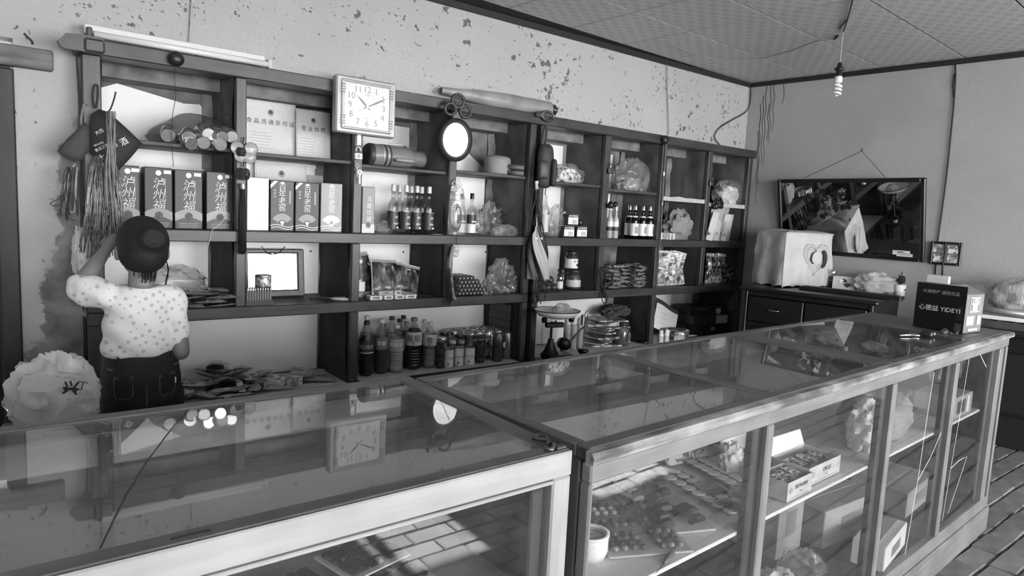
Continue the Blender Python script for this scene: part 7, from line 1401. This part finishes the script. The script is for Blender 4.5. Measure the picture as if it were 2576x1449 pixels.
def loft(b, rings, n=28):
    vs = []; fs = []
    for (x, y, z, rx, ry) in rings: vs += [tuple(L3(x+rx*math.cos(2*PI*k/n), y+ry*math.sin(2*PI*k/n), z)) for k in range(n)]
    for i in range(len(rings)-1):
        for k in range(n): l = (k+1) % n; fs.append((i*n+k, i*n+l, (i+1)*n+l, (i+1)*n+k))
    fs.append(tuple(range(n))[::-1]); fs.append(tuple((len(rings)-1)*n+k for k in range(n))); b.add(vs, fs)
def ball(b, c, rx, ry, rz_, n=20):
    b.lathe([(0, -1)]+[(math.sin(PI*k/12), -math.cos(PI*k/12)) for k in range(1, 12)]+[(0, 1)], n, M=Matrix.Translation(L3(*c)) @ Matrix.Diagonal((rx, ry, rz_, 1)))
def limb(b, pts, rs, n=14):
    b.tube([L3(*p) for p in pts], list(rs), n)
    for p, r in zip(pts, rs): ball(b, p, r, r, r, 12)
SHL, SHR = (.300, -.50, 1.062), (.505, -.50, 1.050); ELL, HAL = (.232, -.43, 1.085), (.322, -.345, 1.205); ELR, HAR = (.524, -.535, .858), (.545, -.37, .955)
b = MB()
ball(b, (.415, -.485, 1.225), .074, .088, .098); ball(b, (.415, -.44, 1.175), .055, .06, .055); ball(b, (.415, -.402, 1.205), .010, .016, .014, 10)
for s in (-1, 1): ball(b, (.415+s*.077, -.485, 1.205), .010, .018, .027, 10)
limb(b, [(.410, -.495, 1.16), (.408, -.50, 1.10), (.407, -.50, 1.06)], (.040, .041, .05))
loft(b, [(.406, -.5, .70, .095, .07), (.406, -.5, .86, .085, .062), (.406, -.5, 1.0, .105, .07), (.406, -.5, 1.06, .10, .06), (.406, -.5, 1.09, .05, .045)])
limb(b, [(.345, -.5, .74), (.338, -.5, .50), (.337, -.5, .29)], (.058, .045, .036)); limb(b, [(.468, -.5, .74), (.472, -.5, .50), (.473, -.5, .29)], (.058, .045, .036))
for x in (.335, .475): limb(b, [(x, -.50, .265), (x, -.44, .250), (x, -.39, .248)], (.034, .03, .022))
def arm(sh, el, ha, side):
    limb(b, [sh, el], (.038, .031)); limb(b, [el, tuple((Vector(el)*.45+Vector(ha)*.55)), ha], (.031, .027, .019))
    d = (Vector(ha)-Vector(el)).normalized(); s_ = d.cross(Vector((0, 0, 1))).normalized(); u = s_.cross(d); h0 = Vector(ha)
    limb(b, [tuple(h0), tuple(h0+d*.03), tuple(h0+d*.055)], (.018, .022, .021))
    for k, ln in enumerate((.050, .056, .052, .042)):
        o = s_*(-.0165+.011*k)*side; p0 = h0+d*.055+o; limb(b, [tuple(p0), tuple(p0+d*ln*.5+u*-.004), tuple(p0+d*ln*.85-u*.016)], (.0068, .0062, .0052), 8)
    p0 = h0+d*.02-s_*.018*side; limb(b, [tuple(p0), tuple(p0-s_*.018*side+d*.018), tuple(p0-s_*.018*side+d*.040)], (.008, .0075, .006), 8)
arm(SHL, ELL, HAL, 1); arm(SHR, ELR, HAR, -1)
body = fuse(b.obj('body', SKIN, girl), .0045, 4)
b = MB(); rn = random.Random(2)   # hair: cap, knot, loose strands
ball(b, (.415, -.500, 1.245), .083, .094, .092); ball(b, (.415, -.505, 1.205), .078, .085, .07); ball(b, (.430, -.588, 1.262), .046, .020, .042)
hair = fuse(b.obj('hair', HAIR, girl), .007, 6)
b = MB(); b.tube([L3(.430+.030*math.cos(a), -.597, 1.262+.027*math.sin(a)) for a in [2*PI*k/18 for k in range(18)]], .0065, 8, closed=True); b.obj('hair_knot', HAIR, girl, True)
b = MB()
for k in range(40): x = rn.uniform(-.045, .05); y0 = -.5-.078*math.sqrt(max(.1, 1-(x/.08)**2)); b.tube([L3(.415+x, y0, 1.185), L3(.413+x*.8, y0+.018, 1.155), L3(.411+x*.75, y0+.034, 1.132-rn.uniform(0, .025))], .0012, 3)
for k in range(10): b.tube([L3(.487, -.49, 1.19), L3(.492+rn.uniform(0, .006), -.495, 1.15), L3(.487+rn.uniform(-.005, .006), -.495, 1.115-rn.uniform(0, .03))], .0010, 3)
tag(b.obj('loose_strands', HAIR, girl), kind='stuff')
b = MB()
loft(b, [(.400, -.5, .852, .105, .080), (.400, -.5, .862, .113, .090), (.399, -.5, .895, .116, .094), (.397, -.5, .95, .108, .088), (.398, -.5, 1.0, .106, .082), (.402, -.5, 1.045, .108, .074), (.405, -.5, 1.075, .100, .064), (.407, -.5, 1.092, .075, .056)])
limb(b, [SHL, tuple(Vector(SHL).lerp(Vector(ELL), .55)), tuple(Vector(SHL).lerp(Vector(ELL), .92))], (.050, .056, .047)); limb(b, [SHR, tuple(Vector(SHR).lerp(Vector(ELR), .45)), tuple(Vector(SHR).lerp(Vector(ELR), .74))], (.046, .043, .038))
for v in range(len(b.v)): pass
shirt = fuse(b.obj('blouse', BLOUSE, girl), .006, 5)
for v in shirt.data.vertices:
    q = v.co; w = .0045*noise.noise((q.x*14+q.z*9, q.y*10, q.z*16))+.003*math.sin((q.z*70+q.x*55)); f = max(0, min(1, (1.16-q.z)/.12)); v.co += v.normal*w*f
b = MB(); b.tube([L3(.408+.056*math.cos(a), -.5+.052*math.sin(a), 1.089+.004*math.cos(2*a)) for a in [2*PI*k/24 for k in range(24)]], .0045, 6, closed=True); b.obj('neck_band', BLOUSE, girl, True)
b = MB()
loft(b, [(.404, -.5, .872, .100, .074), (.404, -.5, .866, .112, .084), (.404, -.5, .83, .119, .092), (.405, -.5, .77, .126, .100), (.405, -.5, .70, .127, .098), (.405, -.5, .655, .118, .09)])
limb(b, [(.345, -.5, .70), (.339, -.5, .48), (.337, -.5, .30)], (.076, .062, .055)); limb(b, [(.467, -.5, .70), (.472, -.5, .48), (.473, -.5, .30)], (.076, .062, .055))
jeans = fuse(b.obj('jeans', JEAN, girl), .007, 4)
STI = mat('stitching', .22, .8)
def surf(x, z):   # back of the jeans at (x, z)
    k = max(0.0, 1-((x-.405)/.128)**2); ry = .074+.026*max(0, min(1, (.872-z)/.10)); return -.5-ry*math.sqrt(k)-.0015
def stitch(pts, nm='stitching'): b = MB(); b.tube([L3(x, surf(x, z), z) for x, z in pts], .0009, 4); b.obj(nm, STI, jeans if False else girl)
for x0 in (.312, .446):
    o_ = [(x0, .792), (x0+.052, .796), (x0+.052, .735), (x0+.045, .722), (x0+.008, .718), (x0, .73), (x0, .792)]; stitch(o_); stitch([(x0, .786), (x0+.052, .790)])
stitch([(.295, .822), (.34, .812), (.405, .806), (.46, .812), (.515, .822)]); stitch([(.295, .818), (.34, .808), (.405, .802), (.46, .808), (.515, .818)]); stitch([(.405, .806), (.404, .74), (.404, .69)])
for x in (.326, .405, .49): b = MB(); b.box(tuple(L3(x, surf(x, .845)-.001, .845)), (.008, .004, .032), .001); b.obj('belt_loop', JEAN, girl)
b = MB(); b.box(tuple(L3(.500, surf(.499, .765)-.001, .765)), (.004, .002, .02)); b.obj('pocket_tag', PRW, girl)
for s in (-1, 1): b = MB(); ball(b, (.415+s*.030, -.408, 1.232), .012, .008, .007, 10); b.obj('eye', BLACK, girl, True)
b = MB(); b.tube([L3(.395, -.392, 1.170), L3(.415, -.386, 1.167), L3(.435, -.392, 1.170)], .004, 6); b.obj('mouth', mat('lips', .14, .5), girl, True)
for x in (.335, .475): b = MB(); limb(b, [(x, -.52, .256), (x, -.45, .258), (x, -.39, .252)], (.030, .034, .027)); o = b.obj('shoe', BLACK, girl, True); o.location.z = 0
# ================================================================== white carrier bag on a stool, planks beyond the door
t = thing('wooden_stool', 'low wooden stool under the swollen carrier bag', 'stool', (.14, -.74, FLOOR)); hs = .70-FLOOR
b = MB(); b.box((0, 0, hs-.015), (.26, .24, .03), .006); b.obj('seat', WB, t)
for sx in (-1, 1):
    for sy in (-1, 1): b = MB(); b.tube([(sx*.12, sy*.11, 0), (sx*.10, sy*.09, hs-.03)], .016, 8); b.obj('leg', WZ, t)
for sy in (-1, 1): b = MB(); b.box((0, sy*.103, hs*.4), (.22, .018, .03), .003); b.obj('stretcher', WX, t)
cb = thing('carrier_bag', 'swollen white plastic carrier bag with dark printed characters beside the girl', 'bag', (.142, -.75, .701)); b = crumple(.245, .20, .235, 181, .24, nu=60, nv=36, fine=.22); b.v = [(x-.03*max(0, -x/.12)*(z/.2), y, z) for x, y, z in b.v]; auto_smooth(b.obj('film', film('bag_white', .04, .80, .22), cb), 60)
q = Ay(178, 978, -.855)-cb.location; text('兴', .040, INK, cb, q, rot=(PI/2-.3, .25, .1), bold=.0014); q = Ay(206, 972, -.855)-cb.location; text('丁', .03, INK, cb, q, rot=(PI/2-.3, .35, .2)); q = Ay(200, 1010, -.865)-cb.location; text('欢迎惠顾', .017, GREYI, cb, q, rot=(PI/2-.1, .2, .1)); q = Ay(160, 950, -.845)-cb.location; text('★★★ 购物袋', .010, GREYI, cb, q, rot=(PI/2-.5, .3, .1))
t = thing('plank_pile', 'pale planks stacked beyond the doorway', 'planks', (-.10, .35, FLOOR))
for k in range(9): b = MB(); b.box((0, 0, .03+.065*k), (.36, .3, .055), .004); b.obj('plank', mat('pale_plank', .5, .7, c2=.4, scale=5), t, rz=.05*(k % 3-1))
# flat prints belong to the face they are printed on: thing > part > print
PRINT = ('lettering', 'print', 'sticker', 'emblem', 'border', 'text_line', 'title', 'numeral', 'minute_mark', 'small_print', 'label_print', 'label_line', 'barcode', 'corner_ribbon', 'caption_band', 'label_swash', 'snapshot', 'badge_ring', 'pull_tab', 'windscreen')
BASE = ('carton', 'dial', 'sheet', 'label', 'card', 'tin', 'can', 'body', 'pack', 'case', 'wrapper', 'mount', 'box')
bpy.context.view_layer.update()
for t in [o for o in SC.objects if o.type == 'EMPTY' and o.parent is None]:
    kids = list(t.children); base = None
    for nm in BASE:
        for c in kids:
            if c.name.split('.')[0] == nm and c.location.length < 1e-6 and sum(abs(a) for a in c.rotation_euler) < 1e-6 and (c.scale-Vector((1, 1, 1))).length < 1e-6: base = c; break
        if base: break
    if not base: continue
    for c in kids:
        if c is not base and c.name.split('.')[0].startswith(PRINT) and not c.children: c.parent = base
bpy.context.view_layer.update()
